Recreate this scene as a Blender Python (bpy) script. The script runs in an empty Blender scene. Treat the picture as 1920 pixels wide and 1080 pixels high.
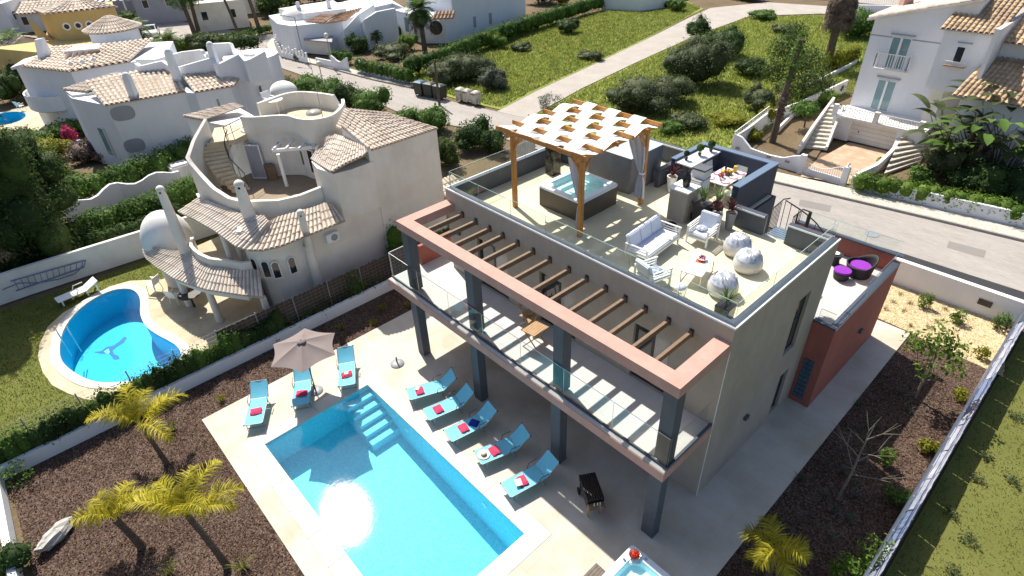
import bpy, bmesh, math, random
import numpy as np
from mathutils import Vector, Matrix, Euler
from mathutils.geometry import tessellate_polygon

rad = math.radians
PI = math.pi
scene = bpy.context.scene
COL = scene.collection

# ------------------------------------------------------------------ camera
cam_data = bpy.data.cameras.new('camera')
cam_data.sensor_width = 36.0
cam_data.sensor_fit = 'HORIZONTAL'
cam_data.lens = 20.619
cam_data.clip_start = 0.1
cam_data.clip_end = 1500.0
camera = bpy.data.objects.new('camera', cam_data)
camera.location = (16.098, -11.219, 15.676)
camera.rotation_euler = (0.95828, 0.03521, 0.82209)
COL.objects.link(camera)
scene.camera = camera

# ------------------------------------------------------------------ sky and sun
SUN = Vector((-0.587, 0.159, 0.794)).normalized()
world = bpy.data.worlds.new('World')
scene.world = world
world.use_nodes = True
wn = world.node_tree.nodes
wn.clear()
sky = wn.new('ShaderNodeTexSky')
sky.sky_type = 'NISHITA'
sky.sun_disc = False
sky.sun_elevation = math.asin(SUN.z)
sky.sun_rotation = math.atan2(SUN.x, SUN.y)
sky.altitude = 50
sky.air_density = 1.0
sky.dust_density = 2.0
sky.ozone_density = 1.0
bg = wn.new('ShaderNodeBackground')
bg.inputs['Strength'].default_value = 0.095
wo = wn.new('ShaderNodeOutputWorld')
world.node_tree.links.new(sky.outputs[0], bg.inputs[0])
world.node_tree.links.new(bg.outputs[0], wo.inputs[0])
sun_data = bpy.data.lights.new('sun', 'SUN')
sun_data.energy = 5.0
sun_data.angle = rad(0.53)
sun_data.color = (1.0, 0.94, 0.84)
sun = bpy.data.objects.new('sun', sun_data)
sun.rotation_euler = SUN.to_track_quat('Z', 'Y').to_euler()
sun.location = (-30, 10, 45)
COL.objects.link(sun)
scene.view_settings.view_transform = 'Standard'
scene.view_settings.look = 'None'
scene.view_settings.exposure = 0.58
scene.view_settings.gamma = 1.0
scene.view_settings.use_curve_mapping = False
scene.render.engine = 'CYCLES'
scene.cycles.max_bounces = 8
scene.cycles.transparent_max_bounces = 16
scene.cycles.use_denoising = True

# ------------------------------------------------------------------ scene graph helpers
ORIG = {}

def tag(o, label=None, cat=None, group=None, kind=None):
    if label: o['label'] = label
    if cat: o['category'] = cat
    if group: o['group'] = group
    if kind: o['kind'] = kind
    return o

def thing(name, label, cat, loc=(0, 0, 0), rotz=0.0, group=None):
    o = bpy.data.objects.new(name, None)
    o.empty_display_size = 0.2
    COL.objects.link(o)
    o.location = loc
    o.rotation_euler = (0, 0, rotz)
    ORIG[o.name] = Vector(loc)
    return tag(o, label, cat, group)

def link_mesh(name, me, parent=None, loc=(0, 0, 0), rot=(0, 0, 0), scale=None):
    o = bpy.data.objects.new(name, me)
    COL.objects.link(o)
    if parent is not None:
        o.parent = parent
        ORIG[o.name] = ORIG.get(parent.name, Vector((0, 0, 0)))
    o.location = loc
    o.rotation_euler = rot
    if scale: o.scale = scale
    return o

def copy_tree(o, parent=None):
    c = o.copy()
    COL.objects.link(c)
    if parent is not None: c.parent = parent
    for ch in list(o.children): copy_tree(ch, c)
    return c

def place(o, loc, rotz=0.0, label=None, group=None, scale=None):
    o.location = loc
    o.rotation_euler = (0, 0, rotz)
    if scale: o.scale = (scale, scale, scale)
    if label: o['label'] = label
    if group: o['group'] = group
    return o

class MB:
    """collects simple shapes, then links them as one mesh"""
    def __init__(s): s.v = []; s.f = []; s.m = []
    def add(s, vs, fs, mi=0):
        b = len(s.v)
        s.v += [tuple(v) for v in vs]
        for f in fs:
            s.f.append(tuple(i + b for i in f)); s.m.append(mi)
        return s
    def box(s, x0, y0, z0, x1, y1, z1, mi=0):
        x0, x1 = min(x0, x1), max(x0, x1); y0, y1 = min(y0, y1), max(y0, y1); z0, z1 = min(z0, z1), max(z0, z1)
        return s.add([(x0,y0,z0),(x1,y0,z0),(x1,y1,z0),(x0,y1,z0),(x0,y0,z1),(x1,y0,z1),(x1,y1,z1),(x0,y1,z1)],
            [(0,3,2,1),(4,5,6,7),(0,1,5,4),(1,2,6,5),(2,3,7,6),(3,0,4,7)], mi)
    def cbox(s, c, d, rz=0.0, mi=0):
        cs, sn = math.cos(rz), math.sin(rz)
        vs = []
        for z in (-1, 1):
            for x, y in ((-1,-1),(1,-1),(1,1),(-1,1)):
                px, py = x*d[0]/2, y*d[1]/2
                vs.append((c[0]+px*cs-py*sn, c[1]+px*sn+py*cs, c[2]+z*d[2]/2))
        return s.add(vs, [(0,3,2,1),(4,5,6,7),(0,1,5,4),(1,2,6,5),(2,3,7,6),(3,0,4,7)], mi)
    def beam(s, p, q, w, h, mi=0):
        p, q = Vector(p), Vector(q); d = (q-p)
        if d.length < 1e-6: return s
        d.normalize(); up = Vector((0,0,1))
        if abs(d.z) > .98: up = Vector((0,1,0))
        r = d.cross(up).normalized()*w/2; u = r.cross(d).normalized()*h/2
        vs = [p-r-u, p+r-u, p+r+u, p-r+u, q-r-u, q+r-u, q+r+u, q-r+u]
        return s.add(vs, [(0,1,2,3),(7,6,5,4),(0,4,5,1),(1,5,6,2),(2,6,7,3),(3,7,4,0)], mi)
    def tube(s, pts, r, n=7, mi=0, cap=True):
        pts = [Vector(q) for q in pts]; k = len(pts)
        rr = r if isinstance(r, (list, tuple)) else [r]*k
        rings = []
        a = None
        for i, q in enumerate(pts):
            d = (pts[min(i+1, k-1)]-pts[max(i-1, 0)])
            d = d.normalized() if d.length > 1e-9 else Vector((0,0,1))
            if a is None:
                up = Vector((0,0,1)) if abs(d.z) < .95 else Vector((1,0,0))
                a = d.cross(up).normalized()
            else:
                a = (a - d*a.dot(d))
                a = a.normalized() if a.length > 1e-6 else d.orthogonal().normalized()
            b = d.cross(a)
            rings.append([q+(a*math.cos(t*2*PI/n)+b*math.sin(t*2*PI/n))*rr[i] for t in range(n)])
        vs = [v for g in rings for v in g]; fs = []
        for i in range(k-1):
            for t in range(n):
                u = (t+1) % n
                fs.append((i*n+t, i*n+u, (i+1)*n+u, (i+1)*n+t))
        if cap:
            fs.append(tuple(range(n-1, -1, -1))); fs.append(tuple((k-1)*n+t for t in range(n)))
        return s.add(vs, fs, mi)
    def cyl(s, x, y, z0, z1, r0, r1=None, n=14, mi=0):
        r1 = r0 if r1 is None else r1
        return s.tube([(x,y,z0),(x,y,z1)], [r0, r1], n, mi)
    def lathe(s, prof, c=(0,0,0), n=16, mi=0, sx=1.0, sy=1.0, a0=0.0, a1=2*PI):
        full = abs(a1-a0-2*PI) < 1e-6
        cnt = n if full else n+1
        vs = []
        for r, z in prof:
            for t in range(cnt):
                an = a0+(a1-a0)*t/n
                vs.append((c[0]+r*sx*math.cos(an), c[1]+r*sy*math.sin(an), c[2]+z))
        fs = []
        for i in range(len(prof)-1):
            for t in range(n):
                u = (t+1) % cnt
                fs.append((i*cnt+t, i*cnt+u, (i+1)*cnt+u, (i+1)*cnt+t))
        if full:
            if prof[0][0] > 1e-4: fs.append(tuple(range(cnt-1, -1, -1)))
            if prof[-1][0] > 1e-4: fs.append(tuple((len(prof)-1)*cnt+t for t in range(cnt)))
        return s.add(vs, fs, mi)
    def ball(s, c, r, n=12, m=7, mi=0, sz=1.0):
        return s.lathe([(max(r*math.sin(PI*i/m), 1e-5), -r*sz*math.cos(PI*i/m)) for i in range(m+1)], c, n, mi)
    def dome(s, c, r, h, n=20, m=6, mi=0):
        return s.lathe([(r, 0)] + [(max(r*math.cos(PI/2*i/m), 1e-5), h*math.sin(PI/2*i/m)) for i in range(1, m+1)], c, n, mi)
    def prism(s, poly, z0, z1, mi=0):
        k = len(poly)
        ar = sum(poly[i][0]*poly[(i+1) % k][1]-poly[(i+1) % k][0]*poly[i][1] for i in range(k))
        if ar < 0: poly = poly[::-1]
        vs = [(x,y,z0) for x, y in poly]+[(x,y,z1) for x, y in poly]
        fs = [tuple(range(k-1,-1,-1)), tuple(range(k, 2*k))]+[(i, (i+1) % k, k+(i+1) % k, k+i) for i in range(k)]
        return s.add(vs, fs, mi)
    def quad(s, a, b, c, d, mi=0): return s.add([a,b,c,d], [(0,1,2,3)], mi)
    def wall(s, pts, t, z0, z1, mi=0, closed=False):
        """solid wall of thickness t along plan points; z0, z1 number or list"""
        P = [Vector((q[0], q[1])) for q in pts]; k = len(P)
        Z0 = z0 if isinstance(z0, (list, tuple)) else [z0]*k
        Z1 = z1 if isinstance(z1, (list, tuple)) else [z1]*k
        vs = []
        for i in range(k):
            pa = P[i-1] if (i > 0 or closed) else P[i]; pb = P[(i+1) % k] if (i < k-1 or closed) else P[i]
            d1 = (P[i]-pa); d2 = (pb-P[i])
            d1 = d1.normalized() if d1.length > 1e-9 else d2.normalized()
            d2 = d2.normalized() if d2.length > 1e-9 else d1
            n = Vector((-(d1.y+d2.y), d1.x+d2.x)); n = n.normalized() if n.length > 1e-6 else Vector((-d1.y, d1.x))
            c = max(n.dot(Vector((-d1.y, d1.x))), .35)
            n = n*(t/2/c)
            a, b = P[i]-n, P[i]+n
            vs += [(a.x,a.y,Z0[i]),(b.x,b.y,Z0[i]),(b.x,b.y,Z1[i]),(a.x,a.y,Z1[i])]
        fs = []
        for i in range(k if closed else k-1):
            j = (i+1) % k
            for q in range(4):
                r = (q+1) % 4
                fs.append((i*4+q, i*4+r, j*4+r, j*4+q))
        if not closed:
            fs.append((0,3,2,1)); fs.append(tuple((k-1)*4+q for q in range(4)))
        return s.add(vs, fs, mi)
    def panel(s, ax, c0, c1, u0, u1, z0, z1, holes, mi=0):
        """wall slab between c0 and c1 across axis ax ('x' or 'y' normal), running u0-u1, with rectangular holes"""
        us = sorted({u0, u1}|{h[0] for h in holes}|{h[1] for h in holes}); zs = sorted({z0, z1}|{h[2] for h in holes}|{h[3] for h in holes})
        us = [u for u in us if u0 <= u <= u1]; zs = [z for z in zs if z0 <= z <= z1]
        for i in range(len(us)-1):
            zz = None
            for j in range(len(zs)-1):
                um, zm = (us[i]+us[i+1])/2, (zs[j]+zs[j+1])/2
                solid = not any(h[0] < um < h[1] and h[2] < zm < h[3] for h in holes)
                if solid and zz is None: zz = zs[j]
                if zz is not None and (not solid or j == len(zs)-2):
                    ze = zs[j+1] if solid else zs[j]
                    if ax == 'y': s.box(us[i], c0, zz, us[i+1], c1, ze, mi)
                    else: s.box(c0, us[i], zz, c1, us[i+1], ze, mi)
                    zz = None
        return s
    def mesh(s, name, mats, off=(0,0,0), smooth=False):
        me = bpy.data.meshes.new(name)
        me.from_pydata([(v[0]-off[0], v[1]-off[1], v[2]-off[2]) for v in s.v], [], s.f)
        for m in (mats if isinstance(mats, (list, tuple)) else [mats]): me.materials.append(m)
        if any(s.m): me.polygons.foreach_set('material_index', s.m)
        if smooth:
            me.polygons.foreach_set('use_smooth', [True]*len(s.f))
            try: me.set_sharp_from_angle(angle=rad(40))
            except Exception: pass
        me.update()
        return me
    def build(s, name, mats, parent=None, smooth=False, bevel=0.0):
        off = ORIG.get(parent.name, Vector((0,0,0))) if parent is not None else Vector((0,0,0))
        me = s.mesh(name, mats, off, smooth)
        if bevel:
            bm = bmesh.new(); bm.from_mesh(me)
            es = [e for e in bm.edges if len(e.link_faces) == 2 and e.calc_face_angle(0) > rad(35)]
            bmesh.ops.bevel(bm, geom=es, offset=bevel, segments=2, affect='EDGES', clamp_overlap=True)
            bm.to_mesh(me); bm.free()
        return link_mesh(name, me, parent)

def npmesh(name, V, F, mats, smooth=False):
    V = np.asarray(V, np.float32); F = np.asarray(F, np.int32)
    me = bpy.data.meshes.new(name)
    me.vertices.add(len(V)); me.vertices.foreach_set('co', V.ravel())
    k = F.shape[1]
    me.loops.add(F.size); me.loops.foreach_set('vertex_index', F.ravel())
    me.polygons.add(len(F)); me.polygons.foreach_set('loop_start', np.arange(0, F.size, k, dtype=np.int32))
    if smooth: me.polygons.foreach_set('use_smooth', np.ones(len(F), dtype=bool))
    for m in (mats if isinstance(mats, (list, tuple)) else [mats]): me.materials.append(m)
    me.update(calc_edges=True)
    me.validate()
    return me

def sheet(name, outer, holes, z, m, thick=0.0):
    """flat ground sheet with holes; with a thickness it gets side faces"""
    polys = [[Vector((x, y, 0)) for x, y in outer]]+[[Vector((x, y, 0)) for x, y in h] for h in holes]
    flat = [v for q in polys for v in q]
    tris = tessellate_polygon(polys)
    mb = MB()
    vs = [(v.x, v.y, z) for v in flat]; fs = []
    for t in tris:
        a, b, c = (flat[i] for i in t)
        cr = (b-a).cross(c-a).z
        if abs(cr) < 1e-9: continue
        fs.append(t if cr > 0 else (t[0], t[2], t[1]))
    mb.add(vs, fs)
    if thick:
        base = 0
        for q in polys:
            k = len(q)
            mb.add([(v.x, v.y, z) for v in q]+[(v.x, v.y, z-thick) for v in q], [(i, (i+1) % k, k+(i+1) % k, k+i) for i in range(k)])
    return mb.build(name, m)

# ------------------------------------------------------------------ materials
def new_mat(name):
    m = bpy.data.materials.new(name); m.use_nodes = True
    nt = m.node_tree; nt.nodes.clear()
    out = nt.nodes.new('ShaderNodeOutputMaterial')
    return m, nt, out

def node(nt, t, **kw):
    n = nt.nodes.new(t)
    for k, v in kw.items():
        if k in n.inputs: n.inputs[k].default_value = v
        else: setattr(n, k, v)
    return n

def coords(nt, world_space=True):
    if world_space: return nt.nodes.new('ShaderNodeNewGeometry').outputs['Position']
    return nt.nodes.new('ShaderNodeTexCoord').outputs['Object']

def ramp(nt, fac, stops, interp='LINEAR'):
    r = nt.nodes.new('ShaderNodeValToRGB'); r.color_ramp.interpolation = interp
    e = r.color_ramp.elements
    while len(e) < len(stops): e.new(0.5)
    for i, (p, c) in enumerate(stops):
        e[i].position = p; e[i].color = (c[0], c[1], c[2], 1)
    nt.links.new(fac, r.inputs[0])
    return r.outputs[0]

def surface(name, c1, c2=None, scale=3.0, rough=0.7, bump=0.0, bscale=60.0, spec=0.4, metal=0.0, c3=None, scale2=0.4, detail=6.0, var=0.0, world_space=True, joint=None, streak=0.0):
    """plaster, stone, paint, cloth: two-scale noise colour with fine relief"""
    m, nt, out = new_mat(name)
    L = nt.links.new
    b = node(nt, 'ShaderNodeBsdfPrincipled', Roughness=rough, Metallic=metal)
    b.inputs['Specular IOR Level'].default_value = spec
    co = coords(nt, world_space)
    if c2 is None: c2 = tuple(x*0.86 for x in c1)
    n1 = node(nt, 'ShaderNodeTexNoise', Scale=scale, Detail=detail, Roughness=0.62)
    L(co, n1.inputs['Vector'])
    col = ramp(nt, n1.outputs['Fac'], [(0.3, c2), (0.68, c1)])
    if c3 is not None:
        n2 = node(nt, 'ShaderNodeTexNoise', Scale=scale2, Detail=5.0, Roughness=0.6)
        L(co, n2.inputs['Vector'])
        mx = node(nt, 'ShaderNodeMix', data_type='RGBA')
        f = ramp(nt, n2.outputs['Fac'], [(0.46, (0,0,0)), (0.66, (1,1,1))])
        L(f, mx.inputs['Factor']); L(col, mx.inputs[6]); mx.inputs[7].default_value = (*c3, 1)
        col = mx.outputs[2]
    if var:
        g = nt.nodes.new('ShaderNodeNewGeometry')
        hs = node(nt, 'ShaderNodeHueSaturation')
        mr = node(nt, 'ShaderNodeMapRange'); mr.inputs[3].default_value = 1-var; mr.inputs[4].default_value = 1+var
        L(g.outputs['Random Per Island'], mr.inputs[0]); L(mr.outputs[0], hs.inputs['Value']); L(col, hs.inputs['Color'])
        col = hs.outputs[0]
    if streak:
        mp = node(nt, 'ShaderNodeMapping'); mp.inputs['Scale'].default_value = (5.0, 5.0, 0.35); L(co, mp.inputs['Vector'])
        ns_ = node(nt, 'ShaderNodeTexNoise', Scale=1.0, Detail=5.0, Roughness=0.7); L(mp.outputs[0], ns_.inputs['Vector'])
        sf = ramp(nt, ns_.outputs['Fac'], [(0.36, (1-streak, 1-streak*1.05, 1-streak*1.15)), (0.60, (1,1,1))])
        ms = node(nt, 'ShaderNodeMix', data_type='RGBA', blend_type='MULTIPLY'); ms.inputs['Factor'].default_value = 1.0
        L(col, ms.inputs[6]); L(sf, ms.inputs[7]); col = ms.outputs[2]
    if joint:
        bk = node(nt, 'ShaderNodeTexBrick', offset=0.5); bk.inputs['Scale'].default_value = 1.0; bk.inputs['Brick Width'].default_value = joint[0]; bk.inputs['Row Height'].default_value = joint[1]; bk.inputs['Mortar Size'].default_value = 0.008; bk.inputs['Mortar Smooth'].default_value = 0.3
        bk.inputs['Color1'].default_value = (1,1,1,1); bk.inputs['Color2'].default_value = (.975,.97,.96,1); bk.inputs['Mortar'].default_value = (.88,.86,.82,1)
        L(co, bk.inputs['Vector']); mj = node(nt, 'ShaderNodeMix', data_type='RGBA', blend_type='MULTIPLY'); mj.inputs['Factor'].default_value = 1.0
        L(col, mj.inputs[6]); L(bk.outputs['Color'], mj.inputs[7]); col = mj.outputs[2]
    L(col, b.inputs['Base Color'])
    if bump:
        n3 = node(nt, 'ShaderNodeTexNoise', Scale=bscale, Detail=4.0)
        L(co, n3.inputs['Vector'])
        bp = node(nt, 'ShaderNodeBump', Strength=bump, Distance=0.02)
        L(n3.outputs['Fac'], bp.inputs['Height']); L(bp.outputs[0], b.inputs['Normal'])
    L(b.outputs[0], out.inputs[0])
    return m

def leafy(name, cols, transl=0.42, rough=0.62, patch=None):
    """leaves: colour per leaf, light shining through"""
    m, nt, out = new_mat(name); L = nt.links.new
    g = nt.nodes.new('ShaderNodeNewGeometry')
    k = len(cols)
    col = ramp(nt, g.outputs['Random Per Island'], [(i/max(k-1, 1), c) for i, c in enumerate(cols)])
    n1 = node(nt, 'ShaderNodeTexNoise', Scale=1.3, Detail=3.0)
    L(g.outputs['Position'], n1.inputs['Vector'])
    hs = node(nt, 'ShaderNodeHueSaturation')
    mr = node(nt, 'ShaderNodeMapRange'); mr.inputs[1].default_value = .3; mr.inputs[2].default_value = .7; mr.inputs[3].default_value = .7; mr.inputs[4].default_value = 1.35
    L(n1.outputs['Fac'], mr.inputs[0]); L(mr.outputs[0], hs.inputs['Value']); L(col, hs.inputs['Color'])
    b = node(nt, 'ShaderNodeBsdfPrincipled', Roughness=rough); b.inputs['Specular IOR Level'].default_value = 0.18
    t = node(nt, 'ShaderNodeBsdfTranslucent')
    mx = node(nt, 'ShaderNodeMixShader'); mx.inputs[0].default_value = transl
    L(hs.outputs[0], b.inputs['Base Color']); L(hs.outputs[0], t.inputs['Color'])
    L(b.outputs[0], mx.inputs[1]); L(t.outputs[0], mx.inputs[2]); L(mx.outputs[0], out.inputs[0])
    return m

def ground(name, cols, scale=1.0, fine=25.0, rough=0.95, bump=0.6, bscale=40.0, vor=0.0, stretch=None):
    """earth, grass, mulch, gravel seen from above: broad patches broken up by fine grain"""
    m, nt, out = new_mat(name); L = nt.links.new
    co = coords(nt)
    if stretch:
        mp = node(nt, 'ShaderNodeMapping'); mp.inputs['Scale'].default_value = (stretch[0], stretch[1], 1); L(co, mp.inputs['Vector']); co = mp.outputs[0]
    n1 = node(nt, 'ShaderNodeTexNoise', Scale=scale, Detail=7.0, Roughness=0.65); L(co, n1.inputs['Vector'])
    n2 = node(nt, 'ShaderNodeTexNoise', Scale=fine, Detail=5.0, Roughness=0.7); L(co, n2.inputs['Vector'])
    mt = node(nt, 'ShaderNodeMath', operation='MULTIPLY_ADD'); mt.inputs[1].default_value = 0.55; L(n2.outputs['Fac'], mt.inputs[0])
    m2 = node(nt, 'ShaderNodeMath', operation='MULTIPLY'); m2.inputs[1].default_value = 0.45; L(n1.outputs['Fac'], m2.inputs[0]); L(m2.outputs[0], mt.inputs[2])
    fac = mt.outputs[0]
    if vor:
        v = node(nt, 'ShaderNodeTexVoronoi', Scale=vor); L(co, v.inputs['Vector'])
        sp = node(nt, 'ShaderNodeSeparateColor'); L(v.outputs['Color'], sp.inputs[0])
        m3 = node(nt, 'ShaderNodeMath', operation='MULTIPLY_ADD'); m3.inputs[1].default_value = 0.35
        m4 = node(nt, 'ShaderNodeMath', operation='MULTIPLY'); m4.inputs[1].default_value = 0.65
        L(sp.outputs[0], m3.inputs[0]); L(fac, m4.inputs[0]); L(m4.outputs[0], m3.inputs[2]); fac = m3.outputs[0]
    k = len(cols)
    col = ramp(nt, fac, [(0.3+0.4*i/(k-1), c) for i, c in enumerate(cols)])
    b = node(nt, 'ShaderNodeBsdfPrincipled', Roughness=rough); b.inputs['Specular IOR Level'].default_value = 0.2
    L(col, b.inputs['Base Color'])
    n3 = node(nt, 'ShaderNodeTexNoise', Scale=bscale, Detail=3.0); L(co, n3.inputs['Vector'])
    bp = node(nt, 'ShaderNodeBump', Strength=bump, Distance=0.05); L(n3.outputs['Fac'], bp.inputs['Height']); L(bp.outputs[0], b.inputs['Normal'])
    L(b.outputs[0], out.inputs[0])
    return m

def glassy(name, tint=(0.9, 0.97, 0.95), refl=1.0, rough=0.02):
    """thin clear sheet: light passes straight through, the sky mirrors in it at grazing angles"""
    m, nt, out = new_mat(name); L = nt.links.new
    t = node(nt, 'ShaderNodeBsdfTransparent'); t.inputs[0].default_value = (*tint, 1)
    g = node(nt, 'ShaderNodeBsdfGlossy', Roughness=rough)
    fr = node(nt, 'ShaderNodeFresnel', IOR=1.45)
    mt = node(nt, 'ShaderNodeMath', operation='MULTIPLY'); mt.inputs[1].default_value = refl; L(fr.outputs[0], mt.inputs[0])
    mx = node(nt, 'ShaderNodeMixShader'); L(mt.outputs[0], mx.inputs[0]); L(t.outputs[0], mx.inputs[1]); L(g.outputs[0], mx.inputs[2])
    L(mx.outputs[0], out.inputs[0])
    return m

def water(name, tint, rough=0.13, wave=0.25, scale=2.2):
    m, nt, out = new_mat(name); L = nt.links.new
    t = node(nt, 'ShaderNodeBsdfTransparent'); t.inputs[0].default_value = (*tint, 1)
    g = node(nt, 'ShaderNodeBsdfGlossy', Roughness=rough, distribution='BECKMANN')
    fr = node(nt, 'ShaderNodeFresnel', IOR=1.33)
    co = coords(nt)
    n = node(nt, 'ShaderNodeTexNoise', Scale=scale, Detail=3.0, Distortion=0.6); L(co, n.inputs['Vector'])
    bp = node(nt, 'ShaderNodeBump', Strength=wave, Distance=0.03); L(n.outputs['Fac'], bp.inputs['Height'])
    L(bp.outputs[0], g.inputs['Normal']); L(bp.outputs[0], fr.inputs['Normal'])
    mx = node(nt, 'ShaderNodeMixShader'); L(fr.outputs[0], mx.inputs[0]); L(t.outputs[0], mx.inputs[1]); L(g.outputs[0], mx.inputs[2])
    L(mx.outputs[0], out.inputs[0])
    return m

def pool_lining(name, c1, c2, caustic=0.0, cscale=5.0):
    """small mosaic tiles with faint joints; the mottling also stands in for ripple light"""
    m, nt, out = new_mat(name); L = nt.links.new
    co = coords(nt)
    n1 = node(nt, 'ShaderNodeTexNoise', Scale=9.0, Detail=5.0, Distortion=1.0); L(co, n1.inputs['Vector'])
    n2 = node(nt, 'ShaderNodeTexVoronoi', Scale=24.0); L(co, n2.inputs['Vector'])
    sp = node(nt, 'ShaderNodeSeparateColor'); L(n2.outputs['Color'], sp.inputs[0])
    mt = node(nt, 'ShaderNodeMath', operation='MULTIPLY_ADD'); mt.inputs[1].default_value = 0.45; L(sp.outputs[0], mt.inputs[0])
    m2 = node(nt, 'ShaderNodeMath', operation='MULTIPLY'); m2.inputs[1].default_value = 0.6; L(n1.outputs['Fac'], m2.inputs[0]); L(m2.outputs[0], mt.inputs[2])
    col = ramp(nt, mt.outputs[0], [(0.2, c2), (0.75, c1)])
    b = node(nt, 'ShaderNodeBsdfPrincipled', Roughness=0.5); b.inputs['Specular IOR Level'].default_value = 0.2
    L(col, b.inputs['Base Color']); L(b.outputs[0], out.inputs[0])
    return m

M = {}
M['stucco'] = surface('grey_beige_render', (0.45,0.395,0.33), (0.40,0.352,0.293), 1.6, 0.9, 0.15, 220, 0.2, c3=(0.375,0.33,0.275), scale2=0.45, streak=0.06)
M['pink'] = surface('terracotta_paint', (0.55,0.335,0.28), (0.49,0.295,0.245), 3.0, 0.85, 0.2, 180, 0.2, c3=(0.47,0.285,0.235), scale2=0.7, streak=0.06)
M['red'] = surface('red_render', (0.40,0.145,0.11), (0.345,0.12,0.092), 2.0, 0.9, 0.15, 200, 0.2, streak=0.08)
M['slate'] = surface('slate_grey_paint', (0.115,0.128,0.148), (0.095,0.106,0.124), 2.5, 0.7, 0.1, 150, 0.3, streak=0.12)
M['navy'] = surface('navy_paint', (0.055,0.070,0.105), (0.045,0.058,0.088), 2.0, 0.65, 0.08, 150, 0.35, streak=0.12)
M['cap'] = surface('dark_blue_grey_cap', (0.06,0.075,0.10), (0.05,0.062,0.085), 5.0, 0.45, 0.05, 120, 0.5)
M['white'] = surface('white_wall_paint', (0.80,0.79,0.77), (0.74,0.73,0.71), 1.2, 0.9, 0.12, 160, 0.2, c3=(0.66,0.63,0.58), scale2=0.5, streak=0.03)
M['whiteblue'] = surface('white_lime_wash', (0.78,0.79,0.82), (0.72,0.735,0.77), 0.9, 0.9, 0.12, 120, 0.2, streak=0.03)
M['cream'] = surface('cream_wall_paint', (0.80,0.765,0.70), (0.745,0.71,0.645), 1.0, 0.9, 0.12, 160, 0.2, c3=(0.69,0.65,0.575), scale2=0.7, streak=0.03)
M['yellow'] = surface('ochre_wall_paint', (0.62,0.46,0.20), (0.55,0.40,0.17), 1.0, 0.9, 0.1, 140, 0.2, streak=0.03)
M['trim'] = surface('white_trim', (0.82,0.82,0.82), (0.78,0.78,0.78), 4.0, 0.6, 0.0, 50, 0.4)
M['deck'] = surface('limestone_paving', (0.58,0.545,0.475), (0.525,0.485,0.415), 1.7, 0.75, 0.12, 70, 0.3, c3=(0.47,0.41,0.32), scale2=0.55, detail=9, joint=(1.2,.6))
M['coping'] = surface('pool_coping_stone', (0.63,0.60,0.545), (0.58,0.55,0.49), 2.0, 0.7, 0.08, 70, 0.3)
M['balctile'] = surface('pale_balcony_tiles', (0.54,0.525,0.51), (0.49,0.475,0.46), 2.0, 0.6, 0.05, 60, 0.3, joint=(.6,.6))
M['terrace'] = surface('cream_terrace_tiles', (0.67,0.625,0.455), (0.62,0.575,0.415), 1.3, 0.75, 0.08, 60, 0.3, c3=(0.58,0.53,0.38), scale2=0.6, joint=(1.2,1.2))
M['patio'] = surface('sandy_patio', (0.60,0.52,0.38), (0.52,0.44,0.31), 2.0, 0.85, 0.2, 60, 0.2, c3=(0.44,0.36,0.24), scale2=0.8)
M['brown_terrace'] = surface('brown_terrace_floor', (0.30,0.235,0.165), (0.26,0.20,0.14), 2.0, 0.85, 0.1, 60, 0.2)
M['wood'] = surface('honey_varnished_pine', (0.52,0.245,0.065), (0.40,0.175,0.04), 7.0, 0.45, 0.1, 60, 0.4)
M['brownwood'] = surface('brown_beam_wood', (0.225,0.155,0.10), (0.165,0.11,0.07), 6.0, 0.6, 0.1, 60, 0.3)
M['teak'] = surface('teak_slats', (0.46,0.30,0.16), (0.36,0.22,0.11), 9.0, 0.6, 0.1, 80, 0.3)
M['greywood'] = surface('weathered_grey_wood', (0.20,0.17,0.145), (0.13,0.11,0.095), 8.0, 0.8, 0.2, 60, 0.2)
M['steel'] = surface('brushed_steel', (0.62,0.63,0.65), (0.55,0.56,0.58), 20.0, 0.3, 0, 50, 0.5, metal=1.0)
M['darkmetal'] = surface('dark_metal', (0.045,0.04,0.038), (0.03,0.028,0.027), 8.0, 0.45, 0, 50, 0.5)
M['greymetal'] = surface('grey_metal', (0.30,0.31,0.33), (0.24,0.25,0.27), 6.0, 0.5, 0, 50, 0.5)
M['bluemetal'] = surface('blue_grey_treads', (0.20,0.27,0.34), (0.15,0.21,0.28), 6.0, 0.5, 0, 50, 0.5)
M['frame'] = surface('dark_window_frame', (0.06,0.055,0.05), (0.05,0.045,0.04), 5.0, 0.5)
M['pane'] = surface('dark_window_glass', (0.03,0.035,0.04), (0.02,0.025,0.03), 1.0, 0.06, 0, 50, 0.7)
M['curtain_pane'] = surface('curtained_window', (0.42,0.40,0.37), (0.36,0.34,0.31), 3.0, 0.15, 0, 50, 0.6)
M['teal_pane'] = surface('teal_reflecting_glass', (0.20,0.33,0.36), (0.14,0.25,0.28), 0.8, 0.08, 0, 50, 0.7)
M['tile'] = surface('pale_clay_tiles', (0.70,0.61,0.51), (0.60,0.51,0.42), 2.2, 0.85, 0.2, 60, 0.2, c3=(0.50,0.41,0.33), scale2=0.9, var=0.10)
M['tile_grey'] = surface('greyed_clay_tiles', (0.72,0.65,0.565), (0.62,0.55,0.47), 2.2, 0.85, 0.2, 60, 0.2, c3=(0.52,0.45,0.38), scale2=0.9, var=0.10)
M['tile_tan'] = surface('tan_clay_tiles', (0.58,0.42,0.25), (0.44,0.31,0.18), 2.0, 0.85, 0.2, 60, 0.2, c3=(0.34,0.23,0.14), scale2=0.8, var=0.2)
M['tile_red'] = surface('terracotta_roof_tiles', (0.50,0.31,0.20), (0.42,0.25,0.16), 2.0, 0.85, 0.2, 60, 0.2, c3=(0.55,0.42,0.30), scale2=0.8, var=0.18)
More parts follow.
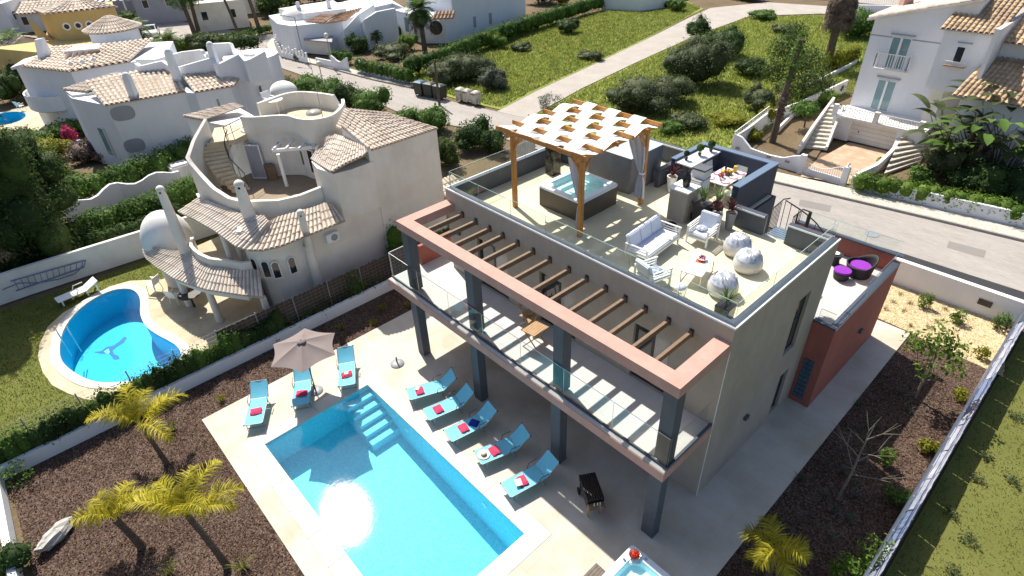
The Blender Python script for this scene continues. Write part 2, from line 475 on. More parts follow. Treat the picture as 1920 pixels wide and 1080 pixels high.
M['asphalt'] = ground('worn_road_surface', [(0.25,0.225,0.205),(0.35,0.32,0.295),(0.43,0.40,0.365)], 0.5, 9.0, 0.92, 0.25, 90, stretch=(0.35,1.6))
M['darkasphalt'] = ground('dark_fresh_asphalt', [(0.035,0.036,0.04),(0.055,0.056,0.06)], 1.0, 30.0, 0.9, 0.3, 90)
M['sidewalk'] = ground('pale_cobbled_pavement', [(0.42,0.385,0.32),(0.52,0.48,0.41),(0.60,0.56,0.49)], 1.0, 22.0, 0.9, 0.5, 30, vor=9.0)
M['kerb'] = surface('kerb_stone', (0.36,0.34,0.31), (0.28,0.265,0.24), 3.0, 0.9, 0.2, 60, 0.2)
M['dirtpath'] = ground('pale_gravel_track', [(0.30,0.27,0.235),(0.40,0.365,0.325),(0.47,0.435,0.39)], 0.6, 12.0, 0.95, 0.5, 30)
M['earth'] = ground('dry_earth', [(0.085,0.065,0.035),(0.15,0.11,0.065),(0.21,0.16,0.10)], 0.3, 6.0, 0.95, 0.6, 20)
M['lot'] = ground('rough_meadow', [(0.10,0.125,0.028),(0.18,0.225,0.048),(0.27,0.30,0.07),(0.34,0.285,0.13)], 0.22, 3.5, 0.95, 1.0, 9)
M['lawn'] = ground('mown_lawn', [(0.095,0.108,0.025),(0.15,0.16,0.04),(0.20,0.195,0.06)], 0.5, 22.0, 0.95, 0.8, 45)
M['lawn_l'] = ground('neighbour_lawn', [(0.07,0.09,0.018),(0.14,0.16,0.034),(0.22,0.22,0.06)], 0.45, 26.0, 0.95, 0.8, 45)
M['mulch'] = ground('bark_mulch', [(0.028,0.016,0.011),(0.066,0.040,0.029),(0.112,0.073,0.055),(0.20,0.145,0.115)], 0.7, 26.0, 0.95, 1.0, 26, vor=26.0)
M['gravel'] = ground('golden_gravel', [(0.30,0.215,0.11),(0.48,0.37,0.215),(0.62,0.51,0.33)], 0.6, 16.0, 0.95, 1.0, 22, vor=15.0)
M['chip'] = surface('bark_chips', (0.128,0.080,0.058), (0.062,0.038,0.027), 5.0, 0.95, 0, 50, 0.1, var=0.7)
M['pebble'] = surface('gravel_stones', (0.60,0.49,0.31), (0.46,0.35,0.20), 5.0, 0.9, 0, 50, 0.2, var=0.35)
M['rock'] = surface('pale_grey_rock', (0.50,0.49,0.46), (0.34,0.33,0.30), 4.0, 0.9, 0.5, 18, 0.2)
M['pool'] = pool_lining('pool_mosaic_ripple_light', (0.36,0.76,0.85), (0.20,0.58,0.72))  # speckle contrast also imitates light rippling over the pool floor
M['pool2'] = pool_lining('kidney_pool_mosaic', (0.07,0.56,0.76), (0.055,0.49,0.70))
M['water'] = water('pool_water', (0.60,0.915,0.98), 0.10, 0.016, 6.0)
M['water2'] = water('kidney_pool_water', (0.66,0.93,0.98), 0.1, 0.04, 2.0)
M['spawater'] = water('spa_water', (0.93,0.99,1.0), 0.08, 0.2, 5.0)
M['spashell'] = surface('pearl_spa_shell', (0.72,0.78,0.82), (0.64,0.71,0.76), 6.0, 0.35, 0, 50, 0.5)
M['spabasin'] = surface('blue_spa_basin', (0.60,0.83,0.88), (0.50,0.77,0.83), 6.0, 0.35, 0, 50, 0.5)
M['spacab'] = surface('brown_spa_cabinet', (0.105,0.085,0.062), (0.085,0.068,0.05), 2.0, 0.5, 0.05, 60, 0.4)
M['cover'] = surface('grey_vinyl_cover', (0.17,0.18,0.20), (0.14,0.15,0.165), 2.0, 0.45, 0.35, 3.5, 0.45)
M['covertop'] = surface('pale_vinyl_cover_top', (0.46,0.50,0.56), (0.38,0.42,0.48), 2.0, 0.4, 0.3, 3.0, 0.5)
M['glass'] = glassy('railing_glass', (0.90,0.965,0.95), 1.0)
M['glassedge'] = surface('glass_edge_green', (0.35,0.50,0.46), (0.30,0.44,0.40), 5.0, 0.2, 0, 50, 0.6)
M['glassblock'] = surface('blue_glass_block', (0.06,0.13,0.18), (0.04,0.09,0.13), 12.0, 0.12, 0.1, 30, 0.7)
M['sling'] = surface('turquoise_sling_fabric', (0.19,0.60,0.77), (0.165,0.55,0.73), 8.0, 0.75, 0.1, 150, 0.3)
M['towel'] = surface('raspberry_towel', (0.60,0.075,0.15), (0.46,0.045,0.10), 9.0, 0.95, 0.4, 60, 0.1)
M['towelblue'] = surface('royal_blue_towel', (0.02,0.05,0.36), (0.015,0.035,0.26), 9.0, 0.95, 0.4, 60, 0.1)
M['straw'] = surface('pale_straw', (0.74,0.69,0.58), (0.62,0.56,0.45), 25.0, 0.9, 0.4, 90, 0.1)
M['taupe'] = surface('taupe_parasol_cloth', (0.245,0.205,0.195), (0.22,0.183,0.175), 3.0, 0.9, 0.1, 120, 0.15)
M['cloth'] = surface('white_shade_cloth', (0.86,0.85,0.83), (0.82,0.81,0.79), 3.0, 0.9, 0.1, 40, 0.1)
M['voile'] = surface('white_voile_curtain', (0.70,0.69,0.74), (0.64,0.63,0.68), 4.0, 0.9, 0.2, 12, 0.1)
M['cushion'] = surface('pale_blue_white_cushion', (0.70,0.73,0.80), (0.64,0.67,0.75), 4.0, 0.9, 0.15, 30, 0.1)
M['plastic'] = surface('white_plastic', (0.82,0.82,0.80), (0.78,0.78,0.76), 5.0, 0.4, 0, 50, 0.45)
M['silver'] = surface('silver_vinyl_top', (0.74,0.76,0.80), (0.34,0.37,0.44), 4.5, 0.30, 0.9, 5, 0.6, metal=0.35, world_space=False)
M['beansilver'] = surface('silver_vinyl_side', (0.62,0.62,0.60), (0.52,0.52,0.51), 3.0, 0.42, 0.25, 4, 0.5, metal=0.15)
M['stonetop'] = surface('white_stone_top', (0.80,0.80,0.79), (0.75,0.75,0.74), 4.0, 0.4, 0, 50, 0.4)
M['marble'] = surface('black_marble', (0.018,0.018,0.018), (0.012,0.012,0.012), 2.0, 0.2, 0, 50, 0.6, c3=(0.17,0.15,0.12), scale2=2.2)
M['black'] = surface('black_gloss', (0.012,0.012,0.013), (0.009,0.009,0.01), 5.0, 0.2, 0, 50, 0.5)
M['rattan'] = surface('black_rattan', (0.035,0.033,0.035), (0.022,0.021,0.022), 30.0, 0.6, 0.6, 70, 0.35)
M['purple'] = surface('purple_cushion', (0.27,0.045,0.42), (0.22,0.035,0.35), 6.0, 0.9, 0.1, 60, 0.15)
M['redfruit'] = surface('red_fruit', (0.55,0.04,0.03), (0.45,0.03,0.025), 9.0, 0.4)
M['orange'] = surface('orange_fruit', (0.70,0.25,0.02), (0.6,0.2,0.02), 9.0, 0.5)
M['yellowf'] = surface('yellow_fruit', (0.72,0.50,0.05), (0.62,0.42,0.04), 9.0, 0.5)
M['pinkf'] = surface('pink_flowers', (0.62,0.14,0.26), (0.5,0.1,0.2), 9.0, 0.6)
M['bark'] = surface('grey_brown_bark', (0.15,0.115,0.085), (0.09,0.068,0.05), 9.0, 0.95, 0.6, 22, 0.1)
M['palebark'] = surface('pale_bark', (0.25,0.215,0.175), (0.19,0.16,0.13), 9.0, 0.95, 0.4, 22, 0.1)
M['deadfrond'] = leafy('dead_palm_fronds', [(0.084,0.06,0.042),(0.144,0.108,0.078),(0.204,0.156,0.114)], 0.1, 0.9)
M['leaf_mid'] = leafy('mid_green_leaves', [(0.05031,0.1006,0.02013),(0.09056,0.1711,0.0322),(0.151,0.2516,0.05635)])
M['leaf_dark'] = leafy('dark_green_leaves', [(0.02616,0.05232,0.0161),(0.0483,0.09056,0.02616),(0.08452,0.1368,0.03623)])
M['leaf_pine'] = leafy('pine_needles', [(0.0342,0.0646,0.019),(0.0646,0.1045,0.0266),(0.1102,0.152,0.0418)])
M['leaf_hedge'] = leafy('clipped_hedge_leaves', [(0.0368,0.0828,0.01472),(0.06992,0.138,0.02208),(0.1067,0.1932,0.03312)])
M['leaf_bright'] = leafy('bright_green_leaves', [(0.07425,0.1418,0.0189),(0.1283,0.216,0.0324),(0.189,0.27,0.04725)], 0.4)
M['leaf_yellow'] = leafy('yellow_green_leaves', [(0.138,0.161,0.0138),(0.23,0.2415,0.023),(0.3105,0.299,0.04025)], 0.4)
M['leaf_olive'] = leafy('grey_olive_leaves', [(0.0504,0.0696,0.0288),(0.09,0.1152,0.0504),(0.15,0.174,0.0864)], 0.38)
M['leaf_grey'] = leafy('silvery_bush_leaves', [(0.07,0.085,0.06),(0.115,0.13,0.095),(0.17,0.185,0.14)], 0.35)
M['leaf_pink'] = leafy('magenta_flowers', [(0.3,0.02,0.08),(0.42,0.03,0.14),(0.36,0.06,0.1)], 0.4)
M['leaf_brown'] = leafy('brown_twigs', [(0.104,0.078,0.065),(0.169,0.1235,0.104),(0.234,0.169,0.143)], 0.2)
M['frond_gold'] = leafy('golden_palm_leaflets', [(0.25,0.245,0.018),(0.42,0.37,0.03),(0.55,0.47,0.06)], 0.42, 0.45)
M['frond_green'] = leafy('palm_leaflets', [(0.056,0.104,0.0288),(0.096,0.16,0.0416),(0.152,0.224,0.0608)], 0.35)
M['frond_red'] = leafy('dark_red_sword_leaves', [(0.0585,0.0208,0.0234),(0.0975,0.0338,0.0351),(0.156,0.0585,0.052)], 0.3)
M['frond_lime'] = leafy('lime_striped_sword_leaves', [(0.15,0.22,0.08),(0.22,0.3,0.11),(0.3,0.36,0.17)], 0.35)
M['grassblade'] = leafy('grass_blades', [(0.14,0.205,0.038),(0.24,0.315,0.06),(0.36,0.40,0.10),(0.43,0.37,0.155)], 0.5, 0.8)
M['tuft'] = leafy('tuft_blades', [(0.104,0.1235,0.0325),(0.169,0.195,0.0455),(0.247,0.247,0.078)], 0.35, 0.7)
M['screen'] = surface('brown_shade_netting', (0.10,0.075,0.06), (0.07,0.052,0.042), 3.0, 0.9, 0.2, 90, 0.1)
M['wire'] = surface('galvanised_wire', (0.32,0.33,0.34), (0.26,0.27,0.28), 8.0, 0.5, 0, 50, 0.4)
M['net'] = surface('silver_shade_net', (0.46,0.48,0.54), (0.20,0.22,0.34), 1.6, 0.7, 0.4, 12, 0.2)
M['terracotta'] = surface('terracotta_paving', (0.45,0.32,0.22), (0.40,0.27,0.18), 3.0, 0.9, 0.2, 60, 0.2, c3=(0.50,0.40,0.29), scale2=1.2)
M['dumpster'] = surface('dark_green_bin_plastic', (0.035,0.042,0.035), (0.025,0.03,0.026), 3.0, 0.5)
M['bluelid'] = surface('blue_bin_lid', (0.03,0.09,0.16), (0.025,0.075,0.13), 3.0, 0.45)
M['binwhite'] = surface('dirty_white_bin', (0.62,0.60,0.54), (0.50,0.475,0.42), 3.0, 0.7, 0, 50, 0.3, c3=(0.36,0.31,0.25), scale2=2.0)
M['carwhite'] = surface('white_car_paint', (0.78,0.78,0.78), (0.74,0.74,0.74), 3.0, 0.25, 0, 50, 0.6)
M['cargrey'] = surface('grey_car_paint', (0.09,0.10,0.115), (0.07,0.08,0.095), 3.0, 0.25, 0, 50, 0.6)
M['rubber'] = surface('black_rubber', (0.02,0.02,0.02), (0.015,0.015,0.015), 5.0, 0.8)
M['lampglass'] = surface('cream_globe', (0.72,0.68,0.52), (0.68,0.64,0.48), 3.0, 0.3)
M['bluepaint'] = surface('faded_blue_paint', (0.14,0.18,0.31), (0.18,0.22,0.35), 3.0, 0.7)
M['dolphin'] = surface('dark_blue_mosaic', (0.03,0.16,0.40), (0.025,0.13,0.34), 12.0, 0.5)
M['dolphin2'] = surface('pale_mosaic', (0.42,0.66,0.72), (0.36,0.6,0.68), 12.0, 0.5)
M['greystucco'] = surface('grey_house_paint', (0.36,0.36,0.40), (0.31,0.31,0.345), 1.0, 0.9)
M['patch'] = ground('darker_road_patch', [(0.21,0.195,0.18),(0.27,0.25,0.235)], 1.0, 18.0, 0.92, 0.3, 90)
M['lawnblade'] = leafy('lawn_blades', [(0.09,0.11,0.022),(0.14,0.16,0.035),(0.19,0.19,0.055)], 0.5, 0.8)

# ------------------------------------------------------------------ ground, garden, streets
POOL = (0.09, -8.76, 8.77, -4.62)
pool_hole = [(POOL[0], POOL[1]), (POOL[2], POOL[1]), (POOL[2], POOL[3]), (POOL[0], POOL[3])]
KID = [(-14.048, -9.492), (-13.611, -9.253), (-12.923, -9.195), (-12.199, -9.322), (-11.358, -9.583), (-10.637, -9.681), (-9.92, -9.681), (-9.069, -9.509), (-8.3, -9.283), (-7.72, -9.144), (-7.031, -9.145), (-6.605, -9.367), (-6.408, -9.843), (-6.485, -10.485), (-6.7, -11.209), (-7.178, -11.854), (-7.759, -12.319), (-8.516, -12.635), (-9.486, -12.891), (-10.243, -12.976), (-10.999, -12.898), (-12.178, -12.598), (-12.921, -12.247), (-13.638, -11.731), (-14.143, -11.105), (-14.38, -10.452), (-14.348, -9.908)]
KID = [(x, y) for x, y in KID]
def smooth_loop(P, n=3):
    for _ in range(n):
        k = len(P)
        Q = []
        for i in range(k):
            a, b = P[i], P[(i+1) % k]
            Q += [(a[0]*.75+b[0]*.25, a[1]*.75+b[1]*.25), (a[0]*.25+b[0]*.75, a[1]*.25+b[1]*.75)]
        P = Q
    return P
def offset_loop(P, d):
    k = len(P); out = []
    ar = sum(P[i][0]*P[(i+1) % k][1]-P[(i+1) % k][0]*P[i][1] for i in range(k))
    sg = 1 if ar > 0 else -1
    for i in range(k):
        a, b = Vector(P[i-1]), Vector(P[(i+1) % k]); t = (b-a).normalized()
        out.append((P[i][0]+t.y*d*sg, P[i][1]-t.x*d*sg))
    return out
KID = smooth_loop(KID, 1)
if sum(KID[i][0]*KID[(i+1) % len(KID)][1]-KID[(i+1) % len(KID)][0]*KID[i][1] for i in range(len(KID))) < 0: KID = KID[::-1]
FARP = [(-51.2+2.1*math.cos(a*PI/12), -9.75+1.5*math.sin(a*PI/12)) for a in range(24)]

tag(sheet('ground', [(-420,-260),(260,-260),(260,420),(-420,420)], [pool_hole, KID, FARP], -0.12, M['earth']), kind='structure')
tag(sheet('garden_mulch', [(-4.6,-15.5),(15.95,-15.5),(15.95,13.0),(-4.6,13.0)], [pool_hole], -0.03, M['mulch']), kind='structure')
GRAV = [(10.937, 12.887), (13.162, 12.751), (14.496, 12.506), (15.828, 12.422), (16.448, 12.352), (15.9, 15.9), (8.0, 15.9)]
tag(sheet('gravel_bed', GRAV, [], -0.018, M['gravel']), kind='structure')
DX0, DX1, DY0, DY1 = -2.62, 13.25, -9.9, 12.66
tag(sheet('pool_deck', [(DX0,DY0),(DX1,DY0),(DX1,DY1),(DX0,DY1)], [[(POOL[0]-.55,POOL[1]-.55),(POOL[2]+.55,POOL[1]-.55),(POOL[2]+.55,POOL[3]+.55),(POOL[0]-.55,POOL[3]+.55)]], 0.0, M['deck'], 0.1), kind='structure')
tag(sheet('right_lawn', [(16.35,-40),(70,-40),(70,15.6),(16.35,15.6)], [], -0.04, M['lawn']), kind='structure')
tag(sheet('side_lawn', [(-4.5,5.5),(-0.4,5.5),(-0.4,15.5),(-4.5,15.5)], [], -0.022, M['lawn_l']), kind='structure')
# road: runs along x in front of the rear wall, bends to the upper left; track branches off to the north
ROAD = [(70,17.2),(16.2,17.2),(11,17.4),(3,16.9),(-8,16.6),(-17,16.1),(-25,14.3),(-31,14.6),(-40,14.4),(-52,14.0),(-62,12.6),(-75,11),(-100,8),(-100,14),(-75,17.5),(-63,21.5),(-62,19.2),(-55.5,16.3),(-47,16.9),(-36,18.0),(-31,18.9),(-24.7,19.1),(-18.3,20.2),(-8,21.0),(2.5,22.27),(11,23.6),(14.6,24.1),(70,33.0)]
tag(sheet('road', ROAD, [], -0.06, M['asphalt']), kind='structure')
tag(sheet('cross_street', [(-64,20),(-60,19),(-62,40),(-66,90),(-72,90)], [], -0.052, M['asphalt']), kind='structure')
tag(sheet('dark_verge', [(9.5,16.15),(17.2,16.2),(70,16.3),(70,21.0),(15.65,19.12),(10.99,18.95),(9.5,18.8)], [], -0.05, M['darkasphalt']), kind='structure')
tag(sheet('gravel_track', [(-20.0,19.9),(-21.5,26),(-23.0,34.0),(-25.8,48),(-28.5,60),(-30,68),(-26,76),(10,84),(10,77),(-17,72.5),(-23.2,66),(-22.4,52),(-20.4,38),(-18.9,29),(-16.9,20.3)], [], -0.046, M['dirtpath']), kind='structure')
tag(sheet('far_street', [(-120,76),(80,88),(80,94),(-120,84)], [], -0.04, M['dirtpath']), kind='structure')
tag(sheet('vacant_lot', [(-36.2,22.6),(-31,19.6),(-25,19.8),(-20.2,20.4),(-21.6,26),(-23.1,34.0),(-25.9,48),(-28.8,60),(-30.5,67),(-36,71),(-41,66),(-40.6,45),(-38.8,33)], [], -0.07, M['lot']), kind='structure')
tag(sheet('meadow', [(-16.9,20.6),(-8,21.4),(-2.2,22.4),(-2.2,30),(-0.5,45),(4,60),(9,76),(-17,71.5),(-23.0,65),(-22.3,52),(-20.3,38),(-18.8,29)], [], -0.074, M['lot']), kind='structure')
# pavements with kerbs
def pavement(pts, w, side=1):
    mb = MB(); P = [Vector(q) for q in pts]
    inner = [(q.x, q.y) for q in P]
    mb2 = MB(); mb2.wall(inner, 0.14, -0.06, 0.07)
    o2 = mb2.build('kerb', M['kerb']); tag(o2, kind='structure')
    out = []
    for i, q in enumerate(P):
        t = (P[min(i+1, len(P)-1)]-P[max(i-1, 0)]).normalized()
        out.append((q.x-t.y*w*side, q.y+t.x*w*side))
    off = []
    for i, q in enumerate(P):
        t = (P[min(i+1, len(P)-1)]-P[max(i-1, 0)]).normalized()
        off.append((q.x-t.y*.072*side, q.y+t.x*.072*side))
    tag(sheet('pavement', off+out[::-1], [], 0.062, M['sidewalk'], 0.12), kind='structure')
pavement([(-1.5,21.7),(2.5,22.27),(11,23.6),(14.6,24.1),(30,26.5),(60,31)], 1.35)
pavement([(-63.4,20.6),(-61.4,18.9),(-59,17.4),(-55.6,16.4),(-47,17.0),(-36,18.1),(-31,19.0)], 1.0)
# left neighbour's garden
tag(sheet('neighbour_lawn', [(-16.6,-30),(-5.3,-30),(-5.3,-5),(-7,6),(-16,6)], [KID], -0.035, M['lawn_l']), kind='structure')
PAT = [(-14.658, -9.191), (-14.844, -10.077), (-14.406, -11.184), (-14.004, -12.181), (-13.279, -12.915), (-12.099, -13.407), (-11.151, -13.615), (-9.873, -13.652), (-8.719, -13.522), (-7.754, -13.169), (-6.896, -12.745)]
PAT = PAT + [(-5.4,-11.6),(-5.4,-3.0),(-13.5,-3.0),(-13.6,-8.0)]
tag(sheet('kidney_patio', PAT, [KID], -0.012, M['patio'], 0.08), kind='structure')
tag(sheet('courtyard', [(-34,-12),(-17.1,-14),(-17.1,6),(-30,8)], [], -0.05, M['earth']), kind='structure')
tag(sheet('far_patio', [(-53.5,-12.5),(-46,-12.5),(-44.5,-7),(-49,-6),(-54,-7.5)], [FARP], -0.05, M['patio']), kind='structure')

# ------------------------------------------------------------------ main swimming pool
pool = thing('swimming_pool', 'rectangular pale turquoise swimming pool set into the stone deck in front of the villa', 'swimming pool', (4.4,-6.7,0))
x0, y0, x1, y1 = POOL
PF = -1.95
b = MB(); b.panel('x', x0-.12, x0, y0-.12, y1+.12, PF-.1, -0.02, []); b.panel('x', x1, x1+.12, y0-.12, y1+.12, PF-.1, -0.02, [])
b.box(x0, y0-.12, PF-.1, x1, y0, -0.02); b.box(x0, y1, PF-.1, x1, y1+.12, -0.02)
b.build('basin_wall', M['pool'], pool)
MB().add([(x0,y0,PF-.12),(x1,y0,PF-.12),(x1,y1,PF-.12),(x0,y1,PF-.12),(x0,y0,-1.2),(x1,y0,-1.85),(x1,y1,-1.85),(x0,y1,-1.2)],[(0,3,2,1),(4,5,6,7),(0,1,5,4),(1,2,6,5),(2,3,7,6),(3,0,4,7)]).build('basin_floor', M['pool'], pool)
for i in range(5):
    MB().box(x0+.004+.37*i+(.0 if i == 0 else .002), y1-1.14, -1.5, x0+.37*(i+1), y1-.004, -0.26-.185*i).build('step', M['pool'], pool)
b = MB().quad((x0,y0,-.055),(x1,y0,-.055),(x1,y1,-.055),(x0,y1,-.055)); b.build('water', M['water'], pool)
def coping_run(ax, a0, a1, c0, c1, n):
    for i in range(n):
        s0 = a0+(a1-a0)*i/n+(.004 if i else 0); s1 = a0+(a1-a0)*(i+1)/n
        b = MB()
        if ax == 'x': b.box(s0, c0, -.07, s1, c1, .006)
        else: b.box(c0, s0, -.07, c1, s1, .006)
        b.build('coping_slab', M['coping'], pool, bevel=.008)
coping_run('x', x0-.545, x1+.545, y1-.03, y1+.545, 8)
coping_run('x', x0-.545, x1+.545, y0-.545, y0+.03, 8)
coping_run('y', y0+.034, y1-.034, x0-.545, x0+.03, 4)
coping_run('y', y0+.034, y1-.034, x1-.03, x1+.545, 4)
for xx in (2.6, 6.9):
    MB().tube([(xx,y1-.03,-.55),(xx,y1-.001,-.55)], .11, 14).build('pool_lamp', M['trim'], pool)

# ------------------------------------------------------------------ the villa
W, FB, D = 11.486, 5.84, 5.9
vil = thing('villa', 'modern flat roofed villa with terracotta pergola frame, slate columns and furnished roof terrace', 'villa', (5.7,3.0,0))
b = MB()
b.box(.0, .2, 0, W-.2, D, 5.8)                               # core
doors_up = [(1.62,3.22,3.1,5.14),(4.78,6.42,3.1,5.14),(8.62,9.86,3.1,5.14)]
doors_dn = [(1.2,3.4,0,2.2),(4.7,6.9,0,2.2),(8.2,10.4,0,2.2)]
b.panel('y', 0, .2, 0, W, 0, 5.8, doors_up+doors_dn)
wins = [(3.95,4.75,3.12,5.28),(4.35,4.95,.22,2.02)]
b.panel('x', W-.2, W, .2, D, 0, 5.8, wins)
b.build('wall', M['stucco'], vil)
MB().box(W-.012, -.006, 0, W+.006, .012, 5.8).build('corner_bead', M['stonetop'], vil)
for u0, u1, z0, z1 in doors_up+doors_dn:
    f = MB(); f.box(u0+.002, .10, z0+.005, u0+.07, .16, z1-.002); f.box(u1-.07, .10, z0+.005, u1-.002, .16, z1-.002); f.box(u0+.07, .10, z1-.075, u1-.07, .16, z1-.002); f.box(u0+.07, .10, z0+.005, u1-.07, .16, z0+.06)
    um = (u0+u1)/2; f.box(um-.04, .102, z0+.06, um+.04, .162, z1-.075)
    d = f.build('sliding_door', M['frame'], vil)
    MB().box(u0+.07, .125, z0+.06, um-.04, .135, z1-.075).build('pane', M['pane'], d)
    MB().box(um+.04, .125, z0+.06, u1-.07, .135, z1-.075).build('pane', M['curtain_pane'], d)
for u0, u1, z0, z1 in wins:
    f = MB(); f.box(W-.13, u0+.002, z0+.002, W-.09, u0+.05, z1-.002); f.box(W-.13, u1-.05, z0+.002, W-.09, u1-.002, z1-.002); f.box(W-.13, u0+.05, z0+.002, W-.09, u1-.05, z0+.05); f.box(W-.13, u0+.05, z1-.05, W-.09, u1-.05, z1-.002)
    f.box(W-.13, u0+.05, z0+(z1-z0)*.55-.02, W-.09, u1-.05, z0+(z1-z0)*.55+.02)
    d = f.build('window', M['frame'], vil)
    MB().box(W-.12, u0+.05, z0+.05, W-.105, u1-.05, z0+(z1-z0)*.55-.02).build('pane', M['pane'], d)
    MB().box(W-.12, u0+.05, z0+(z1-z0)*.55+.02, W-.105, u1-.05, z1-.05).build('pane', M['pane'], d)
# balcony
MB().box(-1.23, -2.275, 2.77, W, -.003, 3.085).box(-1.23, .0, 2.77, -.003, 1.6, 3.085).build('balcony_slab', M['pink'], vil)
MB().box(-1.20, -2.25, 3.087, W-.02, -.004, 3.105).box(-1.20, .0, 3.087, -.004, 1.58, 3.105).build('balcony_floor', M['balctile'], vil)
MB().box(-1.2, -.79, 3.108, -1.05, 1.58, 3.97).box(-1.046, 1.44, 3.108, -.004, 1.58, 3.97).build('balcony_side_wall', M['red'], vil)
MB().box(-1.19, -2.12, 3.108, W-.02, -2.07, 3.19).build('balcony_kerb', M['cap'], vil)
MB().box(W-.09, -2.06, 3.108, W-.02, -.01, 3.19).build('balcony_kerb', M['cap'], vil)
CX = [.343, 3.891, 7.775, 11.408]
for cx in CX:
    MB().box(cx-.397, -2.145, 0, cx, -1.81, 2.765).build('column', M['slate'], vil, bevel=.01)
    MB().box(cx-.397, -2.06, 3.192, cx, -1.72, 5.755).build('column', M['slate'], vil, bevel=.01)
zf0, zf1 = 5.757, 6.075
b = MB(); b.box(0, -2.214, zf0, W, -1.772, zf1); b.box(0, -1.77, zf0, .442, -.003, zf1); b.box(W-.442, -1.77, zf0, W, -.003, zf1)
b.build('pergola_frame', M['pink'], vil)
for x in [0.928, 1.676, 2.414, 3.095, 3.824, 4.546, 5.282, 6.094, 6.801, 7.536, 8.24, 8.934, 9.685, 10.383]:
    r = MB().box(x-.05, -1.768, 5.70, x+.05, -.03, 5.86).build('rafter', M['brownwood'], vil, bevel=.006)
    MB().box(x-.065, -.028, 5.68, x+.065, -.003, 5.92).build('beam_shoe', M['darkmetal'], r)
# roof terrace
TF = 5.86
MB().box(.2, .2, 5.803, W-.2, D-.02, TF).box(2.1, D-.018, 5.803, 8.1, 8.6, TF).build('terrace_floor', M['terrace'], vil)
b = MB(); b.box(0, 0, 5.803, W, .1, 6.5); b.box(W-.1, .102, 5.803, W, D-.1, 6.5); b.box(0, .102, 5.803, .1, D-.1, 6.5)
b.box(0, D-.098, 5.803, 1.9, D, 6.5); b.box(8.2, D-.098, 5.803, 9.25, D, 6.5); b.box(10.0, D-.098, 5.803, W, D, 6.5)
b.build('parapet', M['stucco'], vil)
b = MB(); b.box(.102, .102, 5.863, W-.102, .196, 6.5); b.box(W-.196, .198, 5.863, W-.102, D-.2, 6.5); b.box(.102, .198, 5.863, .196, D-.2, 6.5)
b.box(.102, D-.198, 5.863, 1.9, D-.1, 6.5); b.box(8.2, D-.198, 5.863, 9.25, D-.1, 6.5); b.box(10.0, D-.198, 5.863, W-.102, D-.1, 6.5)
b.build('parapet_lining', M['slate'], vil)
b = MB(); b.box(.03, .03, 6.502, W-.03, .23, 6.56); b.box(W-.23, .232, 6.502, W-.03, D-.232, 6.56); b.box(.03, .232, 6.502, .23, D-.232, 6.56)
b.box(.03, D-.23, 6.502, 1.9, D-.03, 6.56); b.box(8.2, D-.23, 6.502, 9.25, D-.03, 6.56); b.box(10.0, D-.23, 6.502, W-.03, D-.03, 6.56)
b.build('parapet_cap', M['cap'], vil)
b = MB(); b.box(-.015, -.015, 6.502, W+.015, .028, 6.555); b.box(W-.028, .03, 6.502, W+.015, D+.015, 6.555); b.box(-.015, .03, 6.502, .028, D+.015, 6.555)
b.box(.03, D-.028, 6.502, 1.9, D+.015, 6.555); b.box(8.2, D-.25, 6.502, 9.25, D-.232, 6.555); b.box(10.0, D-.25, 6.502, W-.232, D-.232, 6.555)
b.build('white_rim', M['stonetop'], vil)
# rear wing under the dining corner
b = MB(); b.box(1.9, D+.002, 0, 8.2, 8.8, 5.8); b.build('rear_wing', M['navy'], vil)
b = MB(); b.box(1.9, 8.6, 5.803, 5.0, 8.8, 6.5); b.box(1.9, D+.002, 5.803, 2.1, 8.598, 6.5); b.box(4.58, 6.35, TF, 4.76, 8.598, 6.5); b.build('parapet', M['slate'], vil)
MB().box(1.93, 8.63, 6.502, 4.96, 8.79, 6.56).box(1.93, D+.1, 6.502, 2.13, 8.628, 6.56).box(4.56, 6.33, 6.502, 4.78, 8.628, 6.56).build('parapet_cap', M['cap'], vil)
MB().box(4.54, 8.6, 6.502, 2.135, 8.628, 6.56).build('white_rim', M['stonetop'], vil)
NZ = 6.98
b = MB(); b.box(5.0, 8.6, 5.803, 8.0, 8.82, NZ); b.box(7.78, 6.12, 5.803, 8.0, 8.598, NZ); b.box(4.98, 6.7, 5.803, 5.16, 8.598, NZ); b.build('dining_screen_wall', M['navy'], vil)
b = MB(); b.box(4.96, 8.58, NZ+.002, 8.03, 8.84, NZ+.045); b.box(7.76, 6.10, NZ+.002, 8.03, 8.578, NZ+.045); b.box(4.96, 6.68, NZ+.002, 5.165, 8.578, NZ+.045); b.build('screen_wall_cap', surface('blue_grey_cap', (0.13,0.19,0.28), (0.11,0.16,0.24), 3, .5), vil)
MB().box(5.17, 6.70, TF, 5.82, 8.596, 6.88).build('plinth', M['navy'], vil)
MB().box(5.168, 6.66, 6.883, 5.86, 8.598, 6.93).build('plinth_top', M['stonetop'], vil)
# chimney-like barbecue and counter
b = MB(); b.box(6.36, 4.62, TF, 7.02, 5.28, 6.98); b.build('bar_counter', M['stucco'], vil)
MB().box(6.30, 4.56, 6.983, 7.08, 5.34, 7.03).build('counter_top', M['stonetop'], vil)
b = MB(); b.box(6.42, 5.36, TF, 7.0, 6.0, 7.1); b.build('oven_base', M['white'], vil)
MB().box(6.40, 5.36, 7.103, 7.02, 6.02, 7.14).build('oven_shelf', M['greymetal'], vil)
MB().box(6.55, 5.55, 7.143, 7.0, 6.0, 7.42).build('oven_hood', M['white'], vil)
MB().box(6.53, 5.53, 7.423, 7.02, 6.02, 7.48).build('oven_hood_cap', M['slate'], vil)
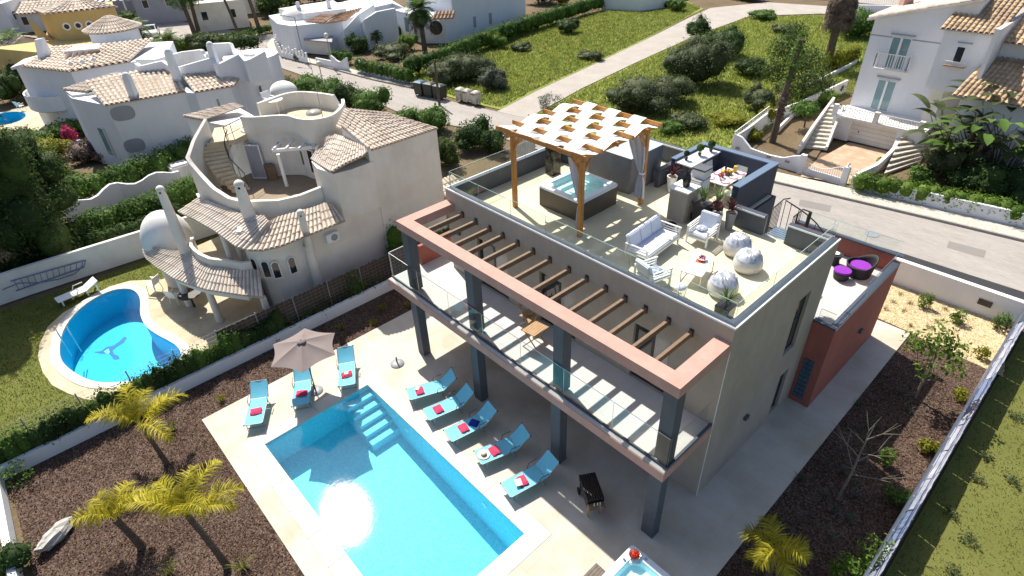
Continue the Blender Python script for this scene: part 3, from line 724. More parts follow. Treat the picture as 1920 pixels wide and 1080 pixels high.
# glass railings
def glass_run(p, q, z0, z1, n, rail=False):
    p, q = Vector((*p, 0)), Vector((*q, 0)); d = (q-p)/n
    for i in range(n):
        a = p+d*i+d.normalized()*.012; c = p+d*(i+1)-d.normalized()*.012
        nrm = Vector((-d.y, d.x, 0)).normalized()*.006
        g = MB().add([(a-nrm).to_tuple()[:2]+(z0,), (c-nrm).to_tuple()[:2]+(z0,), (c-nrm).to_tuple()[:2]+(z1,), (a-nrm).to_tuple()[:2]+(z1,)], [(0,1,2,3)])
        pn = g.build('glass_panel', M['glass'], vil)
        e = MB(); e.beam((a.x,a.y,z1+.005), (c.x,c.y,z1+.005), .014, .01)
        e.beam((a.x,a.y,z0), (a.x,a.y,z1), .008, .012)
        e.build('glass_edge', M['glassedge'] if not rail else M['steel'], pn)
glass_run((.13,.13), (W-.13,.13), 6.562, 7.16, 7)
glass_run((W-.13,.15), (W-.13,D-.15), 6.562, 7.16, 3)
glass_run((.13,.15), (.13,D-.15), 6.562, 7.16, 3)
glass_run((-1.17,-2.1), (W-.05,-2.1), 3.192, 4.22, 7, True)
glass_run((-1.17,-2.07), (-1.17,-.8), 3.11, 4.22, 1, True)
glass_run((W-.05,-2.07), (W-.05,-.35), 3.192, 4.22, 1, True)
# red annex on the right
AX1, AY0, AY1 = 12.2, 5.845, 11.45
b = MB(); b.box(8.25, D+.004, 0, W, AY1, 3.0); b.box(W+.002, AY0, 0, AX1, AY1, 3.0)
b.box(AX1-.16, AY0, 3.003, AX1, AY1, 3.5); b.box(W+.002, AY0, 3.003, AX1-.162, AY0+.14, 3.5); b.box(8.25, AY1-.16, 3.003, AX1-.162, AY1, 3.75)
b.build('annex_wall', M['red'], vil)
MB().box(8.3, D+.02, 3.003, AX1-.165, AY1-.165, 3.05).build('annex_floor', M['balctile'], vil)
b = MB(); b.box(AX1-.2, AY0-.02, 3.503, AX1+.02, AY1-.2, 3.56); b.box(W+.004, AY0-.02, 3.503, AX1-.202, AY0+.18, 3.56); b.box(8.25, AY1-.2, 3.753, AX1+.02, AY1+.02, 3.80)
b.build('annex_cap', M['cap'], vil)
MB().box(AX1+.022, AY0-.02, 3.50, AX1+.035, AY1, 3.53).build('white_rim', M['stonetop'], vil)
glass_run((8.4,AY1-.1), (AX1-.1,AY1-.1), 3.80, 4.35, 3)
glass_run((AX1-.12,AY0+2.6), (AX1-.12,AY1-.2), 3.56, 3.95, 1, True)
glass_run((W+.1,AY0+.1), (AX1-.12,AY0+.1), 3.56, 4.0, 1, True)
glass_run((AX1-.12,AY0+.12), (AX1-.12,AY0+2.55), 3.56, 3.62, 1, True)
gb = MB().cbox((0,0,0), (.15,.07,.17)).mesh('glass_block', M['glassblock'])
for c in range(2):
    for r in range(9):
        o = link_mesh('glass_block', gb, vil, (11.70+.17*c-5.7, AY0-.012-3.0, .35+.195*r))
MB().box(11.585, AY0-.02, .22, 11.985, AY0-.002, .245).build('glass_block_sill', M['red'], vil)
for q in (((W+.05, 2.22, 1.78), (.1,.22,.14)), ((AX1+.05, 9.12, 1.6), (.1,.22,.14)), ((0.619, -.06, 4.931), (.16,.1,.16))):
    l = MB().cbox(*q).build('wall_lamp', M['slate'], vil, bevel=.01)
    c, s = q; MB().cbox((c[0],c[1],c[2]-s[2]/2-.012), (s[0]*.7,s[1]*.7,.02)).build('lamp_lens', M['lampglass'], l)
# spiral stair behind the terrace
b = MB()
for i in range(6): MB().box(9.27+.0, D+.01+.13*i, 5.79, 10.0, D+.12+.13*i, 5.83).build('landing_tread', M['bluemetal'], vil)
sc = (10.25, 6.55)
for i in range(11):
    a = rad(170-22*i); z = 5.62-.21*i
    tr = MB(); p0 = Vector((*sc, z)); e1 = Vector((math.cos(a), math.sin(a), 0)); e2 = Vector((math.cos(a-rad(21)), math.sin(a-rad(21)), 0))
    vs = [p0+e1*.06, p0+e1*.85, p0+e2*.85, p0+e2*.06]
    tr.add([v for v in vs]+[v-Vector((0,0,.035)) for v in vs], [(0,3,2,1),(4,5,6,7),(0,1,5,4),(1,2,6,5),(2,3,7,6),(3,0,4,7)])
    tr.build('stair_tread', M['bluemetal'], vil)
MB().cyl(sc[0], sc[1], 3.05, 6.75, .05, n=10).build('stair_pole', M['darkmetal'], vil)
hr = [(9.3,D+.05,6.75),(9.3,6.68,6.82)]
hr2 = [(sc[0]+.88*math.cos(rad(172-20*i)), sc[1]+.88*math.sin(rad(172-20*i)), 6.80-.2*i) for i in range(12)]
rl = MB(); rl.tube(hr+[(9.42,6.9,6.82)]+hr2, .022, 6); rl.tube([(10.0,D+.05,6.72),(10.02,6.5,6.78),(10.25,6.55,6.75)], .022, 6)
rl = rl.build('stair_handrail', M['darkmetal'], vil)
for i in range(7):
    y = D+.06+.105*i; MB().tube([(9.3,y,5.83),(9.3,y,6.76)], .012, 5).build('baluster', M['darkmetal'], rl)
for i in range(6):
    y = D+.06+.1*i; MB().tube([(10.0+.02*i/6,y,5.83),(10.0+.02*i/6,y,6.74)], .012, 5).build('baluster', M['darkmetal'], rl)
for i in range(11):
    a = rad(172-20*i); MB().tube([(sc[0]+.86*math.cos(a), sc[1]+.86*math.sin(a), 5.6-.2*i), (sc[0]+.88*math.cos(a), sc[1]+.88*math.sin(a), 6.80-.2*i)], .012, 5).build('baluster', M['darkmetal'], rl)

# ------------------------------------------------------------------ plant builders
RNG = np.random.default_rng(7)

def leaf_cloud(ells, n, size, seed=1, shell=0.55, flat=0.35, aspect=0.5, clump=0.0):
    """n leaf quads spread through a set of ellipsoids (cx,cy,cz,rx,ry,rz)"""
    r = np.random.default_rng(seed)
    E = np.array(ells, float)
    wv = (E[:,3]*E[:,4]*E[:,5])**.67; wv /= wv.sum()
    k = r.choice(len(E), n, p=wv)
    d = r.normal(size=(n,3)); d /= np.linalg.norm(d, axis=1)[:,None]
    rr = shell+(1-shell)*r.random(n)**.6
    bump = 1+0.18*np.sin(d[:,0]*7+seed)*np.cos(d[:,1]*6)*np.cos(d[:,2]*5+seed*2)
    P = E[k,:3]+d*E[k,3:]*(rr*bump)[:,None]
    if clump: P += r.normal(size=(n,3))*clump
    nr = d/np.maximum(E[k,3:], .05); nr /= np.linalg.norm(nr, axis=1)[:,None]
    nr = nr+r.normal(size=(n,3))*.75+np.array([0,0,flat]); nr /= np.linalg.norm(nr, axis=1)[:,None]
    return leaf_quads(P, nr, size*(.6+.8*r.random(n)), aspect, r)

def leaf_quads(P, nr, sz, aspect, r):
    n = len(P)
    t = np.cross(nr, r.normal(size=(n,3))); t /= np.maximum(np.linalg.norm(t, axis=1), 1e-6)[:,None]
    s = np.cross(nr, t)
    a = t*(sz/2)[:,None]; b = s*(sz*aspect/2)[:,None]; u = nr*(sz*.10)[:,None]
    V = np.empty((n,4,3))
    V[:,0] = P-a; V[:,1] = P+b+u; V[:,2] = P+a; V[:,3] = P-b+u
    F = np.arange(n*4).reshape(n,4)
    return V.reshape(-1,3), F

def core(ells, seed=1, s=.8, n=10, m=7):
    """solid shaded heart of a crown, lumpy"""
    V = []; F = []
    r = random.Random(seed)
    for cx,cy,cz,rx,ry,rz in ells:
        b = len(V)
        for i in range(m+1):
            for j in range(n):
                an = 2*PI*j/n; ph = PI*i/m
                q = s*(.86+.22*r.random())
                V.append((cx+rx*q*math.sin(ph)*math.cos(an), cy+ry*q*math.sin(ph)*math.sin(an), cz-rz*q*math.cos(ph)))
        for i in range(m):
            for j in range(n):
                k = (j+1) % n
                F.append((b+i*n+j, b+i*n+k, b+(i+1)*n+k, b+(i+1)*n+j))
    return np.array(V), np.array(F)

def merge(*vf):
    V = []; F = []; o = 0
    for v, f in vf:
        V.append(v); F.append(np.asarray(f)+o); o += len(v)
    return np.concatenate(V), np.concatenate(F)

def shift(VF, off): return VF[0]-np.array(off), VF[1]

def blades(n, length, width, r0=.03, tilt=(0.15,1.2), droop=.6, seed=1, seg=4, c=(0,0,0), zs=1.0):
    """arching sword leaves or grass blades from one base"""
    r = np.random.default_rng(seed)
    V = []; F = []
    for i in range(n):
        a = r.random()*2*PI; ti = tilt[0]+(tilt[1]-tilt[0])*r.random(); L = length*(.6+.5*r.random())
        ca, sa = math.cos(a), math.sin(a); w = width*(.7+.6*r.random())
        p = np.array([c[0]+ca*r0*r.random(), c[1]+sa*r0*r.random(), c[2]]); th = ti*.5; b = len(V)
        for s in range(seg+1):
            f = s/seg; ww = w*(1-f**1.6)*(.55+.9*min(f*3,1)*.5)+.0012
            V.append(p+np.array([-sa*ww/2, ca*ww/2, 0])); V.append(p+np.array([sa*ww/2, -ca*ww/2, 0]))
            th2 = th+droop*f*f*ti
            p = p+np.array([ca*math.sin(th2), sa*math.sin(th2), math.cos(th2)*zs])*(L/seg)
            th = ti*.5+(ti*.5+droop*ti)*f
        for s in range(seg): F.append((b+2*s, b+2*s+1, b+2*s+3, b+2*s+2))
    return np.array(V), np.array(F)

def frond(length, az, lift, droop, nleaf=34, leaf=.42, width=.028, seed=1, c=(0,0,0), hang=.5, plume=0.0):
    """one feather palm frond: ribs and drooping leaflets"""
    r = np.random.default_rng(seed)
    ca, sa = math.cos(az), math.sin(az)
    pts = []; p = np.array(c, float); th = lift
    N = 14
    for i in range(N+1):
        pts.append(p.copy()); th2 = lift-droop*(i/N)**1.35
        p = p+np.array([ca*math.cos(th2), sa*math.cos(th2), math.sin(th2)])*(length/N)
    pts = np.array(pts); V = []; F = []
    side = np.array([-sa, ca, 0.0])
    for i in range(N):                                     # rachis
        b = len(V); w0 = .022*(1-i/N)+.004; w1 = .022*(1-(i+1)/N)+.004
        V += [pts[i]-side*w0, pts[i]+side*w0, pts[i+1]+side*w1, pts[i+1]-side*w1]; F.append((b,b+1,b+2,b+3))
    for i in range(nleaf):
        f = .14+.86*i/nleaf; x = f*N; k = min(int(x), N-1); q = pts[k]+(pts[k+1]-pts[k])*(x-k); t = pts[k+1]-pts[k]; t /= np.linalg.norm(t)
        up = np.cross(side, t); up /= np.linalg.norm(up)
        if up[2] < 0: up = -up
        Ln = leaf*(math.sin(PI*min(.12+f*.9, 1))**.55)*(.8+.4*r.random())+.05
        for sg in (-1, 1):
            el = (.15+plume*(r.random()*1.6-.8))
            d = side*sg*(.9)+t*(.55+.25*r.random())+up*(el+.2*r.random()); d /= np.linalg.norm(d)
            d2 = d+np.array([0,0,-hang*(.7+.6*r.random())]); d2 /= np.linalg.norm(d2)
            w = width*(.8+.4*r.random()); wv = t*w
            m = q+d*Ln*.5; e = m+d2*Ln*.5; b = len(V)
            V += [q-wv*.5, q+wv*.5, m+wv*.55, m-wv*.55, e+wv*.06, e-wv*.06]
            F.append((b,b+1,b+2,b+3)); F.append((b+3,b+2,b+4,b+5))
    F = [f for f in F]
    return np.array(V), np.array(F)

def tri_fix(VF):
    return VF

def add_mesh(name, VF, mat_, parent=None, smooth=False):
    off = ORIG.get(parent.name, Vector((0,0,0))) if parent is not None else Vector((0,0,0))
    V, F = VF
    V = np.asarray(V)-np.array(off)
    return link_mesh(name, npmesh(name, V, F, mat_, smooth), parent)

# ------------------------------------------------------------------ roof terrace furniture
TZ = TF+.002
gz = thing('wooden_pergola', 'honey coloured wooden pergola with white cloth strips woven through its beams', 'pergola', (3.5,3.25,TZ))
px, py = (1.95, 5.06), (1.62, 4.88)
PT = 8.52
for x in px:
    for y in py:
        MB().box(x-.075, y-.075, TZ, x+.075, y+.075, PT).build('post', M['wood'], gz, bevel=.008)
        for sx, sy in (((1,0) if x < 3 else (-1,0)), ((0,1) if y < 3 else (0,-1))):
            pass
        sx = 1 if x < 3 else -1; sy = 1 if y < 3 else -1
        for d in ((sx,0),(0,sy)):
            MB().tube([(x+d[0]*.08, y+d[1]*.08, PT-.48), (x+d[0]*.17, y+d[1]*.17, PT-.26), (x+d[0]*.42, y+d[1]*.42, PT-.04)], .045, 6).build('brace', M['wood'], gz)
for x in px: MB().beam((x, 1.30, PT+.08), (x, 5.22, PT+.08), .07, .155).build('main_beam', M['wood'], gz, bevel=.006)
NB = 6
by = [1.36+(5.16-1.36)*i/(NB-1) for i in range(NB)]
for y in by: MB().box(1.42, y-.03, PT+.162, 5.42, y+.03, PT+.30).build('cross_beam', M['wood'], gz, bevel=.006)
NS = 7
for i in range(NS):
    xa = 1.56+.535*i; V = []; F = []
    seg = 9
    for j in range((NB-1)*seg+1):
        f = j/seg; y = by[0]-.02+(by[-1]-by[0]+.04)*f/(NB-1)
        ph = math.cos(PI*f)*(1 if i % 2 == 0 else -1)
        z = PT+.23+(.098*ph if ph > 0 else .082*ph)
        V += [(xa+.02, y, z), (xa+.535, y, z+.004*math.sin(j*1.7+i))]
    F = [(2*j, 2*j+1, 2*j+3, 2*j+2) for j in range((NB-1)*seg)]
    add_mesh('cloth_strip', (V, F), M['cloth'], gz)
def curtain(cx, cy, top, tie, bot, spread, seed, label):
    r = random.Random(seed)
    c = thing('curtain', label, 'curtain', (cx, cy, TZ))
    n = 26; V = []; F = []
    prof = [(top, spread, .06), ((top*2+tie)/3, spread*.85, .07), ((top+tie*2)/3, spread*.6, .07), (tie+.12, spread*.3, .06), (tie, spread*.18, .05), (tie-.15, spread*.3, .07), ((tie+bot)/2, spread*.45, .07), (bot, spread*.5, .08)]
    for (z, w, d) in prof:
        t = (z-tie)/max(top-tie, .1)
        ox = -spread*.45*max(t, 0)
        for i in range(n+1):
            f = i/n-.5
            V.append((cx+ox+f*w, cy+d*.8*math.sin(i*1.9+seed)+.02*math.sin(i*.7), z))
    for k in range(len(prof)-1):
        for i in range(n): F.append((k*(n+1)+i, k*(n+1)+i+1, (k+1)*(n+1)+i+1, (k+1)*(n+1)+i))
    add_mesh('drape', (V, F), M['voile'], c, True)
    MB().lathe([(.105,-.03),(.12,0),(.105,.03)], (cx+.02, cy+.03, tie), 12, sx=1.0, sy=1.0).build('tie', M['cloth'], c)
curtain(4.93, 1.72, PT-.1, 7.0, TZ+.15, .62, 1, 'sheer white curtain tied to the pergola post beside the sofa')
curtain(5.02, 4.80, PT-.1, 7.05, TZ+.25, .8, 3, 'sheer white curtain tied to the far pergola post by the covered box')

def spa(name, label, x0, y0, x1, y1, z0, h, cabm, rim=.2):
    s = thing(name, label, 'hot tub', ((x0+x1)/2, (y0+y1)/2, z0))
    MB().wall([(x0+.06,y0+.06),(x1-.06,y0+.06),(x1-.06,y1-.06),(x0+.06,y1-.06)], .06, z0, z0+h-.09, closed=True).build('cabinet', cabm, s)
    def rr(x0, y0, x1, y1, rd, n=5):
        o = []
        for cx, cy, a0 in ((x1-rd,y1-rd,0),(x0+rd,y1-rd,90),(x0+rd,y0+rd,180),(x1-rd,y0+rd,270)):
            for i in range(n+1):
                a = rad(a0+90*i/n); o.append((cx+rd*math.cos(a), cy+rd*math.sin(a)))
        return o
    rings = [(rr(x0,y0,x1,y1,.10), z0+h-.10), (rr(x0,y0,x1,y1,.10), z0+h-.03), (rr(x0+.03,y0+.03,x1-.03,y1-.03,.12), z0+h), (rr(x0+rim,y0+rim,x1-rim,y1-rim,.28), z0+h-.005)]
    mb = MB()
    for i in range(len(rings)-1):
        a, za = rings[i]; b, zb = rings[i+1]; k = len(a)
        mb.add([(q[0],q[1],za) for q in a]+[(q[0],q[1],zb) for q in b], [(j, (j+1) % k, k+(j+1) % k, k+j) for j in range(k)])
    mb.build('rim', M['spashell'], s, smooth=False)
    rings = [(rr(x0+rim,y0+rim,x1-rim,y1-rim,.28), z0+h-.006), (rr(x0+rim+.05,y0+rim+.05,x1-rim-.05,y1-rim-.05,.26), z0+h-.22), (rr(x0+rim+.30,y0+rim+.30,x1-rim-.30,y1-rim-.30,.22), z0+h-.24), (rr(x0+rim+.36,y0+rim+.36,x1-rim-.36,y1-rim-.36,.2), z0+h-.36)]
    mb = MB()
    for i in range(len(rings)-1):
        a, za = rings[i]; b, zb = rings[i+1]; k = len(a)
        mb.add([(q[0],q[1],za) for q in a]+[(q[0],q[1],zb) for q in b], [(j, (j+1) % k, k+(j+1) % k, k+j) for j in range(k)])
    a, za = rings[-1]; mb.add([(q[0],q[1],za) for q in a], [tuple(range(len(a)))])
    mb.build('basin', M['spabasin'], s)
    a = rr(x0+rim-.01,y0+rim-.01,x1-rim+.01,y1-rim+.01,.29)
    MB().add([(q[0],q[1],z0+h-.07) for q in a], [tuple(range(len(a)))]).build('water', M['spawater'], s)
    cx, cy = (x0+x1)/2, (y0+y1)/2
    for q in ((-1,-1),(1,-1),(1,1),(-1,1)):
        MB().cbox((cx+q[0]*((x1-x0)/2-rim-.14), cy+q[1]*((y1-y0)/2-rim-.14), z0+h-.04), (.30,.12,.05), rad(45)*(-q[0]*q[1])).build('headrest', M['spashell'], s, bevel=.02)
    for sy in (y0+rim*.5, y1-rim*.5):
        for f in (.3,.7): MB().cyl(x0+(x1-x0)*f, sy, z0+h, z0+h+.02, .035, n=10).build('control_knob', M['steel'], s)
    return s
tub = spa('hot_tub', 'brown sided hot tub with pale rim standing under the wooden pergola', 2.45, 2.3, 4.48, 4.30, TZ, .80, M['spacab'])
cv = thing('covered_hot_tub', 'tall box wrapped in a grey weather cover behind the pergola', 'covered box', (3.3,6.1,TZ))
def draped(x0,y0,z0,x1,y1,z1,sag=.03,n=14,seed=1):
    r = random.Random(seed); V = []; F = []; per = []
    for i in range(n): per.append((x0+(x1-x0)*i/n, y0, 0,-1))
    for i in range(n): per.append((x1, y0+(y1-y0)*i/n, 1,0))
    for i in range(n): per.append((x1-(x1-x0)*i/n, y1, 0,1))
    for i in range(n): per.append((x0, y1-(y1-y0)*i/n, -1,0))
    L = 7
    for l in range(L+1):
        f = l/L
        for q in per:
            k = (.07*(1-f)+sag*r.uniform(-1,1))*(1 if 0 < l < L else .5)
            V.append((q[0]+q[2]*k, q[1]+q[3]*k, z0+(z1-z0)*f))
    k = len(per)
    for l in range(L):
        for i in range(k): F.append((l*k+i, l*k+(i+1) % k, (l+1)*k+(i+1) % k, (l+1)*k+i))
    return V, F
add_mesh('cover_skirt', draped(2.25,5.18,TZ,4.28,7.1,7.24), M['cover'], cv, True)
b = MB(); n = 8; V = []; F = []
r_ = random.Random(4)
for i in range(n+1):
    for j in range(n+1):
        edge = i in (0,n) or j in (0,n)
        V.append((2.22+2.09*i/n, 5.15+1.98*j/n, 7.245+(0 if edge else r_.uniform(-.02,.03)+.04*math.sin(PI*i/n)*math.sin(PI*j/n))))
for i in range(n):
    for j in range(n): F.append((i*(n+1)+j, (i+1)*(n+1)+j, (i+1)*(n+1)+j+1, i*(n+1)+j+1))
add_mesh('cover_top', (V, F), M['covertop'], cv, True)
tag(MB().box(.72,4.42,TZ,1.16,4.86,7.02).build('marble_pillar', M['marble'], None, bevel=.01), 'black veined marble pillar on the terrace behind the hot tub', 'pillar')

def vinyl_pot(name, label, x, y, z, r0, r1, h, pm, plants, square=False):
    t = thing(name, label, 'potted plant', (x, y, z))
    if square:
        MB().add([(x-r0,y-r0,z),(x+r0,y-r0,z),(x+r0,y+r0,z),(x-r0,y+r0,z),(x-r1,y-r1,z+h),(x+r1,y-r1,z+h),(x+r1,y+r1,z+h),(x-r1,y+r1,z+h)],
            [(0,3,2,1),(4,5,6,7),(0,1,5,4),(1,2,6,5),(2,3,7,6),(3,0,4,7)]).build('pot', pm, t, bevel=.012)
    else:
        MB().lathe([(r0,0),(r0*1.02,.01),(r1,h-.02),(r1*1.02,h),(r1*.85,h),(r1*.8,h-.06)], (x,y,z), 18).build('pot', pm, t, smooth=True)
    MB().cyl(x, y, z+h-.07, z+h-.04, r1*.8, n=12).build('soil', M['mulch'], t)
    for (m, n, L, w, ti, dr, sd, h2) in plants:
        VF = blades(n, L, w, r1*.3, ti, dr, sd, 5, (x, y, z+h+h2))
        if h2 > .1: MB().tube([(x,y,z+h-.06),(x,y,z+h+h2+.02)], .02, 6).build('stem', M['bark'], t)
        add_mesh('leaf_rosette', VF, M[m], t)
    return t
vinyl_pot('potted_cordyline', 'dark red spiky plant in a tapered white pot beside the plinth', 5.28, 6.42, TZ, .11, .19, .62, M['plastic'], [('frond_red', 46, .52, .045, (.2,1.5), .5, 3, .05)])
vinyl_pot('potted_yucca', 'green spiky plant in the tall dark square planter by the counter', 7.45, 4.95, TZ, .21, .23, .82, M['darkmetal'], [('frond_green', 44, .6, .05, (.15,1.3), .5, 5, .08)], True)
vinyl_pot('potted_dracaena', 'lime striped spiky plant in a dark pot among the counter plants', 7.78, 5.32, TZ, .17, .2, .78, M['slate'], [('frond_lime', 40, .55, .045, (.15,1.3), .55, 6, .12)])
vinyl_pot('potted_cordyline', 'dark red spiky plant in a tapered white pot in front of the counter plants', 8.02, 4.92, TZ, .10, .19, .66, M['plastic'], [('frond_red', 48, .55, .042, (.2,1.45), .5, 8, .08)])
vinyl_pot('potted_cordyline', 'dark red spiky plant in a grey tapered pot nearest the rear parapet', 8.28, 5.36, TZ, .11, .18, .62, M['greymetal'], [('frond_red', 44, .5, .04, (.2,1.5), .5, 9, .08)])
vinyl_pot('potted_cordyline', 'dark purple spiky plant in a low black pot at the foot of the bar counter', 7.22, 5.0, TZ, .14, .17, .3, M['black'], [('frond_red', 36, .5, .04, (.2,1.3), .5, 12, .12)])
vinyl_pot('potted_palm', 'small green fan palm in a black square pot at the front terrace corner', 10.66, 1.05, TZ, .19, .21, .42, M['black'], [('frond_green', 60, .5, .03, (.2,1.7), .4, 11, .14)], True)
vinyl_pot('potted_grass', 'little green plant in a dark pot behind the glass at the left terrace corner', .62, .62, TZ, .13, .16, .3, M['navy'], [('leaf_mid', 40, .4, .03, (.2,1.4), .4, 13, .05)])

def make_bench(name, label, L, kind):
    """white framed outdoor seat; local: seat looks along +x, length along y"""
    t = thing(name, label, kind)
    fr = MB(); d = .74
    for y in (-L/2, L/2):
        for x in (-d/2, d/2): fr.box(x-.025, y-.025, 0, x+.025, y+.025, .58)
        fr.box(-d/2-.026, y-.026, .582, d/2+.06, y+.026, .615)
        for k in range(3): fr.box(-d/2+.026, y-.012, .30+.09*k, d/2-.026, y+.012, .33+.09*k)
    fr.box(-d/2+.0255, -L/2+.026, .22, -d/2-.0245, L/2-.026, .27); fr.box(d/2-.0255, -L/2+.026, .20, d/2+.0245, L/2-.026, .27)
    fr.build('frame', M['plastic'], t)
    n = max(1, round(L/.62))
    MB().box(-d/2+.03, -L/2+.03, .272, d/2+.02, L/2-.03, .40).build('seat_cushion', M['cushion'], t, bevel=.03)
    for i in range(n):
        y0 = -L/2+.03+(L-.06)*i/n; y1 = -L/2+.03+(L-.06)*(i+1)/n-.01
        b = MB(); b.add([(-d/2+.03,y0,.402),(-d/2+.17,y0,.402),(-d/2+.17,y1,.402),(-d/2+.03,y1,.402),(-d/2-.09,y0,.84),(-d/2+.04,y0,.86),(-d/2+.04,y1,.86),(-d/2-.09,y1,.84)],
            [(0,3,2,1),(4,5,6,7),(0,1,5,4),(1,2,6,5),(2,3,7,6),(3,0,4,7)])
        b.build('back_cushion', M['cushion'], t, bevel=.03)
    return t
sofa = make_bench('outdoor_sofa', 'long white framed outdoor sofa with pale cushions on the roof terrace', 1.86, 'sofa')
place(sofa, (7.32, 2.46, TZ), rad(4))
arm = make_bench('outdoor_armchair', 'white cushioned outdoor armchair with its back to the bar counter', .68, 'armchair')
place(arm, (8.05, 4.12, TZ), rad(-86), group='terrace armchairs')
arm2 = place(copy_tree(arm), (8.36, 1.02, TZ), rad(75), 'white cushioned outdoor armchair with its back to the front terrace railing', 'terrace armchairs')
def small(name, label, cat, mb, mats, bevel=0.0, smooth=False, group=None):
    o = mb.build(name, mats, None, smooth, bevel); return tag(o, label, cat, group)
small('cushion', 'blue and white patterned cushion lying on the armchair by the bar counter', 'cushion', MB().ball((8.02,4.08,TZ+.46), .19, 12, 6, sz=.35), surface('blue_white_pattern', (0.70,0.74,0.82), (0.05,0.09,0.20), 14, .9), smooth=True)
small('cushion', 'blue and white patterned cushion lying on the armchair by the front railing', 'cushion', MB().ball((8.42,1.10,TZ+.46), .19, 12, 6, sz=.35), surface('blue_white_weave', (0.70,0.74,0.82), (0.05,0.09,0.20), 12, .9), smooth=True)
small('magazine', 'pale open magazine lying on the sofa seat', 'magazine', MB().cbox((7.55,3.0,TZ+.412), (.22,.34,.015), rad(30)), M['plastic'])
ct = thing('coffee_table', 'white topped low terrace table on a thin metal frame', 'coffee table', (9.08,2.22,TZ), rad(12))
MB().cbox((0,0,.40), (.62,1.12,.03)).mesh('x', M['plastic'])
ORIG[ct.name] = Vector((0,0,0))
MB().cbox((0,0,.40), (.62,1.12,.035)).build('tabletop', M['plastic'], ct, bevel=.006)
for sx in (-1,1):
    for sy in (-1,1): MB().box(sx*.29-.012, sy*.53-.012, .02, sx*.29+.012, sy*.53+.012, .38).build('leg', M['steel'], ct)
for sx in (-1,1): MB().box(sx*.29-.012, -.542, 0, sx*.29+.012, .542, .019).build('runner', M['steel'], ct)
small('place_mat', 'red and orange cloth under the flowers on the low terrace table', 'table mat', MB().cbox((9.0,2.48,TZ+.426), (.26,.34,.01), rad(20)), surface('red_stripe_cloth', (0.62,0.07,0.05), (0.70,0.30,0.05), 7, .9))
fb = thing('flower_bowl', 'white bowl of red flowers on the low terrace table', 'flower bowl', (9.02,2.50,TZ+.432))
MB().lathe([(.05,0),(.14,.05),(.15,.07),(.12,.06),(.02,.03)], (9.02,2.50,TZ+.432), 16).build('bowl', M['plastic'], fb, smooth=True)
add_mesh('blossoms', leaf_cloud([(9.02,2.50,TZ+.52,.11,.11,.05)], 70, .06, 3), M['leaf_pink'], fb)
def make_bean(i):
    t = thing('bean_bag', '', 'bean bag')
    rr = random.Random(i)
    prof = [(.01,0),(.30,.0),(.385,.05),(.425,.16),(.42,.30),(.37,.42)]
    MB().lathe(prof, (0,0,0), 22).build('base', M['beansilver'], t, smooth=True)
    n = 30; V = []; F = []; L = 7
    for l in range(L+1):
        f = l/L; r = .372*(1-f)**.8+.012; z = .42+.28*math.sin(f*PI/2)-.10*f*f
        for j in range(n):
            a = 2*PI*j/n; w = 1+.16*math.sin(j*2.3+l*1.9+i)*math.sin(f*PI)
            V.append((r*w*math.cos(a)+.06*f, r*w*math.sin(a)-.03*f, z+.07*math.sin(j*2.9+l*1.3+i*2)*math.sin(f*PI)))
    for l in range(L):
        for j in range(n): F.append((l*n+j, l*n+(j+1) % n, (l+1)*n+(j+1) % n, (l+1)*n+j))
    add_mesh('crumpled_top', (V, F), M['silver'], t, True)
    return t
for i, (q, lab) in enumerate(zip([(9.234, 4.181), (9.921, 3.584), (10.047, 1.991)], ['silver bean bag furthest from the front railing', 'silver bean bag in the middle of the three, close to the side parapet', 'silver bean bag behind the small fan palm'])):
    t = make_bean(i); place(t, (q[0], q[1], TZ), i*1.3, lab, 'silver bean bags')
st = thing('side_stool', 'small white wire stool with a pale cloth by the front railing', 'stool', (9.3,1.0,TZ))
b = MB()
for k in range(10):
    a = 2*PI*k/10; b.tube([(9.3+.15*math.cos(a),1.0+.15*math.sin(a),TZ),(9.3+.19*math.cos(a),1.0+.19*math.sin(a),TZ+.36)], .008, 5)
tag(b.build('wire_basket', M['plastic'], st), kind='stuff')
MB().ball((9.3,1.0,TZ+.36), .18, 12, 6, sz=.5).build('folded_cloth', M['cushion'], st, smooth=True)
small('vase', 'glossy black vase standing on the bar counter', 'vase', MB().lathe([(.09,0),(.13,.05),(.135,.28),(.11,.42),(.05,.5),(.045,.56),(.06,.6),(.04,.58)], (6.72,4.98,7.032), 18), M['black'], smooth=True)
small('carafe', 'small silver carafe on the floor behind the sofa', 'carafe', MB().lathe([(.09,0),(.11,.12),(.05,.24),(.06,.32),(.04,.3)], (7.2,3.85,TZ), 14), M['steel'], smooth=True)
small('basket', 'black round basket on the terrace floor between sofa and bar counter', 'basket', MB().lathe([(.16,0),(.20,.12),(.19,.26),(.16,.28),(.15,.2)], (6.98,3.95,TZ), 16), M['rattan'], smooth=True)
for (x, y), r, m, lab in zip([(5.36,7.05),(5.48,7.75),(5.58,8.35)], [.10,.14,.14], ['leaf_dark','leaf_hedge','leaf_dark'], ['smallest topiary ball on the white plinth', 'green topiary ball in the middle of the white plinth', 'dark topiary ball at the far end of the white plinth']):
    t = thing('topiary_ball', lab, 'topiary', (x, y, 6.932), 0, 'topiary balls on the plinth')
    MB().cyl(x, y, 6.932, 7.03, .05, .075, 12).build('pot', M['darkmetal'], t)
    MB().cyl(x, y, 7.03, 7.1, .012, n=6).build('stem', M['bark'], t)
    add_mesh('crown', merge(leaf_cloud([(x,y,7.1+r*.9,r,r,r)], 260, .05, 5, .9), core([(x,y,7.1+r*.9,r,r,r)], 2, .95)), M[m], t)
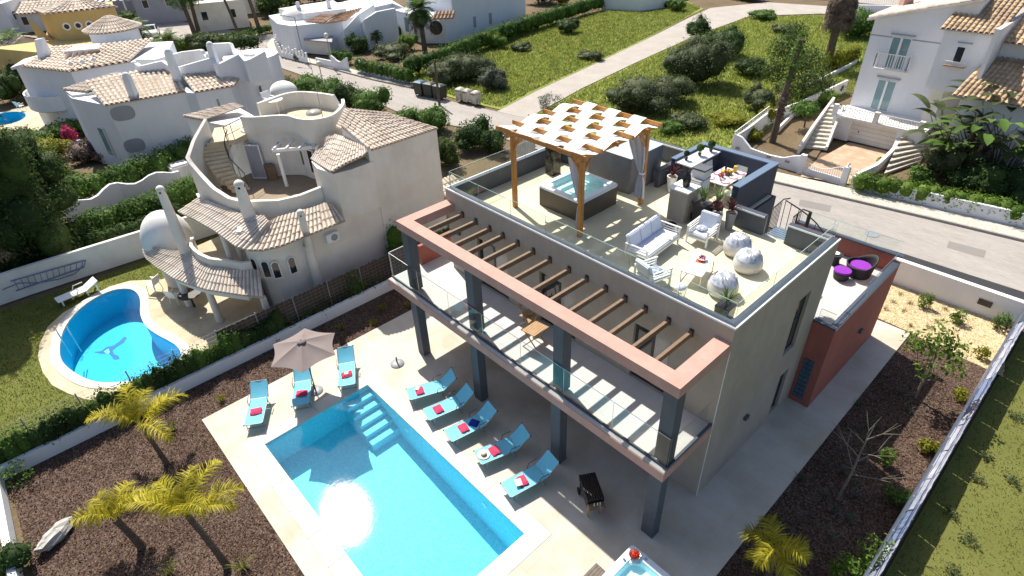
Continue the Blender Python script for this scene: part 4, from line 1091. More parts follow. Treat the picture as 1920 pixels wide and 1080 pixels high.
# dining corner
dt = thing('dining_table', 'white dining table laid for a meal inside the navy walls', 'dining table', (6.78,7.45,TZ))
MB().box(6.33,6.72,TZ+.70,7.23,8.18,TZ+.74).build('tabletop', M['plastic'], dt, bevel=.008)
for x in (6.41,7.15):
    for y in (6.8,8.1): MB().box(x-.03,y-.03,TZ,x+.03,y+.03,TZ+.698).build('leg', M['plastic'], dt)
def make_dchair():
    t = thing('dining_chair', '', 'chair')
    MB().box(-.23,-.22,.42,.23,.22,.46).build('seat', M['plastic'], t, bevel=.015)
    b = MB().add([(-.23,-.235,.44),(.23,-.235,.44),(.23,-.20,.44),(-.23,-.20,.44),(-.22,-.33,.90),(.22,-.33,.90),(.22,-.30,.90),(-.22,-.30,.90)],[(0,3,2,1),(4,5,6,7),(0,1,5,4),(1,2,6,5),(2,3,7,6),(3,0,4,7)])
    b.build('backrest', M['plastic'], t, bevel=.01)
    for x in (-.2,.2):
        for y in (-.19,.19): MB().tube([(x,y,.42),(x*1.15,y*1.15,0)], .018, 6).build('leg', M['plastic'], t)
    return t
dch = make_dchair()
for i, (x, y, a, lab) in enumerate([(6.12,6.95,-90,'white chair on the plinth side of the dining table, nearest the oven'),(6.12,7.45,-90,'white chair in the middle of the plinth side of the dining table'),(6.12,7.92,-90,'white chair on the plinth side of the dining table, furthest from the oven'),
        (7.42,6.98,90,'white chair against the outer navy wall, nearest the potted plants'),(7.42,7.5,90,'white chair in the middle of the outer navy wall side'),(7.42,7.98,90,'white chair against the outer navy wall at its far corner'),(6.8,8.33,180,'white chair at the far head of the dining table')]):
    place(dch if i == 0 else copy_tree(dch), (x, y, TZ), rad(a), lab, 'white dining chairs')
tz = TZ+.742
SEAT = ['on the plinth side, nearest the oven','in the middle of the plinth side','on the plinth side, furthest from the oven','on the outer wall side, nearest the plants','in the middle of the outer wall side','on the outer wall side, far corner']
for i, (x, y) in enumerate([(6.5,6.95),(6.5,7.45),(6.5,7.92),(7.06,6.98),(7.06,7.5),(7.06,7.98)]):
    small('place_mat', 'round pink dining table mat '+SEAT[i], 'table mat', MB().cyl(x, y, tz, tz+.008, .165, n=18), M['pinkf'], group='place mats on the dining table')
    t = small('plate', 'white dining plate '+SEAT[i], 'plate', MB().lathe([(.07,0),(.12,.016),(.11,.014),(.0001,.008)], (x,y,tz+.009), 16), M['plastic'], smooth=True, group='plates on the dining table')
fr = thing('fruit_bowl', 'bowl heaped with oranges and red fruit in the middle of the dining table', 'fruit bowl', (6.78,7.62,tz))
MB().lathe([(.07,0),(.15,.06),(.17,.1),(.14,.08),(.0001,.03)], (6.78,7.62,tz), 16).build('bowl', M['brownwood'], fr, smooth=True)
for k in range(9):
    a = k*2.4; r = .05*math.sqrt(k); MB().ball((6.78+r*math.cos(a), 7.62+r*math.sin(a), tz+.12+.02*(k % 3)), .045, 10, 6).build('fruit', M[['orange','redfruit','yellowf'][k % 3]], fr, smooth=True)
for x, y, lab in ((6.74,7.28,'jug of orange juice beside the fruit bowl, nearer the oven'),(6.86,7.95,'jug of orange juice beside the fruit bowl, nearer the far wall')):
    j = thing('juice_jug', lab, 'jug', (x,y,tz), 0, 'juice jugs'); MB().lathe([(.06,0),(.075,.1),(.05,.2),(.06,.24)], (x,y,tz), 14).build('juice', M['yellowf'], j, smooth=True)
    MB().tube([(x+.06,y,tz+.05),(x+.11,y,tz+.09),(x+.10,y,tz+.16),(x+.055,y,tz+.19)], .01, 6).build('handle', M['plastic'], j)
t = thing('table_flowers', 'pink and red flowers in a small vase on the dining table', 'flowers', (6.8,7.08,tz))
MB().cyl(6.8,7.08,tz,tz+.1,.04,.05,10).build('vase', M['plastic'], t)
add_mesh('blossoms', leaf_cloud([(6.8,7.08,tz+.16,.11,.11,.07)], 90, .06, 8), M['leaf_pink'], t)
small('wine_bottle', 'dark bottle standing on the dining table', 'bottle', MB().lathe([(.04,0),(.04,.2),(.015,.26),(.015,.32)], (6.62,7.72,tz), 12), M['black'], smooth=True)

# ------------------------------------------------------------------ annex terrace furniture
AZ = 3.052
tc = thing('tub_chair', 'black rattan tub chair with a round purple cushion', 'tub chair', (11.25,10.3,AZ))
n = 26; V = []; F = []
for inner in (0, 1):
    for l in range(6):
        f = l/5
        for j in range(n):
            a = 2*PI*j/n; hb = .46+.34*max(0, math.cos(a-rad(35)))**1.2
            r = (.40+.10*f)-(.05 if inner else 0); rz = (AZ+.02+f*hb)
            V.append((11.25+r*math.cos(a), 10.3+r*math.sin(a), rz))
for inner in (0, 1):
    o = inner*6*n
    for l in range(5):
        for j in range(n):
            q = (o+l*n+j, o+l*n+(j+1) % n, o+(l+1)*n+(j+1) % n, o+(l+1)*n+j); F.append(q if not inner else q[::-1])
for j in range(n): F.append((5*n+j, 5*n+(j+1) % n, 6*n+5*n+(j+1) % n, 6*n+5*n+j))
add_mesh('shell', (V, F), M['rattan'], tc, True)
MB().lathe([(.33,0),(.36,.04),(.34,.10),(.0001,.11)], (11.25,10.3,AZ+.34), 20).build('cushion', M['purple'], tc, smooth=True)
ot = thing('ottoman', 'round black rattan footstool with a purple cushion', 'footstool', (10.9,9.62,AZ))
MB().lathe([(.20,0),(.25,.02),(.30,.28),(.28,.30),(.0001,.30)], (10.9,9.62,AZ), 20).build('base', M['rattan'], ot, smooth=True)
MB().lathe([(.28,0),(.31,.03),(.29,.08),(.0001,.09)], (10.9,9.62,AZ+.302), 20).build('cushion', M['purple'], ot, smooth=True)
sd = thing('side_table', 'small round black side table on the red annex terrace', 'side table', (10.28,10.45,AZ))
MB().lathe([(.22,0),(.18,.2),(.26,.42),(.26,.44),(.0001,.44)], (10.28,10.45,AZ), 18).build('body', M['rattan'], sd, smooth=True)
small('ashtray', 'white saucer with yellow flowers on the round black side table', 'saucer', MB().lathe([(.08,0),(.13,.03),(.1,.025),(.0001,.02)], (10.28,10.45,AZ+.442), 14), M['plastic'], smooth=True)
# ------------------------------------------------------------------ balcony furniture
BZ = 3.107
ft = thing('folding_table', 'square slatted teak folding table on the balcony', 'folding table', (5.624, -1.056, BZ), rad(8)); ORIG[ft.name] = Vector((0,0,0))
for i in range(8): MB().box(-.33+.0835*i, -.33, .70, -.33+.0835*i+.072, .33, .722).build('slat', M['teak'], ft)
MB().box(-.33,-.28,.665,.33,-.24,.698).box(-.33,.24,.665,.33,.28,.698).build('apron', M['teak'], ft)
for sy in (-.26,.26):
    MB().beam((-.3,sy,0),(.28,sy,.66),.03,.03).build('leg', M['teak'], ft); MB().beam((.3,sy*.85,0),(-.28,sy*.85,.66),.03,.03).build('leg', M['teak'], ft)
def make_fchair():
    t = thing('folding_chair', '', 'folding chair')
    for i in range(6): MB().box(-.2+.068*i, -.2, .44, -.2+.068*i+.058, .2, .458).build('slat', M['teak'], t)
    for s in (-.19,.19):
        MB().beam((s,.24,0),(s,-.24,.95),.028,.03).build('leg', M['teak'], t); MB().beam((s*.85,-.26,0),(s*.85,.2,.44),.028,.03).build('leg', M['teak'], t)
    MB().box(-.19,-.255,.72,.19,-.235,.76).box(-.19,-.275,.84,.19,-.255,.88).build('back_slat', M['teak'], t)
    return t
fc = make_fchair(); q = (4.771, -0.534)
place(fc, (q[0]-.1, q[1]+.05, BZ), rad(-75), 'teak folding chair left of the balcony table', 'balcony folding chairs')
q = (4.954, 1.15); place(copy_tree(fc), (q[0], min(q[1], -.5), BZ), rad(150), 'teak folding chair close to the balcony door', 'balcony folding chairs')

# ------------------------------------------------------------------ pool deck furniture
def make_lounger():
    t = thing('sun_lounger', '', 'sun lounger')
    w = .62                                              # local: foot end at x=0, head along +x
    fr = MB()
    for s in (-w/2, w/2):
        fr.tube([(0,s,.33),(1.28,s,.33)], .016, 6); fr.tube([(1.28,s,.33),(1.78,s,.74)], .016, 6)
        fr.tube([(.22,s,.32),(.16,s,.02)], .014, 6); fr.tube([(1.12,s,.32),(1.24,s,.02)], .014, 6)
    fr.tube([(0,-w/2,.33),(0,w/2,.33)], .016, 6); fr.tube([(1.78,-w/2,.74),(1.78,w/2,.74)], .016, 6)
    fr.tube([(.16,-w/2,.02),(.16,w/2,.02)], .014, 6); fr.tube([(1.24,-w/2,.02),(1.24,w/2,.02)], .014, 6)
    tag(fr.build('frame', M['greymetal'], t), kind='stuff')
    n = 8; V = []; F = []
    for i in range(n+1):
        x = .01+1.26*i/n; sag = -.03*math.sin(PI*i/n)
        V += [(x,-w/2+.01,.345+sag*.3),(x,0,.338+sag),(x,w/2-.01,.345+sag*.3)]
    for i in range(n): F += [(i*3,i*3+3,i*3+4,i*3+1),(i*3+1,i*3+4,i*3+5,i*3+2)]
    add_mesh('seat_sling', (V, F), M['sling'], t, True)
    V = []; F = []
    for i in range(n+1):
        f = i/n; x = 1.285+.485*f; z = .35+.40*f-.02*math.sin(PI*f)
        V += [(x,-w/2+.01,z+.005),(x+.01,0,z-.008),(x,w/2-.01,z+.005)]
    for i in range(n): F += [(i*3,i*3+3,i*3+4,i*3+1),(i*3+1,i*3+4,i*3+5,i*3+2)]
    add_mesh('back_sling', (V, F), M['sling'], t, True)
    for x, z in ((0,.33),(1.78,.74)):
        for s in (-w/2, w/2): MB().ball((x,s,z), .028, 8, 5).build('corner_cap', M['rubber'], t)
    for s in (-w/2-.03, w/2+.03): MB().tube([(1.0,s,.33),(1.06,s,.52),(1.36,s,.53)], .013, 6).build('armrest', M['darkmetal'], t)
    return t
def make_towel(seed):
    r = random.Random(seed)
    def slab(z, lx, ly, ox):
        n = 6; V = []; F = []
        for i in range(n+1):
            for j in range(n+1):
                e = (i in (0,n) or j in (0,n))
                V.append((ox+lx*(i/n-.5), ly*(j/n-.5)+.012*math.sin(i*1.7+seed), z+(0 if e else .03+r.uniform(-.008,.012))))
        for i in range(n):
            for j in range(n): F.append((i*(n+1)+j,(i+1)*(n+1)+j,(i+1)*(n+1)+j+1,i*(n+1)+j+1))
        return V, F
    a = slab(.0, .30, .40, -.02); b = slab(.028, .26, .38, .0)
    return merge((np.array(a[0]), np.array(a[1])), (np.array(b[0]), np.array(b[1])))
LS = [((1.965, -3.999, 1.189), 'turquoise sun lounger at the upper end of the house row, by the empty parasol stand', .45),
 ((3.226, -4.126, 1.335), 'turquoise sun lounger second from the upper end of the row along the house', .5),
 ((4.529, -4.156, 1.387), 'turquoise sun lounger with a royal blue towel on its seat', .62),
 ((5.926, -4.021, 1.276), 'turquoise sun lounger with a white straw hat at its foot', .62),
 ((7.465, -4.199, 1.37), 'turquoise sun lounger closest to the barbecue cart', .62),
 ((-0.696, -8.699, 2.569), 'turquoise sun lounger at the outer corner of the deck beside the mulch', .62),
 ((-0.363, -7.077, 2.61), 'turquoise sun lounger under the edge of the open parasol', .6),
 ((-0.069, -5.366, 2.618), 'turquoise sun lounger between the open parasol and the empty parasol base', .6)]
TL = ['folded raspberry towel on the lounger by the empty parasol base', 'folded raspberry towel on the second lounger of the house row', 'folded raspberry towel beside the royal blue towel', 'folded dark raspberry towel behind the straw hat', 'folded raspberry towel on the lounger closest to the barbecue cart', 'folded raspberry towel on the lounger at the deck corner', 'folded raspberry towel on the lounger under the parasol', 'folded raspberry towel with a pale card on the lounger near the empty parasol base']
lg = make_lounger()
for i, ((x, y, a), lab, tx) in enumerate(LS):
    o = place(lg if i == 0 else copy_tree(lg), (x, y, .002), a, lab, 'sun loungers around the pool')
    tw = add_mesh('towel', make_towel(i), M['towel'])
    tag(tw, TL[i], 'towel', 'folded towels on the loungers')
    tw.location = (x+math.cos(a)*tx, y+math.sin(a)*tx, .352); tw.rotation_euler = (0, 0, a+.15*math.sin(i*3))
def onl(i, f, s, z=.36):
    (x, y, a), _, _ = LS[i]; return (x+math.cos(a)*f-math.sin(a)*s, y+math.sin(a)*f+math.cos(a)*s, z)
tw = add_mesh('towel', make_towel(20), M['towelblue']); tag(tw, 'crumpled royal blue towel on a lounger seat', 'towel'); tw.location = onl(2, 1.02, 0, .35); tw.rotation_euler = (0,0,LS[2][0][2]+.6); tw.scale = (.9,.8,1.4)
q = onl(3, .22, .02, .36)
hat = thing('straw_hat', 'wide white straw hat with a dark band on a lounger', 'hat', q)
MB().lathe([(.20,0),(.21,.006),(.10,.02),(.095,.09),(.07,.115),(.0001,.12)], q, 20).build('brim_and_crown', M['straw'], hat, smooth=True)
MB().lathe([(.101,.024),(.10,.055)], q, 20).build('band', M['darkmetal'], hat)
q = onl(4, .45, -.02, .40)
small('magazine', 'pale magazine lying on the towel closest to the barbecue cart', 'magazine', MB().cbox((q[0],q[1],q[2]+.025), (.20,.26,.012), 1.1), M['straw'])
q = onl(7, .6, .0, .40); small('card', 'pale square card lying on the towel near the empty parasol base', 'card', MB().cbox((q[0],q[1],q[2]+.025), (.15,.15,.008), 1.0), M['straw'])
q = onl(0, .38, .1, .40); small('booklet', 'small white booklet on the towel by the empty parasol base', 'booklet', MB().cbox((q[0],q[1],q[2]+.02), (.13,.17,.01), .6), M['straw'])
# parasol
um = thing('parasol', 'open taupe parasol shading the loungers beside the pool', 'parasol', (-1.0,-6.23,0))
cc = Vector((-1.03,-6.18)); apex = 2.42; V = []; F = []
rim = [(-1.207, -7.34), (-2.02, -5.527), (-0.924, -5.014), (0.035, -5.752), (-0.122, -6.906), (-2.119, -6.624)]
ang = sorted(math.atan2(y-cc.y, x-cc.x) for x, y in rim)
K = 6; sub = 8; Ln = 8
ang = [rad(-148)+2*PI*i/6 for i in range(6)]
cols_ = []
for i in range(K):
    for s in range(sub):
        f = s/sub; a0 = ang[i]; a1 = ang[(i+1) % K]+(2*PI if i == K-1 else 0)
        P0 = Vector((math.cos(a0), math.sin(a0)))*1.27; P1 = Vector((math.cos(a1), math.sin(a1)))*1.27
        P = P0.lerp(P1, f); cat = math.sin(PI*f)
        P *= (1-.09*cat); cols_.append((P, cat))
V.append((cc.x, cc.y, apex))
for l in range(1, Ln+1):
    f = l/Ln
    for P, cat in cols_:
        V.append((cc.x+P.x*f, cc.y+P.y*f, apex-.40*f**1.15-.05*cat*math.sin(PI*f*.9)+.02*cat*f))
k = len(cols_)
F = [(0, 1+j, 1+(j+1) % k) for j in range(k)]
me = bpy.data.meshes.new('canopy')
fs = F[:]
for l in range(1, Ln):
    for j in range(k): fs.append((1+(l-1)*k+j, 1+l*k+j, 1+l*k+(j+1) % k, 1+(l-1)*k+(j+1) % k))
me.from_pydata([(v[0]+1.0, v[1]+6.23, v[2]) for v in V], [], fs); me.materials.append(M['taupe'])
link_mesh('canopy', me, um)
MB().dome((cc.x,cc.y,apex-.005), .17, .06, 12, 3).build('vent_cap', M['taupe'], um, smooth=True)
MB().tube([(-1.0,-6.23,.06),(-1.015,-6.2,1.3),(cc.x,cc.y,2.5)], .022, 8).build('pole', M['darkmetal'], um)
for a in ang:
    MB().tube([(cc.x,cc.y,apex-.03),(cc.x+1.25*math.cos(a),cc.y+1.25*math.sin(a),apex-.42)], .009, 5).build('rib', M['darkmetal'], um)
    MB().tube([(cc.x,cc.y,1.95),(cc.x+.62*math.cos(a),cc.y+.62*math.sin(a),apex-.21)], .008, 5).build('strut', M['darkmetal'], um)
def pbase(x, y, par):
    MB().lathe([(.27,0),(.275,.03),(.22,.075),(.06,.09),(.05,.09),(.0001,.09)], (x,y,.003), 22).build('base', M['greymetal'], par, smooth=True)
    MB().cyl(x, y, .085, .36, .03, n=10).build('sleeve', M['darkmetal'], par)
pbase(-1.0,-6.23,um)
pb = thing('parasol_stand', 'empty round parasol stand with a short sleeve on the deck', 'parasol stand', (-0.068,-3.17,0)); pbase(-0.068,-3.17,pb)
# barbecue cart in the shade
bq = thing('barbecue', 'black barbecue cart on wooden legs in the shade of the balcony', 'barbecue', (9.42,-2.52,0), -.56); ORIG[bq.name] = Vector((0,0,0))
MB().box(-.46,-.25,.62,.46,.25,.80).build('firebox', M['black'], bq, bevel=.02)
b = MB().box(-.47,-.26,.803,.47,.26,.84); b.build('lid', M['darkmetal'], bq, bevel=.012)
for i in range(7): MB().box(-.44,-.225+.07*i,.843,.44,-.195+.07*i,.865).build('grill_bar', M['black'], bq)
for x in (-.4,.4):
    for y in (-.2,.2): MB().box(x-.025,y-.025,0 if x > 0 else .1,x+.025,y+.025,.618).build('leg', M['teak'] if x > 0 else M['darkmetal'], bq)
for y in (-.25,.25): MB().tube([(-.42,y-.02,.12),(-.42,y+.02,.12)], .12, 14).build('wheel', M['rubber'], bq)
MB().box(-.38,-.19,.22,.38,.19,.25).build('shelf', M['brownwood'], bq)
MB().box(.462,-.24,.66,.68,.24,.69).build('side_shelf', M['brownwood'], bq)
for y in (-.08,.02,.1): MB().cyl(.55, y, .692, .80, .025, .015, 8).build('spice_jar', M['straw'], bq)
# lower hot tub with step and flower bowl
sp2 = spa('hot_tub', 'pale blue hot tub on the shaded end of the pool deck', 11.36, -5.15, 13.1, -3.08, .003, .80, M['slate'], .22)
stp = thing('spa_step', 'weathered grey wooden step beside the lower hot tub', 'step', (11.1,-4.35,0))
for i in range(5): MB().box(10.88+.085*i, -4.72, .30, 10.955+.085*i, -3.98, .33).build('plank', M['greywood'], stp)
MB().box(10.9,-4.7,.003,10.94,-4.0,.298).box(11.25,-4.7,.003,11.29,-4.0,.298).build('riser', M['greywood'], stp)
bw = thing('flower_bowl', 'silver bowl of red flowers on the corner of the lower hot tub', 'flower bowl', (11.63,-3.34,.80))
MB().lathe([(.06,0),(.12,.05),(.16,.10),(.13,.09),(.0001,.03)], (11.63,-3.34,.803), 18).build('bowl', M['steel'], bw, smooth=True)
add_mesh('blossoms', leaf_cloud([(11.63,-3.34,.94,.12,.12,.06)], 110, .07, 5), leafy('red_petals', [(.45,.02,.015),(.62,.05,.02),(.70,.12,.05)], .3), bw)
for x, y in ((11.46,-3.6),): small('glass_tumbler', 'small glass with a straw on the rim of the lower hot tub', 'glass', MB().cyl(x, y, .803, .90, .03, .036, 10), M['stonetop'])

# ------------------------------------------------------------------ tile roofs, chimneys, windows
def resample(P, n):
    P = [Vector(q) for q in P]; L = [0]
    for i in range(len(P)-1): L.append(L[-1]+(P[i+1]-P[i]).length)
    out = []
    for i in range(n+1):
        d = L[-1]*i/n; k = 0
        while k < len(P)-2 and L[k+1] < d: k += 1
        seg = max(L[k+1]-L[k], 1e-9); out.append(P[k].lerp(P[k+1], min(max((d-L[k])/seg, 0), 1)))
    return out

def tile_roof(parent, eave, top, mat_, pitch=.2, row=.36, name='roof_tiles', ridge=None, lip=.05):
    """barrel tiles in columns from the top line down to the eave line; every tile a curved shell"""
    le = sum((Vector(eave[i+1])-Vector(eave[i])).length for i in range(len(eave)-1)); lt = sum((Vector(top[i+1])-Vector(top[i])).length for i in range(len(top)-1))
    n = max(2, int(max(le, lt)/pitch)); E = resample(eave, n); T = resample(top, n)
    V = []; F = []; mb = MB()
    rr = random.Random(len(eave)*7+n)
    for i in range(n):
        e0, e1, t0, t1 = E[i], E[i+1], T[i], T[i+1]
        ln = ((t0+t1)/2-(e0+e1)/2).length; k = max(1, int(ln/row))
        nrm = (e1-e0).cross(t0-e0)
        if nrm.length < 1e-6: nrm = (t1-t0).cross(t0-e0)
        nrm = nrm.normalized() if nrm.length > 1e-9 else Vector((0,0,1))
        if nrm.z < 0: nrm = -nrm
        for j in range(k):
            b = len(V); lift = rr.uniform(-.004,.006)
            for f, up, sc in ((j/k, .020, 1.0), ((j+1.10)/k if j < k-1 else 1.0, -.004, .86)):
                a = e0.lerp(t0, f); c = e1.lerp(t1, f); w = (c-a)
                for q in range(5):
                    an = PI*q/4; u = .5-.40*sc*math.cos(an); V.append(a+w*u+nrm*(up+lift+w.length*.34*math.sin(an)*sc))
            for q in range(4): F.append((b+q, b+q+1, b+5+q+1, b+5+q))
    o = add_mesh(name, ([tuple(v) for v in V], F), mat_, parent, False); tag(o, kind='stuff')
    # bedding under the tiles
    d = MB()
    for i in range(n): d.add([E[i], E[i+1], T[i+1], T[i]], [(0,1,2,3)])
    for i in range(n): d.add([E[i], E[i+1], E[i+1]-Vector((0,0,lip)), E[i]-Vector((0,0,lip))], [(0,3,2,1)])
    d.build('roof_bed', M['bedding'], parent)
    return o
M['bedding'] = surface('clay_channel_tiles', (0.47,0.39,0.315), (0.39,0.315,0.25), 3.0, 0.9)

def ridge_tiles(parent, pts, mat_, r=.09, step=.3):
    L = sum((Vector(pts[i+1])-Vector(pts[i])).length for i in range(len(pts)-1)); n = max(2, int(L/step)); P = resample(pts, n); b = MB()
    for i in range(n): b.tube([P[i], P[i+1]+(P[i+1]-P[i])*.12], [r, r*.8], 8)
    tag(b.build('ridge_tiles', mat_, parent), kind='stuff')

def chimney(parent, x, y, z0, z1, r0, r1, mat_, square=False, holes=True):
    b = MB()
    if square: b.tube([(x,y,z0),(x,y,z1)], [r0*1.3,r1*1.3], 4)
    else: b.tube([(x,y,z0),(x,y,z1)], [r0,r1], 14)
    c = b.build('chimney', mat_, parent, smooth=not square)
    MB().dome((x,y,z1), r1*1.08, r1*1.0, 14, 4).build('chimney_cap', mat_, c, smooth=True)
    if holes:
        for a in range(4):
            an = a*PI/2-.5; MB().tube([(x+r1*.96*math.cos(an), y+r1*.96*math.sin(an), z1-.1),(x+r1*1.04*math.cos(an), y+r1*1.04*math.sin(an), z1-.1)], r1*.28, 8).build('smoke_hole', M['black'], c)
    return c

def win(parent, c, w, h, nrm, frame, pane, arch=False, depth=.06, bars=True, name='window', proud=.012):
    """window set on a wall: c centre, nrm outward plan direction"""
    n = Vector((nrm[0], nrm[1], 0)).normalized(); t = Vector((-n.y, n.x, 0)); c = Vector(c); up = Vector((0,0,1))
    def outline(w, h):
        if not arch: return [(-w/2,-h/2),(w/2,-h/2),(w/2,h/2),(-w/2,h/2)]
        return [(-w/2,-h/2),(w/2,-h/2)]+[(w/2*math.cos(PI*i/8), h/2-w/2+w/2*math.sin(PI*i/8)) for i in range(9)]
    o, i_ = outline(w, h), outline(w-.09, h-.09); k = len(o)
    P = lambda q, d: c+t*q[0]+up*q[1]+n*d
    V = [P(q, proud) for q in o]+[P(q, proud) for q in i_]+[P(q, -depth) for q in i_]+[P(q, -depth) for q in o]
    F = [(j, (j+1) % k, k+(j+1) % k, k+j) for j in range(k)]+[(k+j, k+(j+1) % k, 2*k+(j+1) % k, 2*k+j) for j in range(k)]+[(3*k+j, 3*k+(j+1) % k, (j+1) % k, j) for j in range(k)]
    b = MB(); b.add(V, F)
    if bars:
        b.beam(P((0,-h/2+.045), -.02), P((0, h/2-.045), -.02), .03, .03); b.beam(P((-w/2+.045, h*.1), -.021), P((w/2-.045, h*.1), -.021), .03, .03)
    f = b.build(name, frame, parent)
    MB().add([P(q, .004) for q in i_], [tuple(range(k))]).build('pane', pane, f)
    return f

# ------------------------------------------------------------------ the round house next door
rh = thing('round_house', 'cream house of curved walls with tile roofs and outside stair beside the kidney pool', 'house', (-9.5,-1.5,0))
body = [(-6.25,4.2),(-6.25,-4.2),(-6.42,-4.75),(-6.75,-5.15),(-7.3,-5.42),(-7.42,-4.4),(-12.7,-4.4),(-13.2,4.6)]
MB().prism(body, 0, 3.55).build('wall', M['cream'], rh)
# first floor loggia
MB().prism([(-7.42,-4.38),(-7.32,-5.44),(-7.3,-6.15),(-7.9,-6.5),(-8.7,-6.66),(-9.9,-6.75),(-11.0,-6.6),(-11.3,-4.38)], 2.05, 2.3).build('loggia_floor', M['patio'], rh)
lp = [(-10.154, -6.787), (-9.581, -6.798), (-9.09, -6.753), (-8.412, -6.578), (-7.824, -6.188), (-7.378, -5.932), (-7.093, -5.773)]
MB().wall([(-10.9,-6.5)]+lp+[(-6.9,-5.45)], .14, 2.05, 2.85).build('loggia_parapet', M['cream'], rh)
for p in ((-8.046, -5.99), (-7.968, -5.582)): MB().cyl(p[0]-.05, p[1]+.1, 2.3, 3.85, .11, .10, 10).build('loggia_post', M['cream'], rh, smooth=True)
win(rh, (-9.3,-4.4,3.0), 1.6, 1.3, (0,-1), M['frame'], M['pane'])
# porch roof over the patio
pe = [(-13.238, -8.203, 1.98), (-12.659, -8.302, 1.98), (-12.122, -8.36, 1.98), (-10.991, -8.255, 1.98), (-9.465, -8.006, 1.98), (-8.484, -7.67, 1.98), (-7.553, -7.282, 1.98), (-6.719, -6.763, 1.98), (-6.001, -6.325, 1.98), (-5.295, -5.843, 1.98)]
pt = [(-12.243, -8.045, 2.5), (-11.62, -7.77, 2.5), (-11.021, -7.45, 2.5), (-10.542, -7.053, 2.5), (-10.129, -6.845, 2.5), (-9.449, -6.745, 2.5), (-8.453, -6.677, 2.5), (-7.469, -6.186, 2.5), (-7.068, -5.799, 2.5)]+[(-6.55,-5.3,2.5)]
tile_roof(rh, pe, pt, M['tile_grey'], .19, .34)
MB().wall([(q[0]*.97-.28, q[1]*.97-.0) for q in pe[1:-1]], .16, 1.62, 1.93).build('porch_beam', M['cream'], rh)
for q in ((-8.065, -7.183), (-5.75,-5.75), (-10.3,-7.75)):
    b = MB().cyl(q[0], q[1], 0, 1.72, .17, .13, 12); b.build('porch_pillar', M['cream'], rh, smooth=True)
MB().lathe([(.8,0),(.8,2.2)], (-12.753,-7.164,0), 26).build('round_room', M['cream'], rh, smooth=True)
MB().dome((-12.753,-7.164,2.205), 1.10, 1.5, 28, 9).build('dome', M['white'], rh, smooth=True)
win(rh, (-7.9,-4.42,1.05), .9, 1.9, (0,-1), M['brownwood'], M['pane'], True, name='porch_door')
win(rh, (-6.95,-5.33,1.0), .7, 1.7, (-.5,-1), M['tile_red'], M['pane'], True, name='porch_door')
# chimneys
chimney(rh, -10.555, -7.003, 2.3, 5.499, .26, .16, M['cream'])
chimney(rh, -8.0, -4.62, 3.9, 5.72, .30, .19, M['cream'])
chimney(rh, -5.95, -3.2, 3.0, 4.62, .17, .14, M['cream'])
MB().cyl(-6.12, -3.2, 0, 3.0, .2, .2, 12).build('chimney_breast', M['cream'], rh, smooth=True)
# upper curved roof
ue = [(-11.562, -6.518, 3.9), (-10.112, -6.241, 3.9), (-8.374, -6.004, 3.9), (-7.487, -5.894, 3.8), (-6.702, -5.847, 3.8), (-6.429, -5.588, 3.65)]
ut = [(-11.418, -5.524, 4.3), (-9.631, -5.063, 4.3), (-7.914, -4.722, 4.3), (-7.465, -4.169, 4.3), (-6.776, -4.287, 4.3)]
tile_roof(rh, ue, ut, M['tile_grey'], .19, .34)
ue2 = [(-6.424, -5.543, 3.62), (-5.968, -5.135, 3.62), (-5.705, -4.397, 3.62), (-5.724, -3.698, 3.62), (-5.719, -3.341, 3.62), (-5.737, -2.693, 3.62), (-5.721, -1.448, 3.62)]
ut2 = [(-6.977, -4.226, 4.2), (-7.122, -3.784, 4.2), (-7.021, -3.228, 4.2), (-6.83, -2.306, 4.2), (-6.85, -1.628, 4.2), (-6.437, -1.592, 4.2)]
tile_roof(rh, ue2, ut2, M['tile'], .21, .34)
ridge_tiles(rh, [ue2[0], ut2[0]], M['tile'])
MB().wall([(-12.2,-4.3),(-12.3,-5.3),(-10.6,-5.5),(-9.0,-5.4),(-7.6,-5.2),(-7.3,-5.42)], .2, 3.5, 4.1).build('eave_wall', M['cream'], rh)
# roof terrace with its curved walls
MB().prism([(-12.4,-4.9),(-11.2,-5.1),(-9.6,-4.9),(-8.5,-4.45),(-8.0,-3.9),(-7.45,-3.2),(-7.25,-2.5),(-7.3,-1.5),(-7.3,.5),(-12.6,.5),(-13.2,-2)], 3.552, 4.0).build('terrace_floor', M['brown_terrace'], rh)
sw = [((-13.269, -3.687), 7.0), ((-12.735, -4.598), 6.4), ((-12.068, -5.27), 5.9), ((-11.244, -5.165), 5.4), ((-10.237, -5.077), 5.0), ((-9.151, -4.857), 4.8), ((-8.504, -4.529), 4.75), ((-8.241, -4.134), 4.72), ((-7.61, -3.42), 4.7), ((-7.362, -2.561), 4.7), ((-7.336, -1.521), 4.75)]
swp = resample([(a[0], a[1], z) for a, z in sw], 30)
MB().wall([(q.x, q.y) for q in swp], .17, 3.5, [q.z for q in swp]).build('stair_wall', M['cream'], rh, smooth=False)
le = [(-8.579, -3.879, 4.2), (-8.186, -3.785, 4.2), (-7.544, -3.249, 4.2), (-7.437, -2.529, 4.2), (-7.885, -1.658, 4.2)]; lt = [(-8.422, -4.051, 4.5), (-8.041, -3.763, 4.5), (-7.601, -3.213, 4.5), (-7.504, -2.493, 4.5), (-7.807, -1.465, 4.5)]
tile_roof(rh, le, lt, M['tile'], .2, .3)
bb = [(-8.902, -3.783), (-8.503, -3.688), (-7.853, -3.145), (-7.745, -2.416), (-8.198, -1.533)]
MB().wall([(q[0]+.03, q[1]+.03) for q in bb], .2, 3.7, 4.12).build('ledge_wall', M['cream'], rh)
